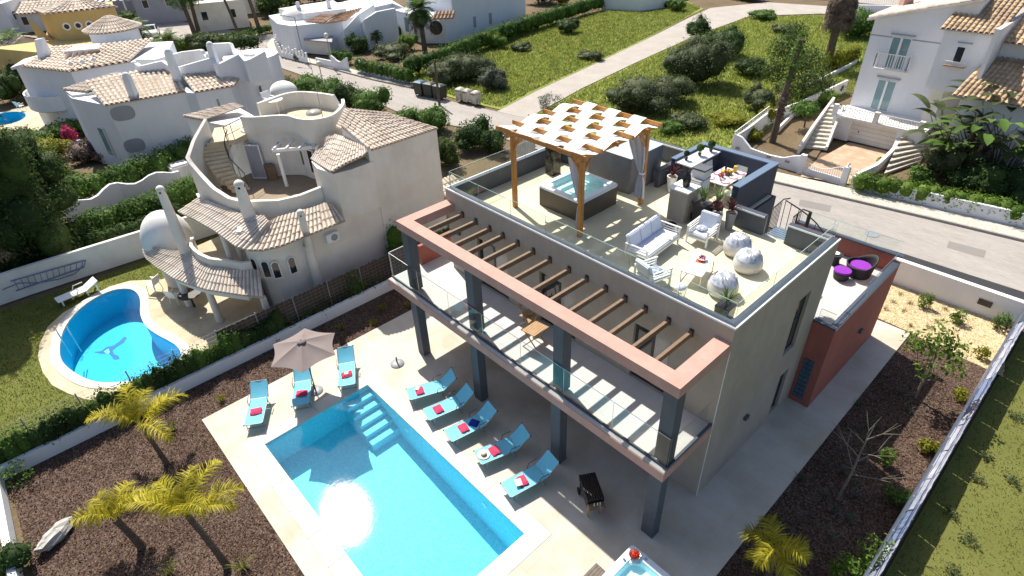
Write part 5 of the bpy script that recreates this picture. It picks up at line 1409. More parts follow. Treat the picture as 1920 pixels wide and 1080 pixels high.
# upper round terrace
loop = smooth_loop([(-11.99,-2.27),(-11.04,-0.76),(-9.95,-0.68),(-9.31,-0.22),(-9.19,0.66),(-10.37,1.88),(-11.47,2.36),(-12.9,1.94),(-14.04,1.33),(-14.26,0.56),(-13.9,-0.5),(-13.5,-1.85),(-13.2,-2.5)], 2)
MB().prism(loop, 3.556, 6.2).build('upper_wall', M['cream'], rh)
MB().prism(offset_loop(loop, -.1), 6.2, 6.215).build('upper_floor', M['patio'], rh)
op = [q for q in loop if not (q[0] < -12.6 and q[1] < -1.2)]
i0 = max(range(len(op)), key=lambda i: (Vector(op[i])-Vector(op[i-1])).length)
op = op[i0:]+op[:i0]
MB().wall(op, .15, 6.2, [6.98 if not (q[0] < -11.2 and q[1] > 1.9 and q[0] > -12.0) else 6.55 for q in op]).build('upper_parapet', M['cream'], rh)
for q, w in (((-10.987, 4.784), .42),): pass
win(rh, (-10.6,-.74,4.95), .45, .8, (0,-1), M['trim'], M['pane'])
win(rh, (-9.75,-.66,4.95), .45, 1.2, (.2,-1), M['trim'], M['pane'])
win(rh, (-9.25,-.3,4.9), .5, 1.3, (.8,-.6), M['trim'], M['pane'])
win(rh, (-12.05,-2.45,4.85), .75, 1.7, (.5,-.6), M['trim'], M['greystucco'], name='terrace_door')
MB().ball((-11.4,-1.35,5.6), .09, 10, 6).build('wall_lamp', M['darkmetal'], rh)
# stair from the lower to the upper terrace
Ls = [(-12.651, -4.009, 6.1), (-12.772, -4.35, 5.6), (-12.653, -4.475, 5.2), (-12.078, -4.454, 4.7), (-11.097, -4.059, 4.15)]; Rs = [(-12.16, -3.034, 6.1), (-12.315, -3.33, 5.6), (-12.195, -3.553, 5.2), (-11.783, -3.618, 4.7), (-11.184, -3.364, 4.15)]
NS_ = 13; Lr = resample(Ls, NS_); Rr = resample(Rs, NS_)
for i in range(NS_):
    z = 6.12-(6.12-4.12)*i/NS_
    a, b_, c, d = Lr[i], Rr[i], Rr[i+1], Lr[i+1]
    MB().prism([(a.x,a.y),(b_.x,b_.y),(c.x,c.y),(d.x,d.y)], z-.20, z-.01*(i % 2)).build('stair_step', M['patio'], rh)
rt = resample([(q.x, q.y, 6.12-(6.12-4.1)*i/NS_) for i, q in enumerate(Rr)], 24)
MB().wall([(q.x, q.y) for q in rt], .1, [q.z-.45 for q in rt], [q.z+.02 for q in rt]).build('stair_string', M['cream'], rh)
MB().prism([(-12.591, -4.024),(-12.101, -3.051),(-12.545, -2.155),(-13.872, -1.765),(-14.49, -3.109)], 5.9, 6.125).build('landing', M['patio'], rh)
hb = MB(); hp = [(q.x, q.y, q.z+.72) for q in rt]
land = [(-12.475, -2.202, 6.15), (-11.83, -3.445, 6.15)]
hb.tube([(land[0][0],land[0][1],6.9),(land[1][0],land[1][1],6.9)]+hp[3:], .022, 6)
hr_ = hb.build('handrail', M['darkmetal'], rh)
for i in range(0, 25, 4): MB().tube([(rt[i].x, rt[i].y, rt[i].z), hp[i]], .016, 5).build('rail_post', M['darkmetal'], rh)
MB().tube([land[0], (land[0][0],land[0][1],6.9)], .02, 5).build('rail_post', M['darkmetal'], rh); MB().tube([land[1], (land[1][0],land[1][1],6.9)], .02, 5).build('rail_post', M['darkmetal'], rh)
MB().tube([(land[0][0],land[0][1],6.5),(land[1][0],land[1][1],6.5)], .014, 5).build('mid_rail', M['darkmetal'], rh)
# white pergola on the roof terrace
pp = (-10.205, -1.946)
MB().cyl(pp[0], pp[1], 4.0, 5.6, .085, .085, 10).build('pergola_post', M['trim'], rh, smooth=True)
b0, b1 = (-10.612, -2.019), (-9.411, -0.324)
MB().beam((*b0,5.68), (*b1,5.68), .1, .14).build('pergola_beam', M['trim'], rh)
for k, (a, c) in enumerate(((( 513,279),(543,253)),((538,279),(563,250)),((562,279),(580,262)),((585,278),(602,262)))):
    pass
for a, c in [((-10.468, -1.984), (-11.544, -0.685)), ((-10.032, -1.59), (-11.39, -0.262)), ((-9.578, -1.181), (-10.293, -0.313)), ((-9.268, -0.729), (-9.909, 0.122))]:
    MB().beam((*a,5.80), (*c,5.80), .07, .09).build('pergola_rafter', M['trim'], rh)
tag(MB().box(-11.75,-2.25,4.002,-11.3,-1.85,4.72).build('cabinet', M['brownwood'], None, bevel=.01), 'dark wooden cabinet standing on the round house roof terrace', 'cabinet')
# the big right hand volume
MB().prism([(-6.2,-1.28),(-6.05,-.5),(-6.12,.60),(-8.8,.6),(-9.2,-.6),(-8.2,-1.3),(-7.3,-1.5)], 3.4, 5.62).build('volume_wall', M['cream'], rh)
MB().prism([(-6.2,.6),(-6.2,4.2),(-8.3,3.3),(-9.6,2.2),(-9.0,.62)], 0.2, 6.08).build('volume_wall', M['cream'], rh)
tile_roof(rh, [(-8.367, -1.212, 5.66), (-7.251, -1.287, 5.68), (-6.17, -1.38, 5.75), (-6.054, -0.736, 5.95), (-5.995, 0.041, 6.05), (-6.323, 0.665, 6.1)], [(-8.428, -0.565, 6.3), (-8.652, -0.154, 6.3), (-8.801, 0.278, 6.3), (-7.885, 0.443, 6.3), (-6.193, 0.518, 6.3)], M['tile_grey'], .17, .34)
tile_roof(rh, [(-6.15,.60,6.12),(-6.15,4.25,6.12)], [(-8.65, 0.405, 6.62), (-9.47, 1.406, 7.05), (-8.229, 2.875, 6.75)], M['tile'], .19, .34)
MB().wall([(-6.16,.55),(-8.15,.5)], .16, [5.6,6.2], [6.2,6.72]).build('gable_wall', M['cream'], rh)
ridge_tiles(rh, [(-6.2,.55,6.25),(-8.15,.5,6.78)], M['tile'], .08)
tile_roof(rh, [(-6.0,4.25,2.55),(-6.0,5.6,2.55)], [(-7.2,4.25,3.0),(-7.2,5.6,3.0)], M['tile'], .2, .34)
MB().box(-8.5,4.3,0,-6.1,5.5,2.5).build('wall', M['cream'], rh)
tile_roof(rh, [(-17.349, -3.663, 6.2), (-15.723, -3.082, 6.2)], [(-16.383, -1.242, 6.5), (-15.358, -1.15, 6.5)], M['tile'], .2, .34)
MB().prism([(-17.167, -3.546),(-15.889, -3.056),(-13.4,-2.2),(-13.6,-1.0),(-17.42, -0.957)], 0, 6.1).build('wall', M['white'], rh)
MB().dome((-19.415,2.645,5.6), .80, .62, 24, 7).build('dome', M['white'], rh, smooth=True)
MB().cyl(-19.415,2.645, 0, 5.6, .78, .78, 24).build('round_room', M['white'], rh, smooth=True)
win(rh, (-6.1, -1.137, 4.965), .5, .5, (1,0), M['cream'], M['cream']) if False else None
# arched windows of the curved wall
for c, nv in (((-6.22, -4.048, 2.307), (1,0)), ((-6.33, -4.718, 2.326), (.94,-.34)), ((-6.62, -5.02, 2.374), (.75,-.66)), ((-7.05, -5.31, 2.457), (.4,-.92))):
    win(rh, (c[0]+nv[0]*.02, c[1]+nv[1]*.02, c[2]), .36, .86, nv, M['trim'], M['pane'], True, depth=.02)
ac = MB().box(-6.245, -2.054-.3, 2.905-.22, -6.02, -2.054+.3, 2.905+.22).build('air_conditioner', M['trim'], rh, bevel=.015)
MB().tube([(-6.018, -2.054+.06, 2.905), (-6.005, -2.054+.06, 2.905)], .16, 16).build('fan_grille', M['greymetal'], ac)
# side pergola of white slats
p4 = [(-6.819, -0.897), (-6.329, 3.018), (-8.955, 2.863), (-8.33, -0.171)]
MB().beam((*p4[0],2.32), (*p4[1],2.32), .12, .14).build('pergola_beam', M['trim'], rh)
for i in range(8):
    f = (i+.3)/8; a = Vector(p4[0]).lerp(Vector(p4[1]), f); c = Vector(p4[3]).lerp(Vector(p4[2]), f)
    MB().beam((a.x+.12, a.y, 2.43), (-6.26 if c.x > -6.26 else c.x, c.y, 2.43), .06, .08).build('pergola_rafter', M['trim'], rh)
for f in (.06, .95):
    a = Vector(p4[0]).lerp(Vector(p4[1]), f); MB().box(a.x-.08, a.y-.08, 0, a.x+.08, a.y+.08, 2.24).build('pergola_post', M['trim'], rh)
# things on and around the round house
def plastic_chair(label, x, y, z, a, group='white plastic chairs'):
    t = thing('garden_chair', label, 'chair', (x, y, z), a, group); ORIG[t.name] = Vector((0,0,0))
    MB().box(-.22,-.22,.40,.22,.22,.43).build('seat', M['plastic'], t, bevel=.01)
    MB().add([(-.22,-.22,.43),(.22,-.22,.43),(.22,-.19,.43),(-.22,-.19,.43),(-.24,-.34,.86),(.24,-.34,.86),(.24,-.31,.86),(-.24,-.31,.86)],[(0,3,2,1),(4,5,6,7),(0,1,5,4),(1,2,6,5),(2,3,7,6),(3,0,4,7)]).build('backrest', M['plastic'], t)
    for sx in (-.2,.2):
        for sy in (-.19,.19): MB().tube([(sx,sy,.40),(sx*1.15,sy*1.2,0)], .02, 5).build('leg', M['plastic'], t)
        MB().box(sx*1.15-.025,-.24,.60,sx*1.15+.025,.22,.63).build('armrest', M['plastic'], t)
    return t
plastic_chair('white plastic chair near the edge of the kidney pool patio', -12.743, -8.531, 0, 2.2)
plastic_chair('white plastic chair in the shade under the tiled porch', -10.863, -8.072, 0, .6)
gt = thing('garden_table', 'round dark table in the shade under the tiled porch', 'table', (-10.008,-7.638,0))
q = (-10.008,-7.638,0)
MB().cyl(q[0],q[1],.70,.73,.5,n=18).build('tabletop', M['darkmetal'], gt); MB().cyl(q[0],q[1],0,.70,.05,n=8).build('pedestal', M['darkmetal'], gt)
q = (-14.01, -0.097)
rt_ = thing('garden_table', 'round white plastic table on the upper round terrace', 'table', (q[0],q[1],6.216))
MB().cyl(q[0],q[1],6.86,6.89,.46,n=20).build('tabletop', M['plastic'], rt_)
for a in range(4): MB().tube([(q[0]+.3*math.cos(a*1.57),q[1]+.3*math.sin(a*1.57),6.86),(q[0]+.34*math.cos(a*1.57),q[1]+.34*math.sin(a*1.57),6.217)], .025, 6).build('leg', M['plastic'], rt_)
plastic_chair('white plastic chair beside the round table on the upper terrace', q[0]-.75, q[1]+.1, 6.216, -1.4)
MB().dome((-12.433,1.17,6.217), .42, .2, 18, 4).build('skylight', M['curtain_pane'], rh, smooth=True)
q = (-11.668, 1.234)
tag(MB().tube([(q[0],q[1],6.2),(q[0]-.02,q[1],9.0)], [.022,.012], 6).build('antenna_mast', M['greymetal']), 'thin antenna mast rising from the round roof terrace', 'antenna')
gl = thing('plastic_lounger', 'white plastic sun lounger on the grass beside the kidney pool', 'sun lounger', (-14.9,-11.307,0), 1.692); ORIG[gl.name] = Vector((0,0,0))
MB().box(-.9,-.3,.26,.35,.3,.30).build('bed', M['plastic'], gl, bevel=.01)
MB().add([(.36,-.3,.27),(.9,-.3,.52),(.9,.3,.52),(.36,.3,.27),(.35,-.3,.31),(.89,-.3,.56),(.89,.3,.56),(.35,.3,.31)],[(0,3,2,1),(4,5,6,7),(0,1,5,4),(1,2,6,5),(2,3,7,6),(3,0,4,7)]).build('backrest', M['plastic'], gl)
for x in (-.75,.3,.75):
    for y in (-.26,.26): MB().box(x-.03,y-.03,0,x+.03,y+.03,.26 if x < .5 else .4).build('leg', M['plastic'], gl)
for y in (-.33,.33): MB().tube([(-.1,y,.3),(0,y,.48),(.4,y,.48)], .02, 6).build('armrest', M['plastic'], gl)
# kidney pool
kp = thing('kidney_pool', 'deep blue kidney shaped pool with a dolphin mosaic', 'swimming pool', (-10.5,-11,0))
b = MB(); k = len(KID); KF = -1.35
b.add([(x,y,-.03) for x, y in KID]+[(x,y,KF) for x, y in KID], [(j, k+j, k+(j+1) % k, (j+1) % k) for j in range(k)]); b.build('basin_wall', M['pool2'], kp, smooth=True)
sheet_ = MB().add([(x,y,KF) for x, y in KID], [tuple(range(k))]); sheet_.build('basin_floor', M['pool2'], kp)
MB().add([(x,y,-.07) for x, y in KID], [tuple(range(k))]).build('water', M['water2'], kp)
K2 = offset_loop(KID, .32); KI = offset_loop(KID, -.03)
n = len(KID); step = 3
for i in range(0, n, step):
    ids = [(i+d) % n for d in range(step+1)] if i+step <= n else [(i+d) % n for d in range(n-i+1)]
    poly = [KI[j] for j in ids]+[K2[j] for j in ids[::-1]]
    MB().prism(poly, -.06, .012).build('coping_stone', M['coping'], kp)
dl = [(190,664),(205,655),(214,645),(226,640),(237,632),(234,637),(228,646),(216,654),(213,661),(222,668),(225,676),(216,674),(208,668),(200,667)]
dq = [(-11.992, -11.881), (-11.826, -11.614), (-11.968, -11.339), (-11.837, -11.104), (-11.981, -10.822), (-12.209, -10.56), (-12.029, -10.491), (-11.749, -10.699), (-11.643, -11.017), (-11.492, -11.23), (-11.148, -11.247), (-10.883, -11.136), (-10.606, -11.161), (-10.741, -11.345), (-11.072, -11.374), (-11.408, -11.404), (-11.615, -11.661)]
tag(MB().prism([tuple(v) for v in dq], KF+.002, KF+.008).build('dolphin_mosaic', M['dolphin'], kp))
dq2 = [(-11.696, -11.552), (-11.788, -11.333), (-11.44, -11.349), (-11.344, -11.458)]
MB().prism([tuple(v) for v in dq2], KF+.009, KF+.012).build('dolphin_belly', M['dolphin2'], kp)
q = (-11.564, -12.63)
for dx in (0,.38): MB().tube([(q[0]-.25,q[1]+dx,0),(q[0]-.2,q[1]+dx,.5),(q[0]+.15,q[1]+dx,.55),(q[0]+.22,q[1]+dx,-.7)], .02, 6).build('ladder_rail', M['steel'], kp)

# ------------------------------------------------------------------ white villa in the middle distance
wv = thing('white_villa', 'white villa with oval openings and barrel tile roofs behind the round house', 'house', (-29.5,0,0))
MB().prism([(-29.15,-5.05),(-28.19,-.57),(-27.34,-.16),(-26.93,2.07),(-28.6,3.2),(-27.6,5.2),(-30.5,6.5),(-36,1.0),(-34.9,-6.3),(-32.9,-6.3)], 0, 4.6).build('wall', M['whiteblue'], wv)
MB().prism([(-32.6,-5.2),(-32.7,-2.0),(-33.3,-1.6),(-35.5,-2.0),(-34.9,-6.3),(-33.0,-6.2)], 4.602, 4.75).build('flat_roof', M['white'], wv)
wet = [(-32.639, -5.244, 5.5), (-32.788, -2.02, 5.5), (-31.598, 0.201, 5.5)]
tile_roof(wv, [(-29.0,-5.2,4.65),(-28.05,-.5,4.65)], wet, M['tile'], .32, .45)
tile_roof(wv, [(-27.3,-.2,4.65),(-26.75,2.2,4.65),(-28.4,3.3,4.65),(-28.9,5.2,4.65)], [(-31.534, 0.253, 5.5), (-29.642, 1.983, 5.5), (-29.567, 3.591, 5.3), (-28.789, 4.728, 5.2)], M['tile'], .32, .45)
tile_roof(wv, [(-34.9,-6.4,4.8),(-32.7,-5.3,4.8)], [(-34.0,-3.0,5.4),(-32.9,-2.4,5.4)], M['tile'], .35, .5)
def wavy(pts, z0, t, m, par, name='parapet'):
    P = resample([(a[0],a[1],a[2]) for a in pts], 40); MB().wall([(q.x,q.y) for q in P], t, z0, [q.z for q in P]).build(name, m, par)
wavy([(-33.29, -1.737, 5.9), (-32.401, -1.735, 5.85), (-31.699, -0.408, 6.05), (-30.434, -0.129, 5.7), (-29.039, 2.143, 6.2), (-28.185, 1.907, 5.85), (-28.415, 3.761, 6.25), (-27.187, 3.638, 5.95), (-26.919, 4.992, 6.4)], 4.5, .25, M['whiteblue'], wv)
wavy([(-34.325, -1.462, 5.95), (-33.365, -0.45, 5.9), (-33.119, 1.299, 6.1), (-31.659, 2.373, 6.3), (-31.295, 2.366, 5.8), (-31.871, 3.21, 6.5), (-31.056, 4.262, 6.5), (-30.171, 4.047, 5.9), (-29.037, 4.951, 5.9)], 4.5, .25, M['white'], wv)
MB().prism([(-35.378, -1.153),(-31.811, 2.895),(-30.186, 6.171),(-32.13, 6.049),(-36.118, 2.023),(-37.014, -0.934)], 4.6, 5.3).build('roof_terrace', M['white'], wv)
for q, z0, z1 in (((-29.233, -3.343), 4.5, 6.1), ((-29.849, -0.313), 5.0, 6.9), ((-29.134, 2.219), 5.0, 7.0)): chimney(wv, q[0], q[1], z0, z1, .26, .20, M['whiteblue'], True, False)
MB().lathe([(1.9,0),(1.9,5.75)], (-29.6,4.9,0), 24).build('curved_corner', M['whiteblue'], wv, smooth=True)
for q, w, h in (((-4.404, 3.963), 1.45, 1.0), ((-4.488, 1.79), 1.3, 1.0)):
    n_ = Vector((.98,-.21,0)); c = Vector((-28.70, q[0], q[1]))
    xs = -29.15+(q[0]+5.05)*.2143
    f = MB(); V = []; k = 20
    def ov(a, s): 
        ca, sa = math.cos(a), math.sin(a); return (w/2*s*(abs(ca)**.7)*(1 if ca >= 0 else -1), h/2*s*(abs(sa)**.7)*(1 if sa >= 0 else -1))
    for s, d in ((1.0,.05),(.95,.05),(.95,.014)):
        for j in range(k):
            u, v = ov(2*PI*j/k, s); V.append((xs+.214*u*.977+d, q[0]+u*.977, q[1]+v))
    f.add(V, [(j, (j+1) % k, k+(j+1) % k, k+j) for j in range(k)]+[(k+j, k+(j+1) % k, 2*k+(j+1) % k, 2*k+j) for j in range(k)])
    fo = f.build('oval_opening', M['whiteblue'], wv)
    MB().add(V[2*k:], [tuple(range(k))]).build('recess', M['greystucco'], fo)
    if False: pass
win(wv, (-27.15,.9,3.6), .5, .9, (.97,-.2), M['trim'], M['teal_pane'])
win(wv, (-27.75,4.3,3.7), .45, .8, (.9,.4), M['trim'], M['pane'], True)
win(wv, (-31.0,-5.75,1.9), .7, 2.0, (.3,-.95), M['trim'], M['teal_pane'])

# ------------------------------------------------------------------ villa with a round tower, behind it an ochre house
tv = thing('tower_villa', 'pale blue white villa with a round tile capped tower and curved balcony', 'house', (-44,-3,0))
MB().prism([(-46.3,-7.6),(-44.9,-7.0),(-40.2,-4.9),(-39.8,-1.0),(-38.6,1.3),(-45,4),(-50.5,-2.5)], 0, 4.75).build('wall', M['whiteblue'], tv)
tile_roof(tv, [(-45.0,-7.2,4.82),(-40.0,-5.0,4.82),(-39.6,-1.0,4.82)], [(-48.6,-4.6,5.3),(-45.6,-1.0,5.3),(-44.6,2.5,5.3)], M['tile'], .45, .55)
MB().prism([(-38.6,1.3),(-39.2,.0),(-45,4),(-43,8.5),(-37,8.0)], 0, 3.6).build('wing_wall', M['whiteblue'], tv)
MB().prism([(-44.776, -8.014),(-46.619, -5.373),(-48.23, -5.334),(-47.295, -6.782)], 4.752, 4.95).build('roof_edge', M['white'], tv)
tile_roof(tv, [(-43.753, -4.645, 5.0), (-43.392, -1.994, 5.0)], [(-43.996, -4.176, 5.4), (-43.194, -1.997, 5.4)], M['tile'], .4, .5)
MB().prism([(-44.922, -4.21),(-43.704, -1.902),(-45.851, -1.502),(-46.849, -2.999)], 4.76, 5.42).build('flat_roof', M['white'], tv)
tcx, tcy = (-49.238, 0.572)
MB().lathe([(1.95,0),(1.95,5.9)], (tcx,tcy,0), 28).build('tower', M['whiteblue'], tv, smooth=True)
an = [rad(-170+20*i) for i in range(19)]
tile_roof(tv, [(tcx+2.35*math.cos(a), tcy+2.35*math.sin(a), 5.85) for a in an], [(tcx+.12*math.cos(a), tcy+.12*math.sin(a), 6.95) for a in an], M['tile'], .33, .45, 'tower_tiles')
win(tv, (tcx+1.93*math.cos(-.55), tcy+1.93*math.sin(-.55), 4.5), .3, 1.2, (math.cos(-.55), math.sin(-.55)), M['trim'], M['pane'])
win(tv, (tcx+1.93*math.cos(.35), tcy+1.93*math.sin(.35), 4.5), .4, 1.2, (math.cos(.35), math.sin(.35)), M['trim'], M['teal_pane'])
cb = MB(); cb.add([(*(-44.15, -6.85),2.2),(*(-45.187, -5.541),2.2),(*(-48.535, -4.599),2.4),(*(-47.766, -6.0),2.4),(*(-45.888, -5.657),6.4),(*(-46.092, -5.118),6.4),(*(-46.269, -4.901),6.4),(*(-46.31, -5.404),6.4)], [(0,3,2,1),(4,5,6,7),(0,1,5,4),(1,2,6,5),(2,3,7,6),(3,0,4,7)])
cb.build('sloping_chimney', M['whiteblue'], tv)
for q in ((-4.699, 5.344), (-3.937, 5.359), (-3.187, 5.361)):
    MB().tube([(-40.35+.08*(q[0]+4), q[0], q[1]), (-39.9+.08*(q[0]+4), q[0], q[1])], .19, 4).build('porthole', M['white'], tv)
bcx, bcy = (-44.417, -6.36)
MB().lathe([(2.9,1.5),(3.0,1.6),(3.0,2.75),(2.88,2.75),(2.88,1.75),(.01,1.75)], (bcx-1.0,bcy+1.3,0), 30).build('curved_balcony', M['whiteblue'], tv, smooth=False)
MB().lathe([(2.2,0),(2.2,1.5)], (bcx-1.0,bcy+1.3,0), 24).build('lower_wall', M['cream'], tv, smooth=True)
win(tv, (-46.488, -6.278, 3.1), .9, 1.5, (.4,-.9), M['trim'], M['whiteblue'])
yh = thing('ochre_house', 'ochre yellow house with round windows behind the tower villa', 'house', (-57,0,0))
MB().prism([(-60.5,-3.0),(-57.6,-2.5),(-56.2,.8),(-56.4,2.6),(-60.5,3.5)], 0, 6.6).build('tower_wall', M['yellow'], yh)
for a, c in ((((-57.3,-3.0,6.65),(-55.6,2.9,6.65)), ((-58.9,-.3,7.4),(-58.4,.8,7.4))), (((-61,-3.3,6.65),(-57.3,-3.0,6.65)), ((-58.9,-.3,7.4),(-58.8,-.2,7.4)))):
    tile_roof(yh, list(a), list(c), M['tile'], .45, .5)
for t_ in (.25,.52,.79):
    c = Vector((-57.6+1.4*t_, -2.5+3.3*t_, 5.4)); nn = Vector((.92,-.39,0))
    r_ = MB().tube([c-nn*.1, c+nn*.05], .36, 14).build('round_window', M['trim'], yh)
    MB().tube([c+nn*.051, c+nn*.06], .22, 12).build('pane', M['pane'], r_)
MB().prism([(-60,-8.0),(-54.0,-5.2),(-52.0,-1.0),(-52.5,2),(-56,2),(-59,-2)], 0, 4.2).build('wall', M['yellow'], yh)
tile_roof(yh, [(-59.979, -3.589, 4.3), (-59.759, -1.671, 4.3)], [(-60.836, -2.833, 4.9), (-60.264, -0.862, 4.9)], M['tile'], .45, .55)
tile_roof(yh, [(-59.517, -1.485, 4.3), (-58.02, 0.555, 4.3)], [(-59.248, -0.402, 4.8), (-58.396, 1.797, 4.8)], M['tile'], .45, .55)
q = (-59.719, -3.413)
MB().tube([(q[0],q[1],3.5),(q[0]-.6,q[1]-.6,6.0)], [.8,.15], 4).build('chimney', M['yellow'], yh)

# ------------------------------------------------------------------ white house with a dome across the street
dh = thing('domed_house', 'low white house with a flat dome and orange tile roofs across the street', 'house', (-54,22,0))
MB().prism([(-54.3,17.5),(-51.6,18.0),(-49.6,23.0),(-51.5,27.5),(-61,29),(-60,19)], 0, 3.0).build('wall', M['whiteblue'], dh)
MB().prism([(-59,20),(-53.3,20.4),(-51.8,25),(-58.5,27)], 3.002, 3.75).build('upper_wall', M['white'], dh)
MB().dome((-55.692,20.929,3.0), 2.1, 1.25, 24, 6).build('dome', M['white'], dh, smooth=True)
MB().cyl(-55.692,20.929, 2.0, 3.0, 2.1, n=24).build('dome_drum', M['whiteblue'], dh, smooth=True)
tile_roof(dh, [(-52.293, 19.875, 3.0), (-49.866, 20.966, 3.0)], [(-51.647, 21.531, 3.6), (-50.258, 22.915, 3.6)], M['tile_red'], .4, .5)
tile_roof(dh, [(-49.764, 21.042, 3.0), (-49.364, 23.492, 3.0)], [(-50.448, 23.155, 3.6), (-51.311, 26.866, 3.6)], M['tile_red'], .4, .5)
MB().wall([(-50.606, 22.0),(-48.691, 22.544),(-48.38, 24.507),(-50.03, 27.566)], .3, 0, [.9,2.2,3.6,4.0]).build('ramp_wall', M['whiteblue'], dh)
MB().wall([(-51.088, 25.501),(-47.072, 24.461),(-47.876, 26.538),(-48.049, 29.176)], .3, 0, [1.2,3.2,3.6,3.6]).build('ramp_wall', M['whiteblue'], dh)
MB().prism([(-52.722, 26.707),(-53.921, 32.627),(-49.701, 31.614),(-62,36),(-60,28)], 0, 3.1).build('side_wall', M['whiteblue'], dh)
for px_, w, h, zc in (((537,42),.4,1.0,2.3),((563,58),.4,1.1,2.0),((627,62),.35,1.0,1.9),((637,53),.35,1.0,2.1)):
    pass
for c, w, h, nv in (((-57.92, 20.337, 2.4), .4,1.0,(.6,-.8)),((-50.997, 22.52, 1.6), .35,.9,(.93,-.37)),((-51.44, 23.526, 1.9), .35,.9,(.93,-.37)),((-51.67, 28.601, 1.6), .7,1.7,(.95,-.3))):
    win(dh, (c[0]+.3*nv[0], c[1]+.3*nv[1], c[2]), w, h, nv, M['trim'], M['pane'])
for q in ((-52.0,19.2),(-50.6,22.3)): chimney(dh, q[0]-3, q[1]+1.5, 3.0, 4.6, .25, .18, M['whiteblue'], True, False)
g_ = thing('garage', 'low cream garage with a flat roof behind the white balustrade', 'garage', (-49.5,19.5,0))
MB().prism([(-51.139, 19.047),(-48.131, 20.233),(-50.76, 21.878),(-54.609, 20.815)], 0, 1.45).build('wall', M['cream'], g_)
MB().prism([(-50.868, 18.647),(-47.176, 20.104),(-50.985, 22.348),(-55.346, 20.912)], 1.452, 1.58).build('roof', M['greymetal'], g_)
# ------------------------------------------------------------------ tall white house beyond the hedge
tw = thing('tall_house', 'tall white house with a round opening and a red tiled porch roof behind the hedge', 'house', (-46,38,0))
MB().prism([(-42.5,33.3),(-42.6,45.0),(-52,47),(-52,33.5)], 0, 6.5).build('wall', M['whiteblue'], tw)
MB().prism([(-44.6,30.2),(-42.3,32.0),(-42.4,33.28),(-50,33.4),(-51,30.8)], 0, 2.9).build('porch_wall', M['whiteblue'], tw)
tile_roof(tw, [(-41.921, 29.821, 2.95), (-40.322, 31.718, 2.95)], [(-42.243, 30.644, 3.6), (-40.738, 32.483, 3.6)], M['tile_red'], .4, .5)
q = (-42.508, 31.951)
MB().tube([(-43.1,31.3,1.75),(-42.9,31.05,1.75)], .75, 18).build('round_opening', M['pane'], tw)
MB().tube([(-43.2,31.45,1.75),(-42.95,31.12,1.75)], .88, 18).build('round_surround', M['white'], tw)
win(tw, (-48.0,30.5,1.6), 1.0, 1.7, (-.05,-1), M['trim'], M['teal_pane']); win(tw, (-46.0,30.32,1.5), .7, 1.9, (-.05,-1), M['trim'], M['pane'])
win(tw, (-45.0,33.38,4.6), 1.0, 1.7, (0,-1), M['trim'], M['teal_pane'])
for y in (36.5,39.0): win(tw, (-42.5,y,1.6), .4, 1.2, (1,0), M['greystucco'], M['greystucco'])
# ------------------------------------------------------------------ white house with the garage on the right
rw = thing('garage_house', 'white two storey house with French windows above its garage and a tan tile roof', 'house', (5,35,0))
MB().prism([(1.75,34.0),(7.2,34.0),(7.2,44),(1.75,44)], 1.5, 6.9).build('wall', M['whiteblue'], rw)
b = MB(); b.add([(1.75,34.0,6.9),(7.2,34.0,6.9),(7.2,34.0,8.75),(1.75,34.0,7.2),(1.75,44,6.9),(7.2,44,6.9),(7.2,44,8.75),(1.75,44,7.2)], [(0,1,2,3),(7,6,5,4),(0,3,7,4),(1,5,6,2),(3,2,6,7),(0,4,5,1)])
b.build('gable_wall', M['whiteblue'], rw)
b = MB(); b.add([(1.35,33.7,7.12),(7.2,33.7,8.79),(7.2,33.7,8.92),(1.35,33.7,7.25),(1.35,44.2,7.12),(7.2,44.2,8.79),(7.2,44.2,8.92),(1.35,44.2,7.25)], [(0,1,2,3),(7,6,5,4),(0,3,7,4),(1,5,6,2),(3,2,6,7),(0,4,5,1)])
b.build('roof_slab', M['white'], rw)
tile_roof(rw, [(1.4,44.0,7.28),(1.4,33.75,7.28)], [(7.1,44.0,8.93),(7.1,33.75,8.93)], M['tile'], .4, .5)
chimney(rw, 2.212, 37.046+.5, 7.3, 8.6, .33, .33, M['pink'], True, False)
MB().box(1.75,33.985,6.25,7.2,33.999,6.32).build('string_course', M['greystucco'], rw)
for (u0,u1,z0,z1) in ((3.1,4.25,4.42,6.35),(3.05,4.2,1.65,3.66)):
    f = win(rw, ((u0+u1)/2, 33.98, (z0+z1)/2), u1-u0, z1-z0, (0,-1), M['trim'], M['teal_pane'], bars=False)
    MB().box((u0+u1)/2-.07,33.93,z0+.04,(u0+u1)/2+.07,33.962,z1-.04).build('mullion', M['trim'], f)
    MB().box(u0-.15,33.90,z1+.12,u1+.15,33.998,z1+.19).build('hood_mould', M['greystucco'], rw)
br = MB(); br.box(2.62,33.45,4.36,4.62,33.98,4.44); br.build('balcony_slab', M['white'], rw)
def railing(par, p, q, z0, z1, n, name='railing', m=None):
    m = m or M['trim']; p, q = Vector((*p,0)), Vector((*q,0)); b = MB(); b.beam((p.x,p.y,z1),(q.x,q.y,z1),.045,.045); b.beam((p.x,p.y,z0+.05),(q.x,q.y,z0+.05),.03,.03)
    o = b.build(name, m, par); tag(o, kind='stuff')
    c = MB()
    for i in range(n+1):
        a = p.lerp(q, i/n); c.box(a.x-.018,a.y-.018,z0+.05,a.x+.018,a.y+.018,z1)
    tag(c.build('balusters', m, o), kind='stuff')
railing(rw, (2.64,33.47), (4.6,33.47), 4.44, 5.38, 12); railing(rw, (2.64,33.47), (2.64,33.97), 4.44, 5.38, 3); railing(rw, (4.6,33.47), (4.6,33.97), 4.44, 5.38, 3)
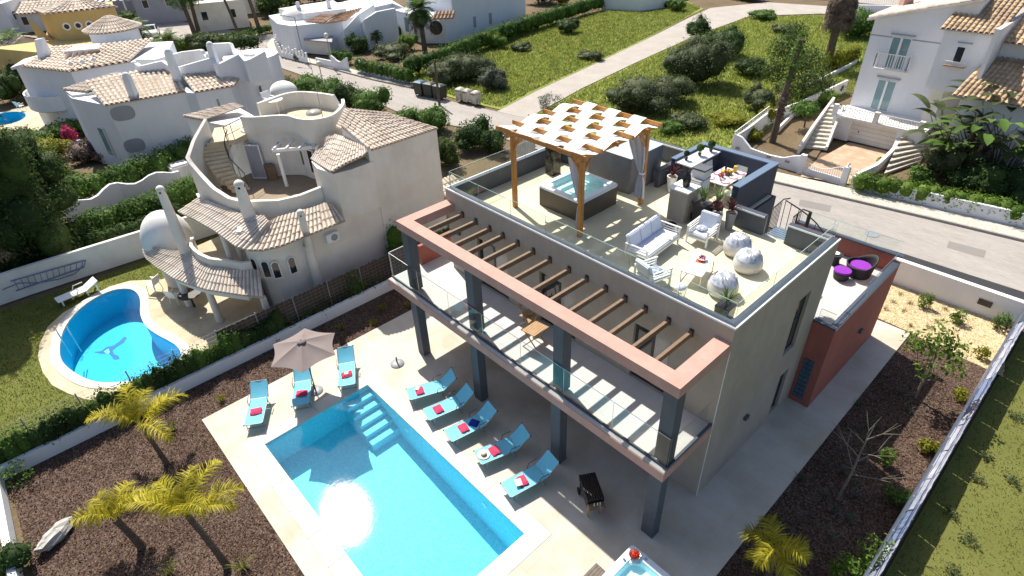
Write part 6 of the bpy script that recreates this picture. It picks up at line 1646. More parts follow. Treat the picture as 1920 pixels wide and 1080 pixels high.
# projecting volume on the right
MB().prism([(6.15,32.6),(8.75,32.6),(8.75,36),(6.15,36)], 3.98, 7.35).build('bay_wall', M['whiteblue'], rw)
MB().prism([(6.4,33.3),(8.9,33.3),(8.9,36),(6.4,36)], 1.5, 3.97).build('porch_wall', M['cream'], rw)
tile_roof(rw, [(5.9,32.35,7.42),(8.9,32.35,7.42)], [(5.9,37.6,9.3),(8.9,37.6,9.3)], M['tile_tan'], .27, .36)
win(rw, (7.28,32.58,6.1), .48, .95, (0,-1), M['trim'], M['pane'])
MB().box(6.75,32.25,5.45,7.85,32.598,5.52).build('window_ledge', M['tile_red'], rw)
railing(rw, (6.78,32.3), (7.82,32.3), 5.5, 5.75, 8, 'window_grille')
MB().box(7.0,32.5,6.75,7.75,32.598,6.8).build('hood_mould', M['greystucco'], rw)
MB().prism([(8.75,31.4),(8.98,31.4),(8.98,38),(8.75,38)], 3.0, 7.9).build('fire_wall', M['whiteblue'], rw)
MB().prism([(9.0,33.5),(16,33.5),(16,42),(9.0,42)], 0.2, 6.9).build('wall', M['whiteblue'], rw)
tile_roof(rw, [(9.05,33.0,6.95),(16,33.0,6.95)], [(9.05,37.6,8.9),(16,37.6,8.9)], M['tile_tan'], .3, .4)
tile_roof(rw, [(8.2,29.9,4.55),(15,29.9,4.55)], [(8.6,33.4,6.1),(15,33.4,6.1)], M['tile_tan'], .27, .36)
MB().prism([(8.8,30.4),(15,30.4),(15,33.3),(8.8,33.3)], 0.2, 4.4).build('porch_wall', M['whiteblue'], rw)
win(rw, (7.6,33.28,2.9), 1.1, 1.7, (0,-1), M['trim'], M['curtain_pane'])
# garage level
b = MB(); b.box(1.72,31.5,0,3.0,34.0,1.48); b.box(5.8,31.5,0,7.2,34.0,1.48); b.box(3.0,31.5,1.40,5.8,34.0,1.48); b.build('garage_wall', M['white'], rw)
MB().box(3.0,31.75,0,5.8,31.82,1.398).build('garage_door', M['cream'], rw)
for i in range(1, 5): MB().box(3.02,31.742,.28*i-.008,5.78,31.749,.28*i+.008).build('door_groove', M['greystucco'], rw)
MB().ball((3.5,31.72,.72), .05, 8, 5).build('door_knob', M['darkmetal'], rw)
MB().box(1.6,31.35,1.483,7.25,34.0,1.60).build('terrace_slab', M['white'], rw)
for x in (1.75,4.35,7.0): MB().box(x-.14,31.36,1.603,x+.14,31.62,2.3).build('terrace_pier', M['white'], rw)
railing(rw, (1.9,31.48), (4.2,31.48), 1.62, 2.2, 15); railing(rw, (4.5,31.48), (6.85,31.48), 1.62, 2.2, 15)
def stairs(par, a0, a1, b0, b1, z0, z1, n, m, name='stair_step'):
    """flight between the left line a0-a1 and the right line b0-b1"""
    for i in range(n):
        f0, f1 = i/n, (i+1)/n; A = Vector(a0).lerp(Vector(a1), f0); A2 = Vector(a0).lerp(Vector(a1), f1); B = Vector(b0).lerp(Vector(b1), f0); B2 = Vector(b0).lerp(Vector(b1), f1)
        MB().prism([(A.x,A.y),(B.x,B.y),(B2.x,B2.y),(A2.x,A2.y)], max(0, z0+(z1-z0)*f0-.02) if i else 0, z0+(z1-z0)*f1).build(name, m, par)
stairs(rw, (1.505, 28.444), (0.679, 33.274), (2.733, 29.05), (1.372, 33.562), 0, 1.6, 11, M['sidewalk'])
P_ = resample([(1.613, 27.297, 0.55), (1.076, 30.271, 1.1), (0.545, 34.107, 1.9)], 8); MB().wall([(q.x,q.y) for q in P_], .16, 0, [q.z for q in P_]).build('stair_wall', M['white'], rw)
P_ = resample([(2.683, 29.005, 0.25), (2.254, 30.632, 1.0), (1.751, 32.826, 1.9)], 8); MB().wall([(q.x,q.y) for q in P_], .14, 0, [q.z for q in P_]).build('stair_wall', M['white'], rw)
cw = [(5.843, 25.878, 0.35), (6.274, 27.646, 0.5), (6.259, 30.088, 0.75), (5.652, 33.198, 1.15), (5.444, 33.829, 1.5), (5.418, 34.311, 1.9)]
P_ = resample(cw, 20); MB().wall([(q.x,q.y) for q in P_], .2, 0, [q.z for q in P_]).build('curved_stair_wall', M['whiteblue'], rw)
stairs(rw, (6.874, 27.349), (5.845, 32.946), (7.758, 30.881), (7.459, 33.976), 0, 1.5, 9, M['sidewalk'])
tag(sheet('driveway', [(2.925, 27.053), (3.18, 31.498), (5.713, 31.62), (6.784, 30.566), (6.05, 25.052), (3.296, 24.054)], [], -0.03, M['terracotta']), kind='structure')
tag(sheet('hillside_garden', [(-1.7,24.8),(3.4,24.7),(2.4,29),(1.5,33.8),(1.0,46),(-3,46)], [], -0.034, M['earth']), kind='structure')
tag(sheet('front_garden', [(6.9,25.5),(60,31),(60,34),(7.3,33)], [], -0.036, M['earth']), kind='structure')

# ------------------------------------------------------------------ walls, fences and street furniture
def wthing(name, label, cat, pts, t, z0, z1, m, group=None, part='wall'):
    c = thing(name, label, cat, (pts[0][0], pts[0][1], 0), 0, group)
    MB().wall(pts, t, z0, z1).build(part, m, c); return c
wthing('garden_wall', 'low white wall between the mulch garden and the planted fence', 'wall', [(-4.68,-15.62),(-4.68,-.3)], .16, -.05, .5, M['whiteblue'])
wthing('garden_wall', 'low white wall closing the mulch garden at the bottom left', 'wall', [(-4.78,-15.70),(4.0,-15.9)], .2, -.05, .42, M['whiteblue'])
fe = thing('wire_fence', 'wire fence with posts and brown netting along the planted strip', 'fence', (-5.1,-8,0))
for i in range(13):
    y = -16+1.6*i; MB().cyl(-5.1, y, 0, 1.62, .022, n=8).build('post', M['wire'], fe)
w = MB()
for k in range(9): w.beam((-5.1,-16,.2+.17*k),(-5.1,3.2,.2+.17*k),.007,.007)
for i in range(97): w.beam((-5.1,-16+.2*i,.1),(-5.1,-16+.2*i,1.6),.005,.005)
tag(w.build('mesh_wire', M['wire'], fe), kind='stuff')
for i in range(7):
    y0 = -8.0+1.6*i; b = MB(); n = 24; rr = random.Random(i)
    for k in range(n):
        yy = y0+.02+1.56*k/n; b.box(-5.125-.006*rr.random(), yy, .12+.05*rr.random(), -5.112, yy+1.5/n, 1.48+.1*rr.random())
    tag(b.build('heather_screen', M['screen'], fe), kind='stuff')
wthing('boundary_wall', 'long white garden wall behind the kidney pool lawn', 'wall', [(-17.1,-17.5),(-17.05,-13),(-16.6,-6.2),(-16.2,-1)], .2, -.05, 1.38, M['white'])
def onw(px_, py_): pass
# painted ladder and rope leaning on that wall
ld = thing('ladder', 'faded blue ladder and looped hose hanging on the long white wall', 'ladder', (-16.9,-11.5,0))
A = [(-13.388, 0.963), (-10.363, 0.83)]; Bq = [(-13.414, 0.423), (-10.542, 0.503)]
xw = lambda y: -16.905+.0645*(y+13)
pa = [Vector((xw(A[0][0])+.05, *A[0])), Vector((xw(A[1][0])+.05, *A[1]))]; pb_ = [Vector((xw(Bq[0][0])+.05, *Bq[0])), Vector((xw(Bq[1][0])+.05, *Bq[1]))]
for p_ in (pa, pb_): MB().tube(p_, .03, 6).build('rail', M['bluepaint'], ld)
for i in range(12):
    f = (i+.5)/12; MB().tube([pa[0].lerp(pa[1], f), pb_[0].lerp(pb_[1], f)], .016, 5).build('rung', M['bluepaint'], ld)
cv_ = [pa[1]]+[Vector((xw(q[0])+.06, q[0], q[1])) for q in [(-10.518, 0.596), (-11.024, 0.328), (-11.719, 0.315), (-12.444, 0.452), (-13.177, 0.754), (-13.834, 0.687)]]
MB().tube(cv_, .022, 6).build('hose', M['bluepaint'], ld)
# rear wall of the gravel bed and the verge behind it
rwll = wthing('boundary_wall', 'white wall at the street end of the gravel bed', 'wall', [(9.5,16.0),(16.25,16.0)], .2, -.05, 1.14, M['whiteblue'])
MB().box(9.5,15.88,1.142,16.25,16.12,1.17).build('coping', M['stonetop'], rwll)
q = (14.787, 0.601)
MB().box(q[0]-.24, 15.86, q[1]-.13, q[0]+.24, 15.895, q[1]+.13).build('meter_recess', M['darkmetal'], rwll)
# right hand boundary: low wall with silver netting and rails
rf = thing('netted_fence', 'low boundary wall with silver shade netting and wire rails along the right lawn', 'fence', (16.15,2,0))
MB().box(16.0,-30,-.1,16.28,16.0,.32).build('base_wall', M['kerb'], rf)
rr = random.Random(5)
for i in range(30):
    y0 = -29.5+1.5*i; V = []; F = []; n = 6
    for k in range(n+1):
        for l in range(5):
            V.append((16.03+.055*l+rr.uniform(-.012,.012)+(.05 if l == 2 else 0), y0+1.47*k/n, .36+.16*l+rr.uniform(-.02,.02)))
    for k in range(n):
        for l in range(4): F.append((k*5+l, (k+1)*5+l, (k+1)*5+l+1, k*5+l+1))
    add_mesh('net_panel', (V, F), M['net'] if (i*7) % 5 != 2 else M['bluepaint'], rf)
    MB().box(16.0,y0-.03,.32,16.05,y0+.0,1.12).build('post', M['wire'], rf)
for z, x in ((1.1,16.02),(.9,15.99),(.6,15.97)): MB().tube([(x,-29.5,z),(x,15.9,z)], .018, 6).build('rail', M['steel'], rf)
# street wall in front of the garage house
fw = thing('front_wall', 'white wave topped street wall with a low gate in front of the garage house', 'wall', (2,24.7,0))
P_ = resample([(-1.654, 24.586, 1.3), (-1.155, 24.667, 1.2), (-0.333, 24.563, 0.65), (0.877, 24.721, 0.5), (1.766, 24.73, 0.55), (2.39, 24.74, 0.85), (2.87, 24.739, 1.0)], 26)
MB().wall([(q.x,q.y) for q in P_], .16, -.1, [q.z for q in P_]).build('wave_wall', M['whiteblue'], fw)
g0, g1 = (3.013, 24.652), (5.387, 24.639)
MB().wall([g0, g1], .14, -.1, .32).build('gate_base', M['whiteblue'], fw)
gt_ = MB(); n = 18
for i in range(n+1):
    f = i/n; x = g0[0]+(g1[0]-g0[0])*f; y = g0[1]+(g1[1]-g0[1])*f; gt_.box(x-.014,y-.014,.32,x+.014,y+.014,.95-.42*math.sin(PI*min(f*1.15,1))**.8)
tag(gt_.build('gate_bar', M['trim'], fw), kind='stuff')
gp = resample([(g0[0]+(g1[0]-g0[0])*f, g0[1]+(g1[1]-g0[1])*f, .96-.42*math.sin(PI*min(f*1.15,1))**.8) for f in [i/12 for i in range(13)]], 14)
MB().tube(gp, .025, 6).build('gate_rail', M['trim'], fw)
for q in (g0, (5.634, 24.567)):
    MB().box(q[0]-.16,q[1]-.14,-.1,q[0]+.16,q[1]+.14,1.12).build('gate_pier', M['whiteblue'], fw)
q = (5.634, 24.567)
MB().lathe([(.06,0),(.03,.08),(.09,.16),(.02,.26)], (q[0],q[1],1.122), 10).build('pier_finial', M['white'], fw)
for q in ((-1.231, 24.598), (0.918, 24.642), (2.099, 24.697)): MB().box(q[0]-.14,q[1]-.105,.35,q[0]+.14,q[1]-.082,.52).build('wall_plate', M['greymetal'], fw)
wthing('boundary_wall', 'white street wall below the clipped hedge on the right', 'wall', [(6.077, 24.384), (10.586, 24.93), (14.29, 25.515), (40,29.2)], .18, -.1, .80, M['whiteblue'])
sw_ = thing('side_wall', 'white side wall with a thin railing climbing beside the meadow', 'wall', (-1.8,28,0))
SP = [(-1.654, 24.586, 1.3), (-2.131, 27.82, 1.15), (-2.534, 30.614, 1.2)]+[(-1.9,34,1.25),(-1.5,42,1.3)]
P_ = resample(SP, 14); MB().wall([(q.x,q.y) for q in P_], .15, -.1, [q.z-.25 for q in P_]).build('wall', M['white'], sw_)
railing(sw_, (P_[0].x,P_[0].y), (P_[5].x,P_[5].y), 1.0, 1.42, 16)
for pts in ([(-1.171, 29.79), (-2.263, 35.764), (-2.454, 41.928)], [(-4.404, 40.274), (-4.25, 44.49), (-4.227, 49.449), (-4.415, 51.714)]):
    wthing('terrace_edge', ['low pale stone edging beside the ivy covered palm trunk','low pale stone edging below the lime green young plants'][len(pts)-3], 'edging', pts, .15, -.05, .35, M['white'], 'stone edgings on the hillside')
# walls of the houses across the street
bw_ = thing('balustrade_wall', 'white balustrade wall with slim pillars around the corner garden of the domed house', 'wall', (-50,17.5,0))
P_ = resample([(-59.329, 19.175, 0), (-55.449, 17.191, 0), (-52.323, 16.263, 0), (-50.549, 16.5, 0), (-47.246, 16.877, 0)], 20)
MB().wall([(q.x,q.y) for q in P_], .15, 0, .5).build('wall', M['whiteblue'], bw_)
for i, q in enumerate(P_): MB().box(q.x-.09,q.y-.09,.502,q.x+.09,q.y+.09,1.25 if i % 2 else 1.05).build('pillar', M['trim'], bw_)
sc_ = thing('scalloped_wall', 'white street wall with a deeply scalloped top', 'wall', (-38,18.6,0))
S_ = [(-43.054, 17.578, 0), (-40.735, 18.183, 0)]; S2_ = [(-39.103, 18.515, 0), (-35.564, 19.016, 0), (-32.086, 19.618, 0)]
P_ = resample(S_, 16); MB().wall([(q.x,q.y) for q in P_], .16, 0, [1.3-.5*math.sin(i/16*PI)**2 for i in range(17)]).build('wall', M['whiteblue'], sc_)
P_ = resample(S2_, 40); MB().wall([(q.x,q.y) for q in P_], .16, 0, [1.0+.28*math.cos(i/40*2*PI*4) for i in range(41)]).build('wall', M['whiteblue'], sc_)
wthing('front_wall', 'low white wall with slanting struts beside the dark gate', 'wall', [(-45.776, 17.24), (-43.247, 17.684)], .15, 0, .7, M['whiteblue'])
wthing('wavy_wall', 'white wavy topped wall between two hedges left of the round house', 'wall', [(q.x,q.y) for q in resample([(-23.34, -10.04, 0), (-24.156, -8.516, 0), (-24.737, -6.789, 0), (-24.299, -4.601, 0), (-24.542, -3.396, 0)], 16)], .2, 0, [1.15+.2*math.sin(i*1.1) for i in range(17)], M['whiteblue'])
tag(MB().box(-25.658-.5,-3.043-.6,0,-25.658+.5,-3.043+.6,1.05).build('pump_house', M['white'], None, bevel=.1), 'small white rounded pump house beside the round house', 'shed')
q = (-34.341, -6.869)
tag(MB().cyl(q[0], q[1], 0, 1.5, .12, .12, 8).build('gate_post', M['whiteblue']), 'lone white gate post among the shrubs left of the white villa', 'post')
# rubbish bins
def make_bin(mat_, lid, w, d, h):
    t = thing('rubbish_bin', '', 'bin')
    MB().add([(-w/2*.86,-d/2*.86,.12),(w/2*.86,-d/2*.86,.12),(w/2*.86,d/2*.86,.12),(-w/2*.86,d/2*.86,.12),(-w/2,-d/2,h),(w/2,-d/2,h),(w/2,d/2,h),(-w/2,d/2,h)],[(0,3,2,1),(4,5,6,7),(0,1,5,4),(1,2,6,5),(2,3,7,6),(3,0,4,7)]).build('bin_body', mat_, t, bevel=.02)
    l = MB(); l.lathe([(.0001,.12),(w*.30,.10),(w*.52,.0)], (0,0,h+.002), 4, a0=PI/4, a1=2*PI+PI/4, sx=1.32, sy=1.32*d/w)
    l.build('lid', lid, t)
    for x in (-w*.36,w*.36):
        for y in (-d*.32,d*.32): MB().tube([(x-.02,y,.07),(x+.02,y,.07)], .07, 8).build('wheel', M['rubber'], t)
    MB().tube([(-w*.4,-d/2-.03,h-.1),(w*.4,-d/2-.03,h-.1)], .02, 6).build('handle', M['rubber'], t)
    return t
bn = make_bin(M['dumpster'], M['dumpster'], 1.0, .9, 1.15)
place(bn, (*(-27.433, 18.676), -.04), .25, 'dark green rubbish container in the middle of its row by the pole', 'dark rubbish containers')
place(copy_tree(bn), (*(-26.281, 18.866), -.04), .2, 'dark green rubbish container nearest the pole', 'dark rubbish containers')
b2 = make_bin(M['dumpster'], M['bluelid'], 1.0, .9, 1.15); place(b2, (*(-28.482, 18.387), -.04), .2, 'dark rubbish container with a blue lid', 'dark rubbish containers')
b3 = make_bin(M['binwhite'], M['binwhite'], .62, .7, 1.02)
for i, (q, lab) in enumerate((((-24.444, 19.663),'dirty white wheeled bin next to the dark containers'),((-23.642, 19.78),'dirty white wheeled bin in the middle of the white bins'),((-22.64, 19.892),'dirty white wheeled bin closest to the grassy slope'))):
    place(b3 if i == 0 else copy_tree(b3), (*q, -.04), .15, lab, 'white wheeled bins')
q = (-24.93, 17.728)
tag(MB().tube([(q[0],q[1],-.05),(q[0]-.05,q[1],3.654)], [.11,.09], 8).build('utility_pole', M['bark']), 'dark wooden utility pole on the street by the rubbish containers', 'pole')
def make_lamp():
    t = thing('street_lamp', '', 'street lamp')
    MB().tube([(0,0,-.05),(0,0,3.0)], [.06,.04], 8).build('post', M['greymetal'], t)
    MB().ball((0,0,3.2), .24, 14, 8).build('globe', M['lampglass'], t, smooth=True)
    MB().cyl(0, 0, 2.95, 3.02, .1, .14, 10).build('collar', M['greymetal'], t)
    return t
lp_ = make_lamp()
place(lp_, (*(-43.054, 17.578), 0), 0, 'globe street lamp on the pavement by the scalloped wall', 'globe street lamps')
place(copy_tree(lp_), (*(-33.31, 11.652), 0), 0, 'globe street lamp among the rounded bushes on the near side of the street', 'globe street lamps')
q = (-48.176, 16.971)
arm_ = thing('tall_street_lamp', 'tall grey street lamp with a flat arm over the corner garden', 'street lamp', (q[0],q[1],0))
MB().tube([(q[0],q[1],0),(q[0],q[1],4.4)], [.07,.05], 8).build('post', M['greymetal'], arm_); MB().tube([(q[0],q[1],4.4),(q[0]-1.3,q[1]-.5,4.5)], .04, 6).build('arm', M['greymetal'], arm_); MB().cbox((q[0]-1.5,q[1]-.58,4.5),(.6,.22,.1),.35).build('lamp_head', M['greymetal'], arm_)
q = (-39.624, 13.742)
def make_car(paint):
    t = thing('parked_car', '', 'car')
    sec = [(-2.0,.35,.62,.78),(-1.95,.30,.80,.82),(-1.2,.28,.88,.84),(-.75,.28,1.35,.70),(.35,.28,1.42,.70),(.95,.28,.95,.84),(1.8,.30,.80,.82),(2.0,.36,.62,.74)]
    V = []; F = []
    for x, z0, z1, w in sec:
        V += [(x,-.84,z0),(x,.84,z0),(x,.86,min(.82,z1)),(x,w,z1),(x,-w,z1),(x,-.86,min(.82,z1))]
    k = len(sec)
    for i in range(k-1):
        for j in range(6): F.append((i*6+j, i*6+(j+1) % 6, (i+1)*6+(j+1) % 6, (i+1)*6+j))
    F += [tuple(range(5,-1,-1)), tuple((k-1)*6+j for j in range(6))]
    MB().add(V, F).build('body', paint, t)
    b = MB(); b.add([(-1.16,-.70,.93),(-1.16,.70,.93),(-.80,.62,1.33),(-.80,-.62,1.33)],[(0,1,2,3)]); b.add([(.93,-.70,.98),(.93,.70,.98),(.42,.62,1.40),(.42,-.62,1.40)],[(0,3,2,1)])
    for s in (-1,1): b.add([(-1.0,s*.855,.90),(.78,s*.855,.94),(.32,s*.735,1.37),(-.70,s*.735,1.31)],[(0,1,2,3)])
    b.build('windows', M['pane'], t)
    for x in (-1.28,1.28):
        for s in (-1,1):
            wv_ = MB().tube([(x,s*.68,.31),(x,s*.87,.31)], .31, 14).build('wheel', M['rubber'], t); MB().tube([(x,s*.872,.31),(x,s*.88,.31)], .18, 10).build('rim', M['steel'], wv_)
    for s in (-.6,.6): MB().box(1.93,s-.15,.62,2.01,s+.15,.74).build('headlight', M['trim'], t)
    return t
car = make_car(M['carwhite']); place(car, (*(-77.21, 9.765), -.03), rad(-20), 'white hatchback parked on the pale forecourt in the distance', 'distant parked cars')
car2 = make_car(M['cargrey']); place(car2, (*(-105.049, -1.829), -.03), rad(60), 'dark grey car parked in the far upper left', 'distant parked cars')
tag(sheet('forecourt', [(-78.419, 6.131), (-82.944, 10.292), (-78.195, 13.053), (-73.219, 10.169), (-71.612, 7.789)], [], -0.055, M['sidewalk']), kind='structure')
tag(sheet('side_street', [(-102.343, -3.955), (-100.797, 1.817), (-97.526, 1.94), (-94.201, -4.934)], [], -0.057, M['asphalt']), kind='structure')
# houses along the top edge
def box_house(label, base, h, m, roof=None, wins=3, ang=0.0, dims=(8,6), name='distant_house', flat=None):
    x, y = base; t = thing(name, label, 'house', (x,y,0), ang); ORIG[t.name] = Vector((0,0,0)); w, d = dims
    MB().box(-w/2,-d/2,-.05,w/2,d/2,h).build('wall', m, t)
    if roof:
        tile_roof(t, [(-w/2-.3,-d/2-.3,h+.05),(w/2+.3,-d/2-.3,h+.05)], [(-w/2-.3,0,h+1.1),(w/2+.3,0,h+1.1)], roof, .5, .6); tile_roof(t, [(w/2+.3,d/2+.3,h+.05),(-w/2-.3,d/2+.3,h+.05)], [(w/2+.3,0,h+1.1),(-w/2-.3,0,h+1.1)], roof, .5, .6)
        MB().prism([(-d/2,h+.03),(d/2,h+.03),(0,h+1.05)], -w/2, -w/2+.2).build('gable', m, t).rotation_euler = (PI/2,0,PI/2)
        MB().prism([(-d/2,h+.03),(d/2,h+.03),(0,h+1.05)], w/2-.2, w/2).build('gable', m, t).rotation_euler = (PI/2,0,PI/2)
    else:
        MB().wall([(-w/2+.1,-d/2+.1),(w/2-.1,-d/2+.1),(w/2-.1,d/2-.1),(-w/2+.1,d/2-.1)], .2, h, h+.4, closed=True).build('parapet', m, t)
    for i in range(wins):
        xx = -w/2+w*(i+.5)/wins; win(t, (xx,-d/2-.01,h*.62), .8, 1.1, (0,-1), M['trim'], M['pane'])
    for i in range(2): win(t, (w/2+.01,-d/2+d*(i+.5)/2,h*.62), .8, 1.1, (1,0), M['trim'], M['pane'])
    return t
box_house('cream house with arched side windows behind a clipped hedge', (-76.31, 18.745), 3.0, M['cream'], None, 2, rad(70), (7,6))
box_house('beige gable house at the top edge left of the domed house', (-85.902, 24.191), 4.2, M['cream'], M['tile'], 3, rad(70), (9,6))
box_house('grey flat roofed block at the top edge behind the palms', (-88.455, 18.233), 4.2, M['greystucco'], None, 4, rad(65), (12,8))
cp = thing('carport', 'long white slatted carport in front of the grey block', 'carport', (-94.473,13.853,0), rad(62)); ORIG[cp.name] = Vector((0,0,0))
for i in range(14): MB().box(-6.5+i,-1.6,2.5,-6.05+i,2.0,2.62).build('roof_slat', M['trim'], cp)
for i in range(7):
    MB().box(-6.3+2.05*i,-1.4,0,-6.1+2.05*i,-1.2,2.49).build('post', M['trim'], cp)
MB().box(-6.6,2.02,0,7.2,2.2,2.8).build('back_wall', M['greystucco'], cp)
box_house('grey terraced block beyond the slatted carport', (-114.735,12.978), 4.5, M['greystucco'], None, 5, rad(62), (20,9))
box_house('blue white house at the upper left corner', (-99.691, -4.147), 3.6, M['whiteblue'], None, 2, rad(60), (7,7))
box_house('pale house with a terracotta roof beyond the upper left corner', (-109.28, -1.052), 2.6, M['white'], M['tile_red'], 3, rad(60), (9,6))
box_house('long low house with clay roof behind the tall palm at the upper left', (-97.891, 1.665), 2.3, M['cream'], M['tile'], 4, rad(60), (12,6))
box_house('cream bungalow wall beside the palm at the left edge', (-75.558, -6.151), 1.9, M['cream'], M['tile'], 2, rad(30), (8,5))
wthing('far_wall', 'long white wall at the top edge behind the vacant lot', 'wall', [(-41.104, 58.233), (-35.912, 60.066), (-34.081, 66.109)], .25, 0, 1.5, M['whiteblue'])
box_house('white house at the top edge beyond the vacant lot', (-44.199, 69.725), 4, M['whiteblue'], M['tile_red'], 3, rad(10), (10,7))
rb = thing('far_balustrade', 'white balustrade of a garden behind the garage house', 'balustrade', (-12.492,77.739,0))
a_, b_ = (-13.953, 75.825), (-9.905, 77.882)
MB().wall([a_, b_], .3, 0, .8).build('base', M['whiteblue'], rb); railing(rb, a_, b_, .82, 1.7, 18)
gw = thing('side_gate', 'pale weathered slatted gate behind the rear parapet', 'gate', (-11.233,14.658,0), .1); ORIG[gw.name] = Vector((0,0,0))
for i in range(12): MB().box(-.9+.15*i,-.02,.05,-.9+.15*i+.12,.02,1.3+.05*(i % 2)).build('slat', M['white'], gw)
MB().box(-.95,.021,.3,.95,.06,.36).box(-.95,.021,1.0,.95,.06,1.06).build('rail', M['greywood'], gw)
for pts in ([(4.668, 21.166), (6.289, 21.594), (6.527, 20.77), (4.984, 20.371)], [(12.023, 21.719), (13.562, 21.919), (13.682, 21.089), (12.144, 20.978)]):
    tag(sheet('road_patch', pts, [], -0.055, M['patch']), kind='structure')
mh = (9.062, 19.86)
tag(MB().cyl(mh[0], mh[1], -.06, -.04, .35, n=20).build('manhole_cover', M['greymetal']), 'round manhole cover in the road behind the red annex', 'manhole cover')

# ------------------------------------------------------------------ vegetation
SEED = [100]
def ns(): SEED[0] += 1; return SEED[0]
def bush(name, label, cat, ells, n, size, m, group=None, corem=True, aspect=.5, part='foliage', shell=.52, stem=False, cm=None):
    e0 = ells[0]; t = thing(name, label, cat, (e0[0], e0[1], 0), 0, group); s = ns()
    VF = leaf_cloud(ells, n, size, s, shell, .35, aspect)
    if corem: VF = merge(VF, core(ells, s, .70))
    add_mesh(part, VF, M[m], t)
    if stem: MB().tube([(e0[0],e0[1],-.05),(e0[0],e0[1],e0[2])], [.06,.03], 6).build('stem', M['bark'], t)
    return t
def blob(x, y, r, h, k, seed, z=0.0):
    """uneven heap of ellipsoids standing on the ground"""
    rr = random.Random(seed); o = [(x, y, z+h*.45, r*.75, r*.75, h*.55)]
    for i in range(k):
        a = rr.random()*2*PI; q = r*rr.uniform(.35,.75); hh = h*rr.uniform(.35,.62)
        o.append((x+q*math.cos(a), y+q*math.sin(a), z+hh*rr.uniform(.7,1.25), r*rr.uniform(.3,.5), r*rr.uniform(.3,.5), hh*rr.uniform(.5,.75)))
    return o
def hedge(label, pts, w, h, m, n, size, group=None, uneven=.12, name='hedge', z=0.0):
    P = resample([(a[0],a[1],0) for a in pts], max(2, int(sum((Vector(pts[i+1])-Vector(pts[i])).length for i in range(len(pts)-1))/max(w*.55,.3))))
    rr = random.Random(ns()); e = [(q.x+rr.uniform(-.1,.1)*w, q.y+rr.uniform(-.1,.1)*w, z+h*.5, w*.56*rr.uniform(1-uneven,1+uneven), w*.56*rr.uniform(1-uneven,1+uneven), h*.52*rr.uniform(1-uneven,1+uneven)) for q in P]
    return bush(name, label, 'hedge', e, n, size, m, group, shell=.75)
def tree(label, x, y, h, crown, n, size, m, bark='bark', name='tree', group=None, limbs=5, tr=.12):
    t = thing(name, label, 'tree', (x,y,0), 0, group); rr = random.Random(ns())
    b = MB(); b.tube([(x,y,-.05),(x+rr.uniform(-.1,.1),y+rr.uniform(-.1,.1),h*.35),(x+rr.uniform(-.15,.15),y+rr.uniform(-.15,.15),h*.75)], [tr,tr*.75,tr*.35], 8)
    for i in range(limbs):
        c = crown[i % len(crown)]; b.tube([(x,y,h*.3+.05*i),((x+c[0])/2,(y+c[1])/2,h*.5),(c[0],c[1],c[2])], [tr*.5,tr*.35,tr*.12], 6)
    b.build('trunk', M[bark], t)
    add_mesh('crown', leaf_cloud(crown, n, size, ns(), .25, .3, .5, .06), M[m], t); return t
def palm(label, x, y, h, nf, L, fm, lean=(0,0), tr=.16, name='palm_tree', group=None, lift=(0.2,1.3), droop=1.5, leaf=.45, nl=34, skirt=0, hang=.5, plume=0.0, width=.03, az0=None):
    t = thing(name, label, 'palm tree', (x,y,0), 0, group); rr = random.Random(ns()); top = (x+lean[0], y+lean[1], h)
    pts = [(x,y,-.05),(x+lean[0]*.25,y+lean[1]*.25,h*.35),(x+lean[0]*.6,y+lean[1]*.6,h*.7),top]
    MB().tube(pts, [tr*1.25,tr,tr*.9,tr*.95], 9).build('trunk', M['bark'], t)
    parts = []
    for i in range(nf):
        az = (az0[i] if az0 else i*2.399+rr.uniform(-.2,.2)); lf = lift[0]+(lift[1]-lift[0])*(1-i/max(nf-1,1) if not az0 else rr.random())
        parts.append(frond(L*rr.uniform(.85,1.1), az, lf, droop*rr.uniform(.85,1.15), nl, leaf, width, ns(), top, hang, plume))
    if nf <= 14 and L*1.0 < 3.2 and h < 3:
        for VF in parts: add_mesh('frond', VF, M[fm], t)
    else: tag(add_mesh('crown', merge(*parts), M[fm], t), kind='stuff')
    if skirt:
        sk = []
        for i in range(skirt):
            az = rr.random()*2*PI; z = h-rr.random()*h*.36; sk.append(frond(L*1.1, az, -.30, 1.15, 12, .42, .06, ns(), (x+lean[0],y+lean[1],z), .9, .3))
        tag(add_mesh('dead_skirt', merge(*sk), M['deadfrond'], t), kind='stuff')
    return t

# golden palms in the mulch
palm('golden feather palm nearest the planted fence', *(-1.475, -11.461), 1.71, 8, 1.75, 'frond_gold', (-.30,-.10), .075, group='golden palms in the mulch', lift=(.4,1.35), droop=1.75, leaf=.40, nl=64, hang=.7, plume=1.1, width=.024, az0=[rad(a) for a in (150,172,198,222,120,245,95,20)])
palm('golden feather palm in the middle of the mulch with a short stem', *(1.239, -12.968), 1.357, 6, 1.3, 'frond_gold', (-.15,-.15), .10, group='golden palms in the mulch', lift=(.4,1.3), droop=1.75, leaf=.38, nl=56, hang=.7, plume=1.1, width=.024, az0=[rad(a) for a in (78,98,190,215,255,140)])
palm('golden feather palm closest to the pool coping', *(3.617, -11.371), 2.421, 8, 1.65, 'frond_gold', (-.2,-.2), .085, group='golden palms in the mulch', lift=(.5,1.45), droop=1.6, leaf=.38, nl=62, hang=.6, plume=1.1, width=.024, az0=[rad(a) for a in (50,75,115,140,190,212,232,20)])
palm('golden feather palm beside the shaded end of the deck, fronds partly in sun', *(14.253, -0.927), 1.3, 8, 1.0, 'frond_gold', (-.1,.1), .085, group='golden palms in the mulch', lift=(-.1,1.2), droop=2.2, leaf=.36, nl=60, hang=.7, plume=1.1, width=.022)
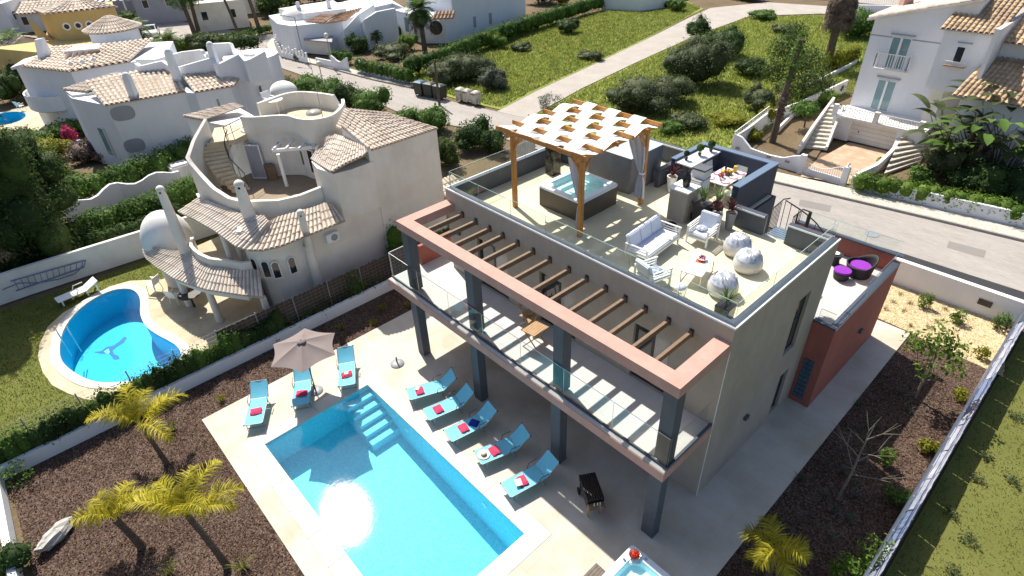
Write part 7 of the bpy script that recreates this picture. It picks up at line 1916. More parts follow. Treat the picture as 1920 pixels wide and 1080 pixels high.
rk = MB(); rr = random.Random(3); V = []
for i in range(9):
    for j in range(12):
        ph = PI*i/8; a = 2*PI*j/12; k = 1+rr.uniform(-.16,.16); V.append((.62*math.sin(ph)*math.cos(a)*k, .26*math.sin(ph)*math.sin(a)*k, .16-.22*math.cos(ph)*k))
rk.add(V, [(i*12+j, i*12+(j+1) % 12, (i+1)*12+(j+1) % 12, (i+1)*12+j) for i in range(8) for j in range(12)])
q = (-0.874, -14.732); o = rk.build('boulder', M['rock']); o.location = (q[0], q[1], -.02); o.rotation_euler = (0,.15,rad(128)); tag(o, 'pale grey boulder lying on the bark mulch', 'boulder')
def tuft(label, x, y, L, n, m='tuft', w=.02, cat='grass tuft', name='grass_tuft', group='small grass tufts in the mulch', tl=(.1,1.2)):
    o = add_mesh(name, blades(n, L, w, .08, tl, .5, ns(), 4, (0,0,0)), M[m]); o.location = (x,y,-.03); return tag(o, label, cat, group)
for q, lab in (((-3.088, -8.996),'grass tuft nearest the outer corner lounger'),((-3.386, -5.846),'grass tuft half hidden beside the open parasol'),((-3.649, -3.648),'grass tuft beside the lounger between parasol and parasol base'),((-2.942, -2.489),'grass tuft between the low wall and the deck near the first column'),((-3.564, -1.602),'grass tuft closest to the low wall'),((-2.919, -0.691),'grass tuft under the balcony corner')):
    tuft(lab, q[0], q[1], .32, 70, 'leaf_yellow')
for q, lab, L in (((-2.873, -10.803),'spiky yellow green plant near the golden palms',.62),((3.973, -11.071),'spiky grassy plant at the bottom edge right of the palms',.6),((2.676, -12.635),'spiky grassy plant at the bottom edge between the palms',.55)):
    tuft(lab, q[0], q[1], L, 46, 'tuft', .025, 'spiky plant', 'spiky_plant', 'spiky plants in the mulch', (.2,1.4))
bush('shrub', 'loose green shrub in the corner by the low white walls', 'shrub', blob(*(-4.016, -15.173), .55, .8, 4, 5), 260, .10, 'leaf_mid', corem=False)
bush('shrub', 'bushy shrub on the white wall at the bottom left edge', 'shrub', blob(*(-0.543, -15.628), .7, 1.0, 4, 6), 600, .09, 'leaf_dark')
bush('shrub', 'thin shrub against the low white wall', 'shrub', blob(*(-5.15, -14.132), .35, .7, 3, 7), 160, .09, 'leaf_dark', corem=False)
# planted strip along the fence
YS = [-15.4,-13.6,-11.8,-10.0,-8.2,-6.4,-4.6,-3.0,-1.6]
LB = ['at the bottom left corner','second from the bottom left corner','facing the golden palms','behind the outer corner lounger','behind the open parasol','between the parasol and the house','below the arched windows','below the air conditioner','nearest the balcony corner']
for i, y in enumerate(YS):
    e = []; rr = random.Random(40+i); h = 1.55 if i < 6 else .95
    for k in range(5): e.append((-4.98+rr.uniform(-.06,.10), y+(k-2)*.36, h*.45+rr.uniform(-.1,.1), .36, .40, h*.5*rr.uniform(.75,1.2)))
    bush('climbing_hedge', 'dark climbing shrubs on the wire fence, stretch '+LB[i], 'hedge', e, 1700 if i < 6 else 600, .09, 'leaf_dark' if i % 2 else 'leaf_mid', 'climbing shrubs along the wire fence', corem=i < 6, shell=.5)
bush('shrub', 'tall pale leaved shrub rising above the fence near the house', 'shrub', [(-4.9,-2.09,1.2,.3,.4,.6),(-4.9,-2.09+.2,.7,.3,.4,.5)], 300, .11, 'leaf_mid', corem=False, stem=True)
bush('shrub', 'bright green shrub between the neighbour pergola and the villa', 'shrub', [(-5.857,0.891,1.6,.55,.6,1.1),(-5.924,0.829,.9,.5,.6,.9)], 700, .11, 'leaf_bright')
bush('shrub', 'dark green creeper on the wall left of the pergola frame', 'shrub', [(-3.6,2.2,1.6,.5,1.2,1.3),(-3.6,.8,1.2,.4,.8,1.0)], 900, .12, 'leaf_dark')
# right side beds
bt = thing('bare_tree', 'leafless pale young tree in the shaded mulch bed', 'tree', (14.48,2.91,0))
b = MB(); X, Y = 14.48, 2.91; H_ = 3.1
b.tube([(X,Y,-.05),(X+.05,Y+.05,1.2),(X+.02,Y+.15,2.1),(X+.05,Y+.2,H_)], [.045,.036,.025,.008], 7)
rr = random.Random(9)
for i in range(9):
    z = 1.1+1.7*i/9; a = i*2.4; L = 1.25*(1-.07*i); p1 = (X+.04+L*.5*math.cos(a), Y+.12+L*.5*math.sin(a), z+.35); p2 = (X+L*math.cos(a+.2), Y+.1+L*math.sin(a+.2), z+.75)
    b.tube([(X+.04,Y+.1,z),p1,p2], [.016,.010,.004], 5)
    for s in (-.5,.5): b.tube([p1,(p1[0]+.4*math.cos(a+s),p1[1]+.4*math.sin(a+s),p1[2]+.35)], [.011,.004], 4)
b.build('branches', M['palebark'], bt)
tree('leafy young tree with broad pale green leaves at the edge of the gravel', *(14.624, 8.992), 2.3, [(14.007, 8.884, 2.3, 0.5, 0.5, 0.45), (14.616, 9.264, 2.2, 0.55, 0.55, 0.5), (15.229, 8.854, 1.9, 0.45, 0.45, 0.4), (14.456, 9.612, 2.6, 0.4, 0.4, 0.35), (14.546, 8.476, 1.7, 0.35, 0.35, 0.3), (15.034, 9.326, 2.3, 0.35, 0.35, 0.35)], 620, .17, 'leaf_bright', 'palebark', tr=.05)
for q, lab, r, h, m in (((12.988, 14.896),'round young bush by the gravel bed wall, nearest the annex',.3,.75,'leaf_bright'),((14.339, 14.689),'round young bush in the middle along the gravel bed wall',.36,.7,'leaf_bright'),((15.525, 15.371),'round young bush in the gravel next to the meter recess',.38,.8,'leaf_mid'),((15.61, 12.874),'small yellow green bush by the netted fence in the gravel',.3,.6,'leaf_yellow'),((15.695, 9.958),'small yellow green bush in the sunlit mulch',.3,.5,'leaf_yellow'),((15.638, 6.651),'bright sapling in the sunlit mulch patch',.25,.6,'leaf_yellow'),((15.909, 6.773),'low bright sapling closest to the netted fence',.2,.4,'leaf_yellow'),((14.965, 5.215),'bright leafy sprout at the edge of the shadow',.28,.8,'leaf_bright'),((15.664, 3.988),'rounded bush in the shadow beside the netted fence',.4,.7,'leaf_mid'),((15.859, 1.331),'tall bush at the bottom edge beside the netted fence',.5,1.4,'leaf_bright'),((15.63, 0.354),'lower bush at the bottom edge beside the golden palm',.5,1.2,'leaf_bright')):
    bush('young_bush', lab, 'bush', blob(*q, r, h, 4, ns()), int(200+r*500), .10, m, 'young bushes in the right hand bed', corem=False, stem=True, shell=.3)
for i, q in enumerate(((14.166, 3.965),(14.166, 2.718),(14.794, 3.361),(14.565, 2.346),(15.016, 2.433),(13.405, 2.762),(14.643, 8.109),(14.191, 8.931),(14.161, 6.594),(13.398, 7.212),(14.929, 1.499))):
    tuft('pale grey spiky tuft '+['right below the bare tree','left of the bare tree foot','right of the bare tree foot','in front of the bare tree foot','in front of the bare tree, nearer the fence','beside the deck edge in the shade','at the shadow edge near the leafy young tree','under the leafy young tree','halfway between bare tree and leafy tree','deep in the shade by the red annex','nearest the golden palm in the shade'][i], q[0], q[1], .34, 34, 'leaf_grey', .02, 'tuft', 'shade_tuft', 'pale tufts in the shaded bed', (.3,1.5))
for i, q in enumerate(((11.989, 15.175),(12.011, 14.369),(12.544, 14.729),(12.545, 14.042),(11.958, 13.622),(13.201, 14.999),(13.771, 14.179),(13.083, 13.107),(13.616, 13.536),(13.704, 15.335))):
    tuft('small brown green gravel tuft '+['nearest the street wall','left in the second row from the street wall','right in the second row from the street wall','in the third row from the street wall','closest to the annex wall','below the first young bush','alone in the middle of the gravel','beside the corner of the deck','above the leafy young tree','below the middle young bush'][i], q[0], q[1], .2, 46, 'tuft', .012, 'tuft', 'gravel_tuft', 'small tufts in the gravel', (.2,1.5))
# left: big dark trees, hedges, shrubs
def conif(label, x, y, r, h, n, m, seed, group=None, size=.26, z0=.3):
    rr = random.Random(seed); e = []
    for i in range(16):
        f = rr.random(); a = rr.random()*2*PI; q = r*(.75-.45*f)*rr.uniform(.4,1); e.append((x+q*math.cos(a), y+q*math.sin(a), z0+h*(.12+.8*f), r*rr.uniform(.32,.5), r*rr.uniform(.32,.5), h*rr.uniform(.13,.2)))
    t = thing('conifer', label, 'tree', (x,y,0), 0, group); MB().tube([(x,y,-.05),(x,y,h*.8)], [.25,.08], 8).build('trunk', M['bark'], t)
    add_mesh('crown', merge(leaf_cloud(e, n, size, ns(), .55, .5, .35), core(e, seed, .7)), M[m], t); return t
conif('huge dark feathery tree at the left edge behind the long white wall', -19.8, -12.0, 2.7, 10.5, 16000, 'leaf_pine', 21, 'dark trees behind the long wall', .17)
conif('dark feathery tree right of the huge one, closer to the hedges', *(-21.338, -10.92), 2.7, 6.0, 10000, 'leaf_pine', 22, 'dark trees behind the long wall', .17)
conif('dark feathery tree above the huge one at the left edge', *(-26.808, -12.207), 2.8, 7.0, 9000, 'leaf_pine', 23, 'dark trees behind the long wall', .17)
conif('dark feathery tree hanging over the far end of the long white wall', -19.8, -15.2, 2.8, 10.5, 14000, 'leaf_pine', 24, 'dark trees behind the long wall', .17)
hedge('leafy hedge between the wavy wall and the long white wall', [(-20.422, -10.121), (-20.628, -8.518), (-20.701, -6.851), (-20.777, -5.084), (-21.296, -3.309)], 1.5, 1.7, 'leaf_mid', 5200, .16)
hedge('dark underside hedge directly above the long white wall', [(-19.14, -14.173), (-19.376, -12.59), (-19.371, -10.94), (-19.081, -8.994), (-18.842, -6.915), (-19.073, -5.426)], 1.0, 1.2, 'leaf_dark', 3400, .16)
hedge('leafy hedge between the white villa and the wavy wall', [(-26.411, -9.373), (-26.349, -7.791), (-26.152, -6.013), (-26.709, -3.925), (-27.784, -1.579)], 1.6, 1.9, 'leaf_mid', 5200, .17)
for q, lab, r, h, m, n in (((-42.149, -10.924),'dark bush below the far small pool',2.2,1.3,'leaf_dark',1600),((-41.155, -8.565),'green bushes in front of the far small pool',1.9,1.1,'leaf_mid',1500),((-40.878, -6.803),'green bushes below the curved balcony',1.8,1.5,'leaf_mid',1200),((-36.799, -9.107),'yellow green rounded bush left of the white villa',2.0,1.6,'leaf_yellow',1800),((-34.341, -6.869),'brown twiggy bush in front of the white villa',1.6,1.5,'leaf_brown',1700),((-38.223, -6.953),'magenta flowering bush beside the brown twiggy bush',.8,1.7,'leaf_pink',500),((-32.973, -5.624),'dark brown thicket at the corner of the white villa',1.3,1.2,'leaf_brown',900),((-38.979, -11.091),'dark bush at the left edge below the small pool',2.0,1.6,'leaf_dark',1400),((-34.061, -10.346),'olive coloured bush above the dark feathery trees',2.2,1.7,'leaf_pine',1600),((-30.55, -9.386),'dull green bush left of the wavy wall',1.6,1.5,'leaf_pine',1300),((-56.843, -8.595),'dark tree left of the tower villa',2.2,3.0,'leaf_dark',1600),((-62.947, -8.248),'dark tree at the left edge above the small pool',2.0,2.6,'leaf_dark',1300)):
    bush('shrub', lab, 'shrub', blob(*q, r, h, 6, ns()), n, .2, m)
fp = thing('far_pool', 'small bright blue pool at the left edge beyond the shrubs', 'swimming pool', (-51.2,-9.75,0))
MB().add([(x,y,-.06) for x, y in FARP], [tuple(range(24))]).build('water', M['water2'], fp); MB().add([(x,y,-.9) for x, y in FARP], [tuple(range(24))]).build('basin_floor', M['pool2'], fp)
MB().add([(x,y,-.03) for x, y in FARP]+[(x,y,-.9) for x, y in FARP], [(j, 24+j, 24+(j+1) % 24, (j+1) % 24) for j in range(24)]).build('basin_wall', M['pool2'], fp)
plastic_chair('white plastic chair beside the far small pool', *(-52.528, -8.277), 0, .5)
# rounded bushes along the near side of the street
for q, lab, r, h, m in (((-40.498, 10.955),'low olive bush at the start of the row along the street',1.6,1.1,'leaf_olive'),((-36.419, 11.361),'rounded bush second in the row along the street',2.0,1.8,'leaf_mid'),((-33.585, 12.134),'rounded bush around the globe street lamp',1.9,1.9,'leaf_mid'),((-31.106, 12.682),'dark rounded bush in the middle of the row along the street',1.7,1.9,'leaf_dark'),((-27.703, 12.823),'large rounded glossy bush nearest the tile roof',1.9,2.1,'leaf_mid'),((-22.499, 13.12),'rounded bush at the corner of the tile roof by the street',1.5,1.5,'leaf_mid'),((-20.012, 13.744),'rounded bush left of the dark one near the villa terrace',1.6,1.8,'leaf_mid'),((-15.447, 13.48),'dark rounded bush just left of the wooden pergola',1.7,2.0,'leaf_dark'),((-14.336, 10.379),'bright feathery cypress bush beside the round house gable',1.2,2.0,'leaf_pine'),((-13.788, 14.035),'small dark bush behind the left pergola post',1.2,1.6,'leaf_dark')):
    bush('rounded_bush', lab, 'bush', blob(*q, r, h, 8, ns()), 2300, .17, m, 'rounded bushes along the street')
bush('shrub', 'spiky pale reeds at the end of the gravel track', 'shrub', blob(*(-17.014, 22.953), 1.2, 1.4, 5, 77), 500, .35, 'leaf_grey', corem=False, aspect=.12)
hedge('long tall clipped hedge running up beside the vacant lot', [(-33.909, 21.137), (-34.383, 25.388), (-36.199, 31.132), (-38.213, 38.53), (-39.797, 47.416), (-41.189, 58.27)], 1.7, 2.1, 'leaf_hedge', 9000, .17, uneven=.05)
hedge('clipped hedge behind the scalloped wall', [(-39.264, 18.493), (-35.503, 19.09), (-32.107, 19.549)], 1.3, 1.6, 'leaf_hedge', 1700, .15, uneven=.05)
hedge('clipped hedge along the lane behind the round bush', [(-49.154, 24.373), (-49.118, 27.838), (-50.061, 30.753)], 1.0, 1.3, 'leaf_hedge', 900, .17, uneven=.05)
hedge('clipped hedge beside the dark gate', [(-45.177, 19.138), (-43.527, 19.61)], 1.4, 1.3, 'leaf_hedge', 700, .15, uneven=.05)
hedge('hedge in front of the cream house at the top edge', [(-65.717, 13.679), (-65.809, 18.453), (-66.867, 23.286)], 1.4, 1.0, 'leaf_hedge', 1200, .22, uneven=.05)
hedge('long hedge behind the white villa along the street bend', [(-60.821, 10.801), (-59.548, 12.782), (-57.998, 14.989)], 3.0, 2.2, 'leaf_pine', 2500, .24)
for q, lab, r, h, m, n in (((-47.004, 22.967),'dark clipped round bush in the garden across the street',1.2,1.9,'leaf_dark',900),((-55.057, 19.13),'dark round bush behind the balustrade wall',1.1,1.6,'leaf_dark',700),((-52.857, 19.251),'dark round bush next to the garage across the street',.9,1.3,'leaf_dark',500),((-42.229, 24.672),'grey green shrubs in the garden beside the fan palm',2.4,1.4,'leaf_olive',1300),((-43.565, 27.576),'clipped square bush by the porch of the tall house',1.2,1.7,'leaf_bright',900),((-46.737, 38.108),'pale flowering shrub against the tall white house',1.8,2.6,'leaf_olive',1200),((-49.366, 16.871),'low shrub in the corner garden',.7,.7,'leaf_mid',300),((-50.687, 28.733),'red leaved small tree on the lane',.7,1.6,'leaf_brown',300),((-70.449, 8.703),'green shrubs at the edge of the distant forecourt',1.6,.9,'leaf_bright',500),((-74.097, 6.911),'low green shrubs below the distant palm',1.6,.8,'leaf_mid',500),((-60.965, 11.197),'grey green bush behind the wavy parapet',2.2,2.2,'leaf_olive',900),((-62.832, 9.705),'bright bushy palm clump behind the wavy parapet',2.0,2.0,'leaf_bright',900)):
    bush('shrub', lab, 'shrub', blob(*q, r, h, 6, ns()), n, .22, m)
# vacant lot and meadow shrubs
for q, lab, r, h, m, n in (((-30.041, 22.926),'dark olive thicket behind the white wheeled bins',2.6,2.2,'leaf_olive',2600),((-28.457, 24.251),'grey olive thicket spreading above the wheeled bins',2.6,2.6,'leaf_olive',2600),((-24.968, 23.871),'silvery grey bush at the edge of the grassy slope',1.6,1.9,'leaf_grey',1500),((-36.539, 29.241),'bright green thicket at the foot of the long hedge',2.2,1.5,'leaf_mid',1500),((-36.116, 34.099),'bright bush on the slope below the long hedge',1.2,1.7,'leaf_bright',900),((-34.774, 44.571),'single dark bush standing in the open grass',1.5,1.8,'leaf_dark',900),((-33.109, 34.945),'low dull bush in the grass of the vacant lot',1.3,.9,'leaf_olive',600),((-25.015, 37.109),'low olive bush near the gravel track',1.5,.8,'leaf_olive',700),((-32.341, 63.546),'green bush at the top of the vacant lot',1.4,1.7,'leaf_mid',700),((-34.699, 64.221),'small bush beside the far wall',1.0,1.1,'leaf_olive',400),
    ((-11.683, 27.582),'big dark rounded bush beside the gravel track',2.9,3.0,'leaf_olive',3600),((-11.107, 30.755),'dark bush filling the gap between the two big ones',2.2,2.4,'leaf_olive',2400),((-11.758, 36.077),'largest grey olive bush in the meadow',3.0,4.2,'leaf_olive',4600),((-15.467, 46.164),'near black rounded bush behind the largest one',2.4,2.8,'leaf_dark',2600),((-21.604, 51.9),'small dark tree at the edge of the gravel track',1.6,2.4,'leaf_dark',1200),((-10.119, 41.806),'low dark bushes in the upper meadow',1.8,1.6,'leaf_dark',1300),((-6.668, 27.112),'low dark shrub in front of the meadow bushes',1.6,1.0,'leaf_olive',1000),((-7.047, 25.285),'low shrub close behind the covered box',1.2,.8,'leaf_mid',700),((-4.795, 29.528),'yellow green low shrub in the meadow',1.5,.8,'leaf_yellow',900),((-4.681, 33.663),'grey dark bush left of the ivy covered palm trunk',1.6,1.8,'leaf_olive',1200),((-15.819, 59.737),'low pale bush on the upper meadow',1.5,.9,'leaf_olive',600),((-21.011, 65.25),'low green bush near the top of the meadow',2.0,1.0,'leaf_mid',700),((-1.769, 37.906),'light green shrub among the hillside stones',1.4,1.2,'leaf_bright',900),((-1.709, 34.598),'broad leaved shrub on the hillside',1.1,1.2,'leaf_mid',800),((-2.311, 41.088),'rounded shrub beside the garage stair',1.0,1.0,'leaf_olive',600),((-2.632, 31.434),'yellow bush at the foot of the ivy covered palm',.9,1.3,'leaf_yellow',600),((-1.741, 27.623),'small yellow green spiky bush inside the wave topped wall',.7,.7,'leaf_yellow',500)):
    bush('wild_bush', lab, 'bush', blob(*q, r, h, 11, ns()), int(n*1.8), .15, m, 'wild bushes on the open ground')
tree('airy green tree behind the ivy covered palm trunk', *(-3.139, 37.61), 4.6, [(-5.691, 38.814, 3.5, 1.6, 1.6, 1.1), (-3.554, 37.79, 3.0, 1.7, 1.7, 1.1), (-1.835, 36.303, 2.2, 1.5, 1.5, 1.0), (-5.29, 36.329, 2.4, 1.3, 1.3, 1.0), (-6.235, 40.905, 4.3, 1.3, 1.3, 0.8), (-3.208, 35.148, 1.6, 1.4, 1.4, 0.8)], 7500, .19, 'leaf_pine', tr=.12)
hedge('row of lime green young plants beside the garage house', [(-5.66, 47.654), (-5.151, 49.526), (-4.828, 52.312)], 1.0, 1.5, 'leaf_yellow', 1000, .24)
bush('shrub', 'green bushes behind the dead fan palm', 'shrub', blob(*(-8.727, 61.838), 2.6, 3.0, 7, 91), 2200, .24, 'leaf_mid')
palm('dead fan palm with a thick hanging skirt of brown fronds', *(-5.741, 48.206), 6.6, 14, 1.6, 'deadfrond', (.05,0), .34, 'dead_palm', lift=(-1.3,.0), droop=1.0, skirt=300, leaf=.5)
dp = thing('ivy_palm', 'headless palm trunk wrapped in ivy and dry bark inside the wave topped wall', 'palm tree', (*(-0.588, 28.119),0))
q = (-0.588, 28.119); HT = 7.013
MB().tube([(q[0],q[1],-.05),(q[0]+.12,q[1],HT*.5),(q[0]+.3,q[1]+.1,HT*.95)], [.24,.20,.16], 9).build('trunk', M['bark'], dp)
add_mesh('ivy', leaf_cloud([(q[0]+.2,q[1],HT*.66,.38,.38,.6),(q[0]+.28,q[1],HT*.80,.42,.42,.9),(q[0]+.3,q[1],HT*.95,.32,.32,.6)], 420, .2, 33, .5), M['leaf_mid'], dp)
add_mesh('dry_bark', leaf_cloud([(q[0]+.1,q[1],HT*.42,.4,.4,.6),(q[0]+.05,q[1],HT*.3,.33,.33,.6)], 300, .3, 34, .5, aspect=.2), M['leaf_brown'], dp)
tree('umbrella shaped small tree on the hillside garden', *(-0.299, 32.293), 1.5, [(-0.486, 31.686, 1.4, 1.0, 1.0, 0.35)], 700, .2, 'leaf_mid', tr=.07)
# strelitzia grove right of the curved stair
def strel(label, x, y, h, n, seed):
    t = thing('bird_of_paradise', label, 'plant', (x,y,0), 0, 'banana like plants beside the curved stair'); rr = np.random.default_rng(seed); V = []; F = []; st_ = MB()
    for i in range(n):
        a = rr.random()*6.28; r = .8*rr.random(); bx, by_ = x+r*math.cos(a), y+r*math.sin(a); hh = h*(.45+.5*rr.random()); o = .5+1.0*rr.random()
        tip = Vector((bx+o*math.cos(a), by_+o*math.sin(a), hh)); st_.tube([(bx,by_,0),(bx+o*.3*math.cos(a),by_+o*.3*math.sin(a),hh*.6),tip], [.05,.03,.018], 5)
        L = 1.1+.6*rr.random(); w = .2+.09*rr.random(); d = Vector((math.cos(a)*.7, math.sin(a)*.7, .75-.5*rr.random())).normalized(); s = d.cross(Vector((0,0,1))).normalized(); p = tip.copy(); b = len(V); K_ = 6
        for k in range(K_+1):
            f = k/K_; ww = w*math.sin(PI*min(.08+f*.92,1))**.6
            V += [tuple(p-s*ww+Vector((0,0,.06*ww/w))), tuple(p), tuple(p+s*ww+Vector((0,0,.06*ww/w)))]; d = (d+Vector((0,0,-.16))).normalized(); p = p+d*(L/K_)
        for k in range(K_): F += [(b+3*k,b+3*k+3,b+3*k+4,b+3*k+1),(b+3*k+1,b+3*k+4,b+3*k+5,b+3*k+2)]
    st_.build('stems', M['bark'], t); add_mesh('leaves', (V, F), M['leaf_olive' if seed % 2 else 'leaf_mid'], t)
for q, h, n, lab in (((9.204, 30.018),3.6,30,'banana like plant next to the white bay of the garage house'),((10.396, 29.774),4.6,40,'banana like plant in the middle of the grove'),((11.733, 30.313),5.0,44,'banana like plant with a leaning brown trunk'),((12.605, 31.615),5.0,40,'banana like plant at the right edge'),((10.707, 31.716),5.6,44,'tallest banana like plant under the tan tile roof')):
    strel(lab, *q, h, n, ns())
lt_ = thing('leaning_trunk', 'bare leaning brown trunk under the banana like plants', 'tree', (*(10.988, 30.624),0)); MB().tube([(*(10.988, 30.624),0),(11.086, 32.256, 1.2),(11.148, 33.155, 2.6)], [.13,.11,.08], 8).build('trunk', M['bark'], lt_)
add_mesh('crown', leaf_cloud([(11.118,33.116,2.8,.6,.6,.4)], 160, .3, 51, .3), M['leaf_dark'], lt_)
for q, lab, r, h, m, n in (((9.447, 29.202),'dense dark shrub beside the curved stair',1.6,2.6,'leaf_olive',3400),((8.699, 27.504),'low shrub at the foot of the curved stair',1.0,1.1,'leaf_mid',1200),((11.488, 28.178),'dark shrub behind the clipped street hedge',1.8,2.2,'leaf_dark',2600),((12.905, 28.591),'dark shrub at the right edge behind the street hedge',1.8,2.2,'leaf_dark',2600),((12.162, 30.71),'red tinged shrub under the banana like plants',1.0,1.0,'leaf_brown',600)):
    bush('shrub', lab, 'shrub', blob(*q, r, h, 7, ns()), n, .15, m)
hedge('bright clipped hedge along the top of the right street wall', [(6.509, 24.217), (8.313, 24.739), (10.276, 25.286), (12.203, 25.531), (14.008, 25.76)]+[(30,28.4)], 1.1, 1.25, 'leaf_bright', 9000, .12, uneven=.08)
bush('shrub', 'yellow green plant in the driveway corner of the garage house', 'shrub', blob(*(6.08, 29.011), .35, .5, 3, 66), 240, .12, 'leaf_yellow', corem=False)
# palms in the distance
palm('feather palm with a thick crown at the left edge', *(-73.111, -5.351), 2.226, 30, 2.4, 'frond_green', (-.2,0), .28, lift=(-.6,1.3), droop=1.5, leaf=.7, nl=22, width=.06)
palm('small palm by the distant forecourt', *(-74.071, 7.657), 1.682, 26, 2.0, 'frond_green', (0,0), .28, lift=(-.6,1.2), droop=1.5, leaf=.6, nl=18, width=.06)
palm('tall palm in front of the grey block, left of a pair', *(-72.953, 13.823), 5.2, 30, 2.6, 'frond_green', (-.6,-.3), .26, lift=(-.9,1.2), droop=1.6, leaf=.7, nl=18, width=.07)
palm('tall palm in front of the grey block, right of a pair', *(-73.169, 14.448), 5.4, 28, 2.4, 'frond_green', (-.3,.4), .24, lift=(-.9,1.2), droop=1.6, leaf=.7, nl=18, width=.07)
palm('slim tall palm before the cream house', *(-70.109, 18.385), 6.5, 24, 2.3, 'frond_gold', (-.8,-.8), .17, lift=(-.8,1.2), droop=1.6, leaf=.6, nl=16, width=.06)
palm('thick tall palm at the top edge right of the cream house', *(-68.605, 20.745), 6.8, 28, 2.6, 'frond_green', (-.5,-.5), .24, lift=(-.8,1.2), droop=1.6, leaf=.7, nl=16, width=.07)
palm('fan palm standing in front of the tall white house', *(-40.918, 27.819), 4.338, 40, 1.9, 'frond_green', (-.1,-.1), .26, lift=(-1.0,1.3), droop=1.2, leaf=.7, nl=20, width=.07, skirt=30)
palm('small young palm in the garden across the street', *(-47.001, 25.497), 1.264, 18, 1.0, 'frond_green', (0,0), .12, lift=(-.3,1.2), droop=1.5, leaf=.4, nl=16, width=.05)
palm('short bushy palm behind the wavy parapet', *(-63.025, 7.971), 1.6, 22, 1.8, 'frond_green', (0,0), .2, lift=(-.2,1.3), droop=1.4, leaf=.6, nl=18, width=.06)
for q, lab, r, h, m, n in (((-112.705, 4.956),'dark tree behind the ochre house on the left',4.0,5.0,'leaf_dark',1800),((-107.53, 10.911),'dark tree behind the ochre house on the right',4.0,5.2,'leaf_dark',1800),((-89.5, 8.869),'dark shrubs under the slatted carport',3.0,1.8,'leaf_dark',900),((-77.764, 26.999),'brown green tree at the top edge left of the domed house',3.2,3.6,'leaf_pine',1500),((-84.19, 33.079),'dark tree behind the flat dome',3.6,4.0,'leaf_dark',1500),((-82.398, 37.819),'dark tree line piece at the top edge behind the domed house',4.0,3.5,'leaf_dark',1300),((-105.042, 6.162),'pale flowering tree left of the ochre house',2.6,2.6,'leaf_grey',1000),((-117.896, 3.527),'grey green tree at the top left',3.0,3.2,'leaf_olive',1100),((-51.583, 57.454),'dark tree behind the tall white house',3.5,4.0,'leaf_dark',1500),((-48.378, 58.099),'yellow flowering bush at the top edge behind the hedge',2.0,2.4,'leaf_yellow',800),((-94.586, 19.038),'dark shrubs before the grey block',3.0,2.2,'leaf_dark',900),((-29.41, 76.464),'dark green shrubs along the far street at the top edge',3.0,1.6,'leaf_mid',800)):
    bush('distant_tree', lab, 'tree', blob(*q, r, h, 7, ns()), n, .42, m, 'trees along the top edge', part='crown')

# ------------------------------------------------------------------ ground cover
def scatter(name, poly, n, maker, m, seed, z=0.0, holes=()):
    """loose pieces strewn over a polygon, joined: nobody could count them"""
    r = np.random.default_rng(seed); P = np.array(poly); lo, hi = P.min(0), P.max(0); pts = []
    def inside(q, P):
        x, y = q[:,0], q[:,1]; c = np.zeros(len(q), bool); j = len(P)-1
        for i in range(len(P)):
            xi, yi = P[i]; xj, yj = P[j]
            c ^= ((yi > y) != (yj > y)) & (x < (xj-xi)*(y-yi)/((yj-yi) if abs(yj-yi) > 1e-9 else 1e-9)+xi); j = i
        return c
    q = lo+r.random((int(n*2.2),2))*(hi-lo); k = inside(q, P)
    for h in holes: k &= ~inside(q, np.array(h))
    q = q[k][:n]
    V, F = maker(q, r, z)
    return tag(add_mesh(name, (V, F), M[m]), kind='stuff')
def chips(q, r, z, s=.05, flat=.5):
    n = len(q); P = np.c_[q, np.full(n, z)+r.random(n)*.03]; nr = np.c_[r.normal(size=(n,2))*flat, np.ones(n)]; nr /= np.linalg.norm(nr, axis=1)[:,None]
    return leaf_quads(P, nr, s*(.5+r.random(n)), .55, r)
def stones(q, r, z, s=.035):
    n = len(q); a = r.random(n)*6.28; sz = s*(.6+.9*r.random(n)); V = np.empty((n,5,3))
    for i in range(4):
        V[:,i,0] = q[:,0]+np.cos(a+i*PI/2)*sz; V[:,i,1] = q[:,1]+np.sin(a+i*PI/2)*sz*(.7+.3*r.random(n)); V[:,i,2] = z
    V[:,4,0] = q[:,0]+(r.random(n)-.5)*sz; V[:,4,1] = q[:,1]; V[:,4,2] = z+sz*.9
    b = np.arange(n)[:,None]*5; F = np.concatenate([b+np.array([[0,1,4]]), b+np.array([[1,2,4]]), b+np.array([[2,3,4]]), b+np.array([[3,0,4]])])
    return V.reshape(-1,3), F
def grass(q, r, z, h=.22, w=.05, clump=1):
    n = len(q); a = r.random(n)*6.28; hh = h*(.4+r.random(n)); ln = hh*.55; d = r.random(n)*6.28; V = np.empty((n,4,3))
    V[:,0] = np.c_[q[:,0]-np.cos(a)*w/2, q[:,1]-np.sin(a)*w/2, np.full(n,z)]; V[:,1] = np.c_[q[:,0]+np.cos(a)*w/2, q[:,1]+np.sin(a)*w/2, np.full(n,z)]
    V[:,2] = np.c_[q[:,0]+np.cos(a)*w*.15+np.cos(d)*ln, q[:,1]+np.sin(a)*w*.15+np.sin(d)*ln, z+hh]; V[:,3] = np.c_[q[:,0]-np.cos(a)*w*.15+np.cos(d)*ln, q[:,1]-np.sin(a)*w*.15+np.sin(d)*ln, z+hh]
    return V.reshape(-1,3), np.arange(n*4).reshape(n,4)
DECKR = [(DX0,DY0),(DX1,DY0),(DX1,DY1),(DX0,DY1)]
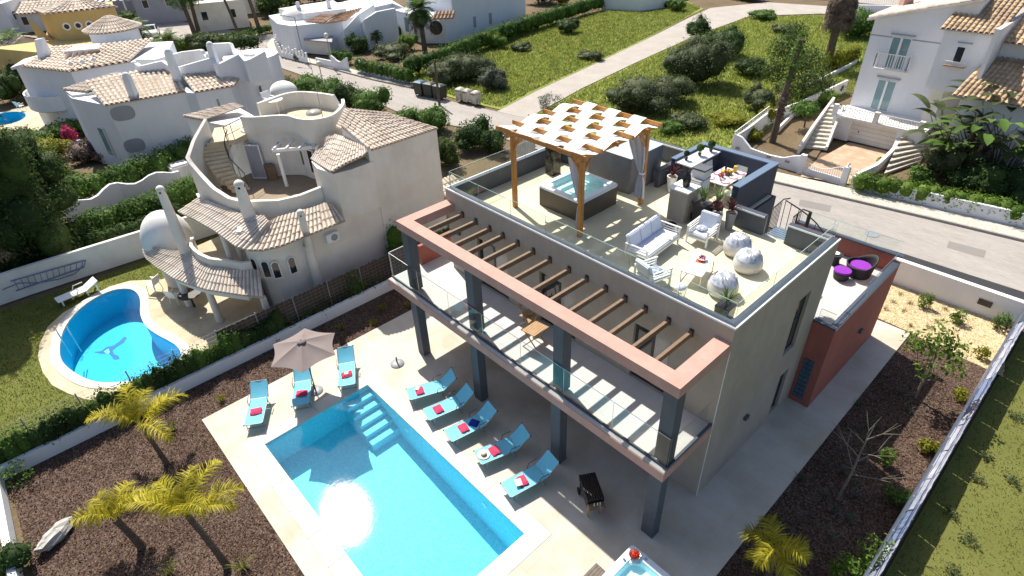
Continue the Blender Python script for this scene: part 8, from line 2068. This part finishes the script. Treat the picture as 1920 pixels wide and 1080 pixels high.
scatter('bark_chips', [(-4.55,-15.5),(12,-15.5),(12,-9.9),(-2.62,-9.9),(-2.62,3),(-4.55,3)], 26000, lambda q, r, z: chips(q, r, z, .055, .7), 'chip', 1, -.028)
scatter('bark_chips', [(13.26,-8),(15.95,-8),(15.95,10.0),(14.6,11.0),(13.26,12)], 12000, lambda q, r, z: chips(q, r, z, .055, .7), 'chip', 2, -.028)
scatter('gravel_stones', GRAV[:5]+[(15.9,15.9),(8.5,15.9)], 16000, lambda q, r, z: stones(q, r, z, .032), 'pebble', 3, -.018, [DECKR])
scatter('meadow_grass', [(-16.9,21.0),(-8,21.8),(-2.4,22.8),(-2.4,30),(-0.5,45),(4,60),(8,75),(-17,71),(-22.8,65),(-22.1,52),(-20.1,38),(-18.6,29)], 85000, lambda q, r, z: grass(q, r, z, .20, .09), 'grassblade', 4, -.07)
scatter('vacant_lot_grass', [(-36.0,22.9),(-31,20),(-25,20.2),(-20.6,20.8),(-21.9,26),(-23.4,34.0),(-26.2,48),(-29,60),(-31,67),(-36,70),(-40.6,66),(-40.2,45),(-38.4,33)], 85000, lambda q, r, z: grass(q, r, z, .20, .10), 'grassblade', 5, -.065)
scatter('lawn_grass', [(16.4,-9),(26,-9),(26,15.5),(16.4,15.5)], 22000, lambda q, r, z: grass(q, r, z, .06, .025), 'lawnblade', 6, -.04)
scatter('pool_lawn_grass', [(-16.4,-22),(-5.4,-22),(-5.4,-12),(-13,-8),(-13,4),(-16,4)], 30000, lambda q, r, z: grass(q, r, z, .06, .025), 'lawnblade', 7, -.035, [PAT, KID])
for q, lab in (((17.286, 10.324),'dark weed patch in the right lawn near its upper end'),((17.062, 7.765),'dark weed clump in the middle of the right lawn'),((17.121, 6.639),'dark weed clump just below the middle of the right lawn'),((16.945, 4.738),'small dark weed clump near the netted fence'),((17.562, 4.097),'widest grey weed patch in the right lawn'),((17.949, 7.264),'grey weed clump at the right edge of the lawn'),((17.537, 2.81),'weed clump at the bottom of the right lawn')):
    bush('weed_clump', lab, 'weeds', blob(*q, .28, .18, 4, ns()), 140, .07, 'leaf_olive', 'weed clumps in the right lawn', corem=False, shell=.2)
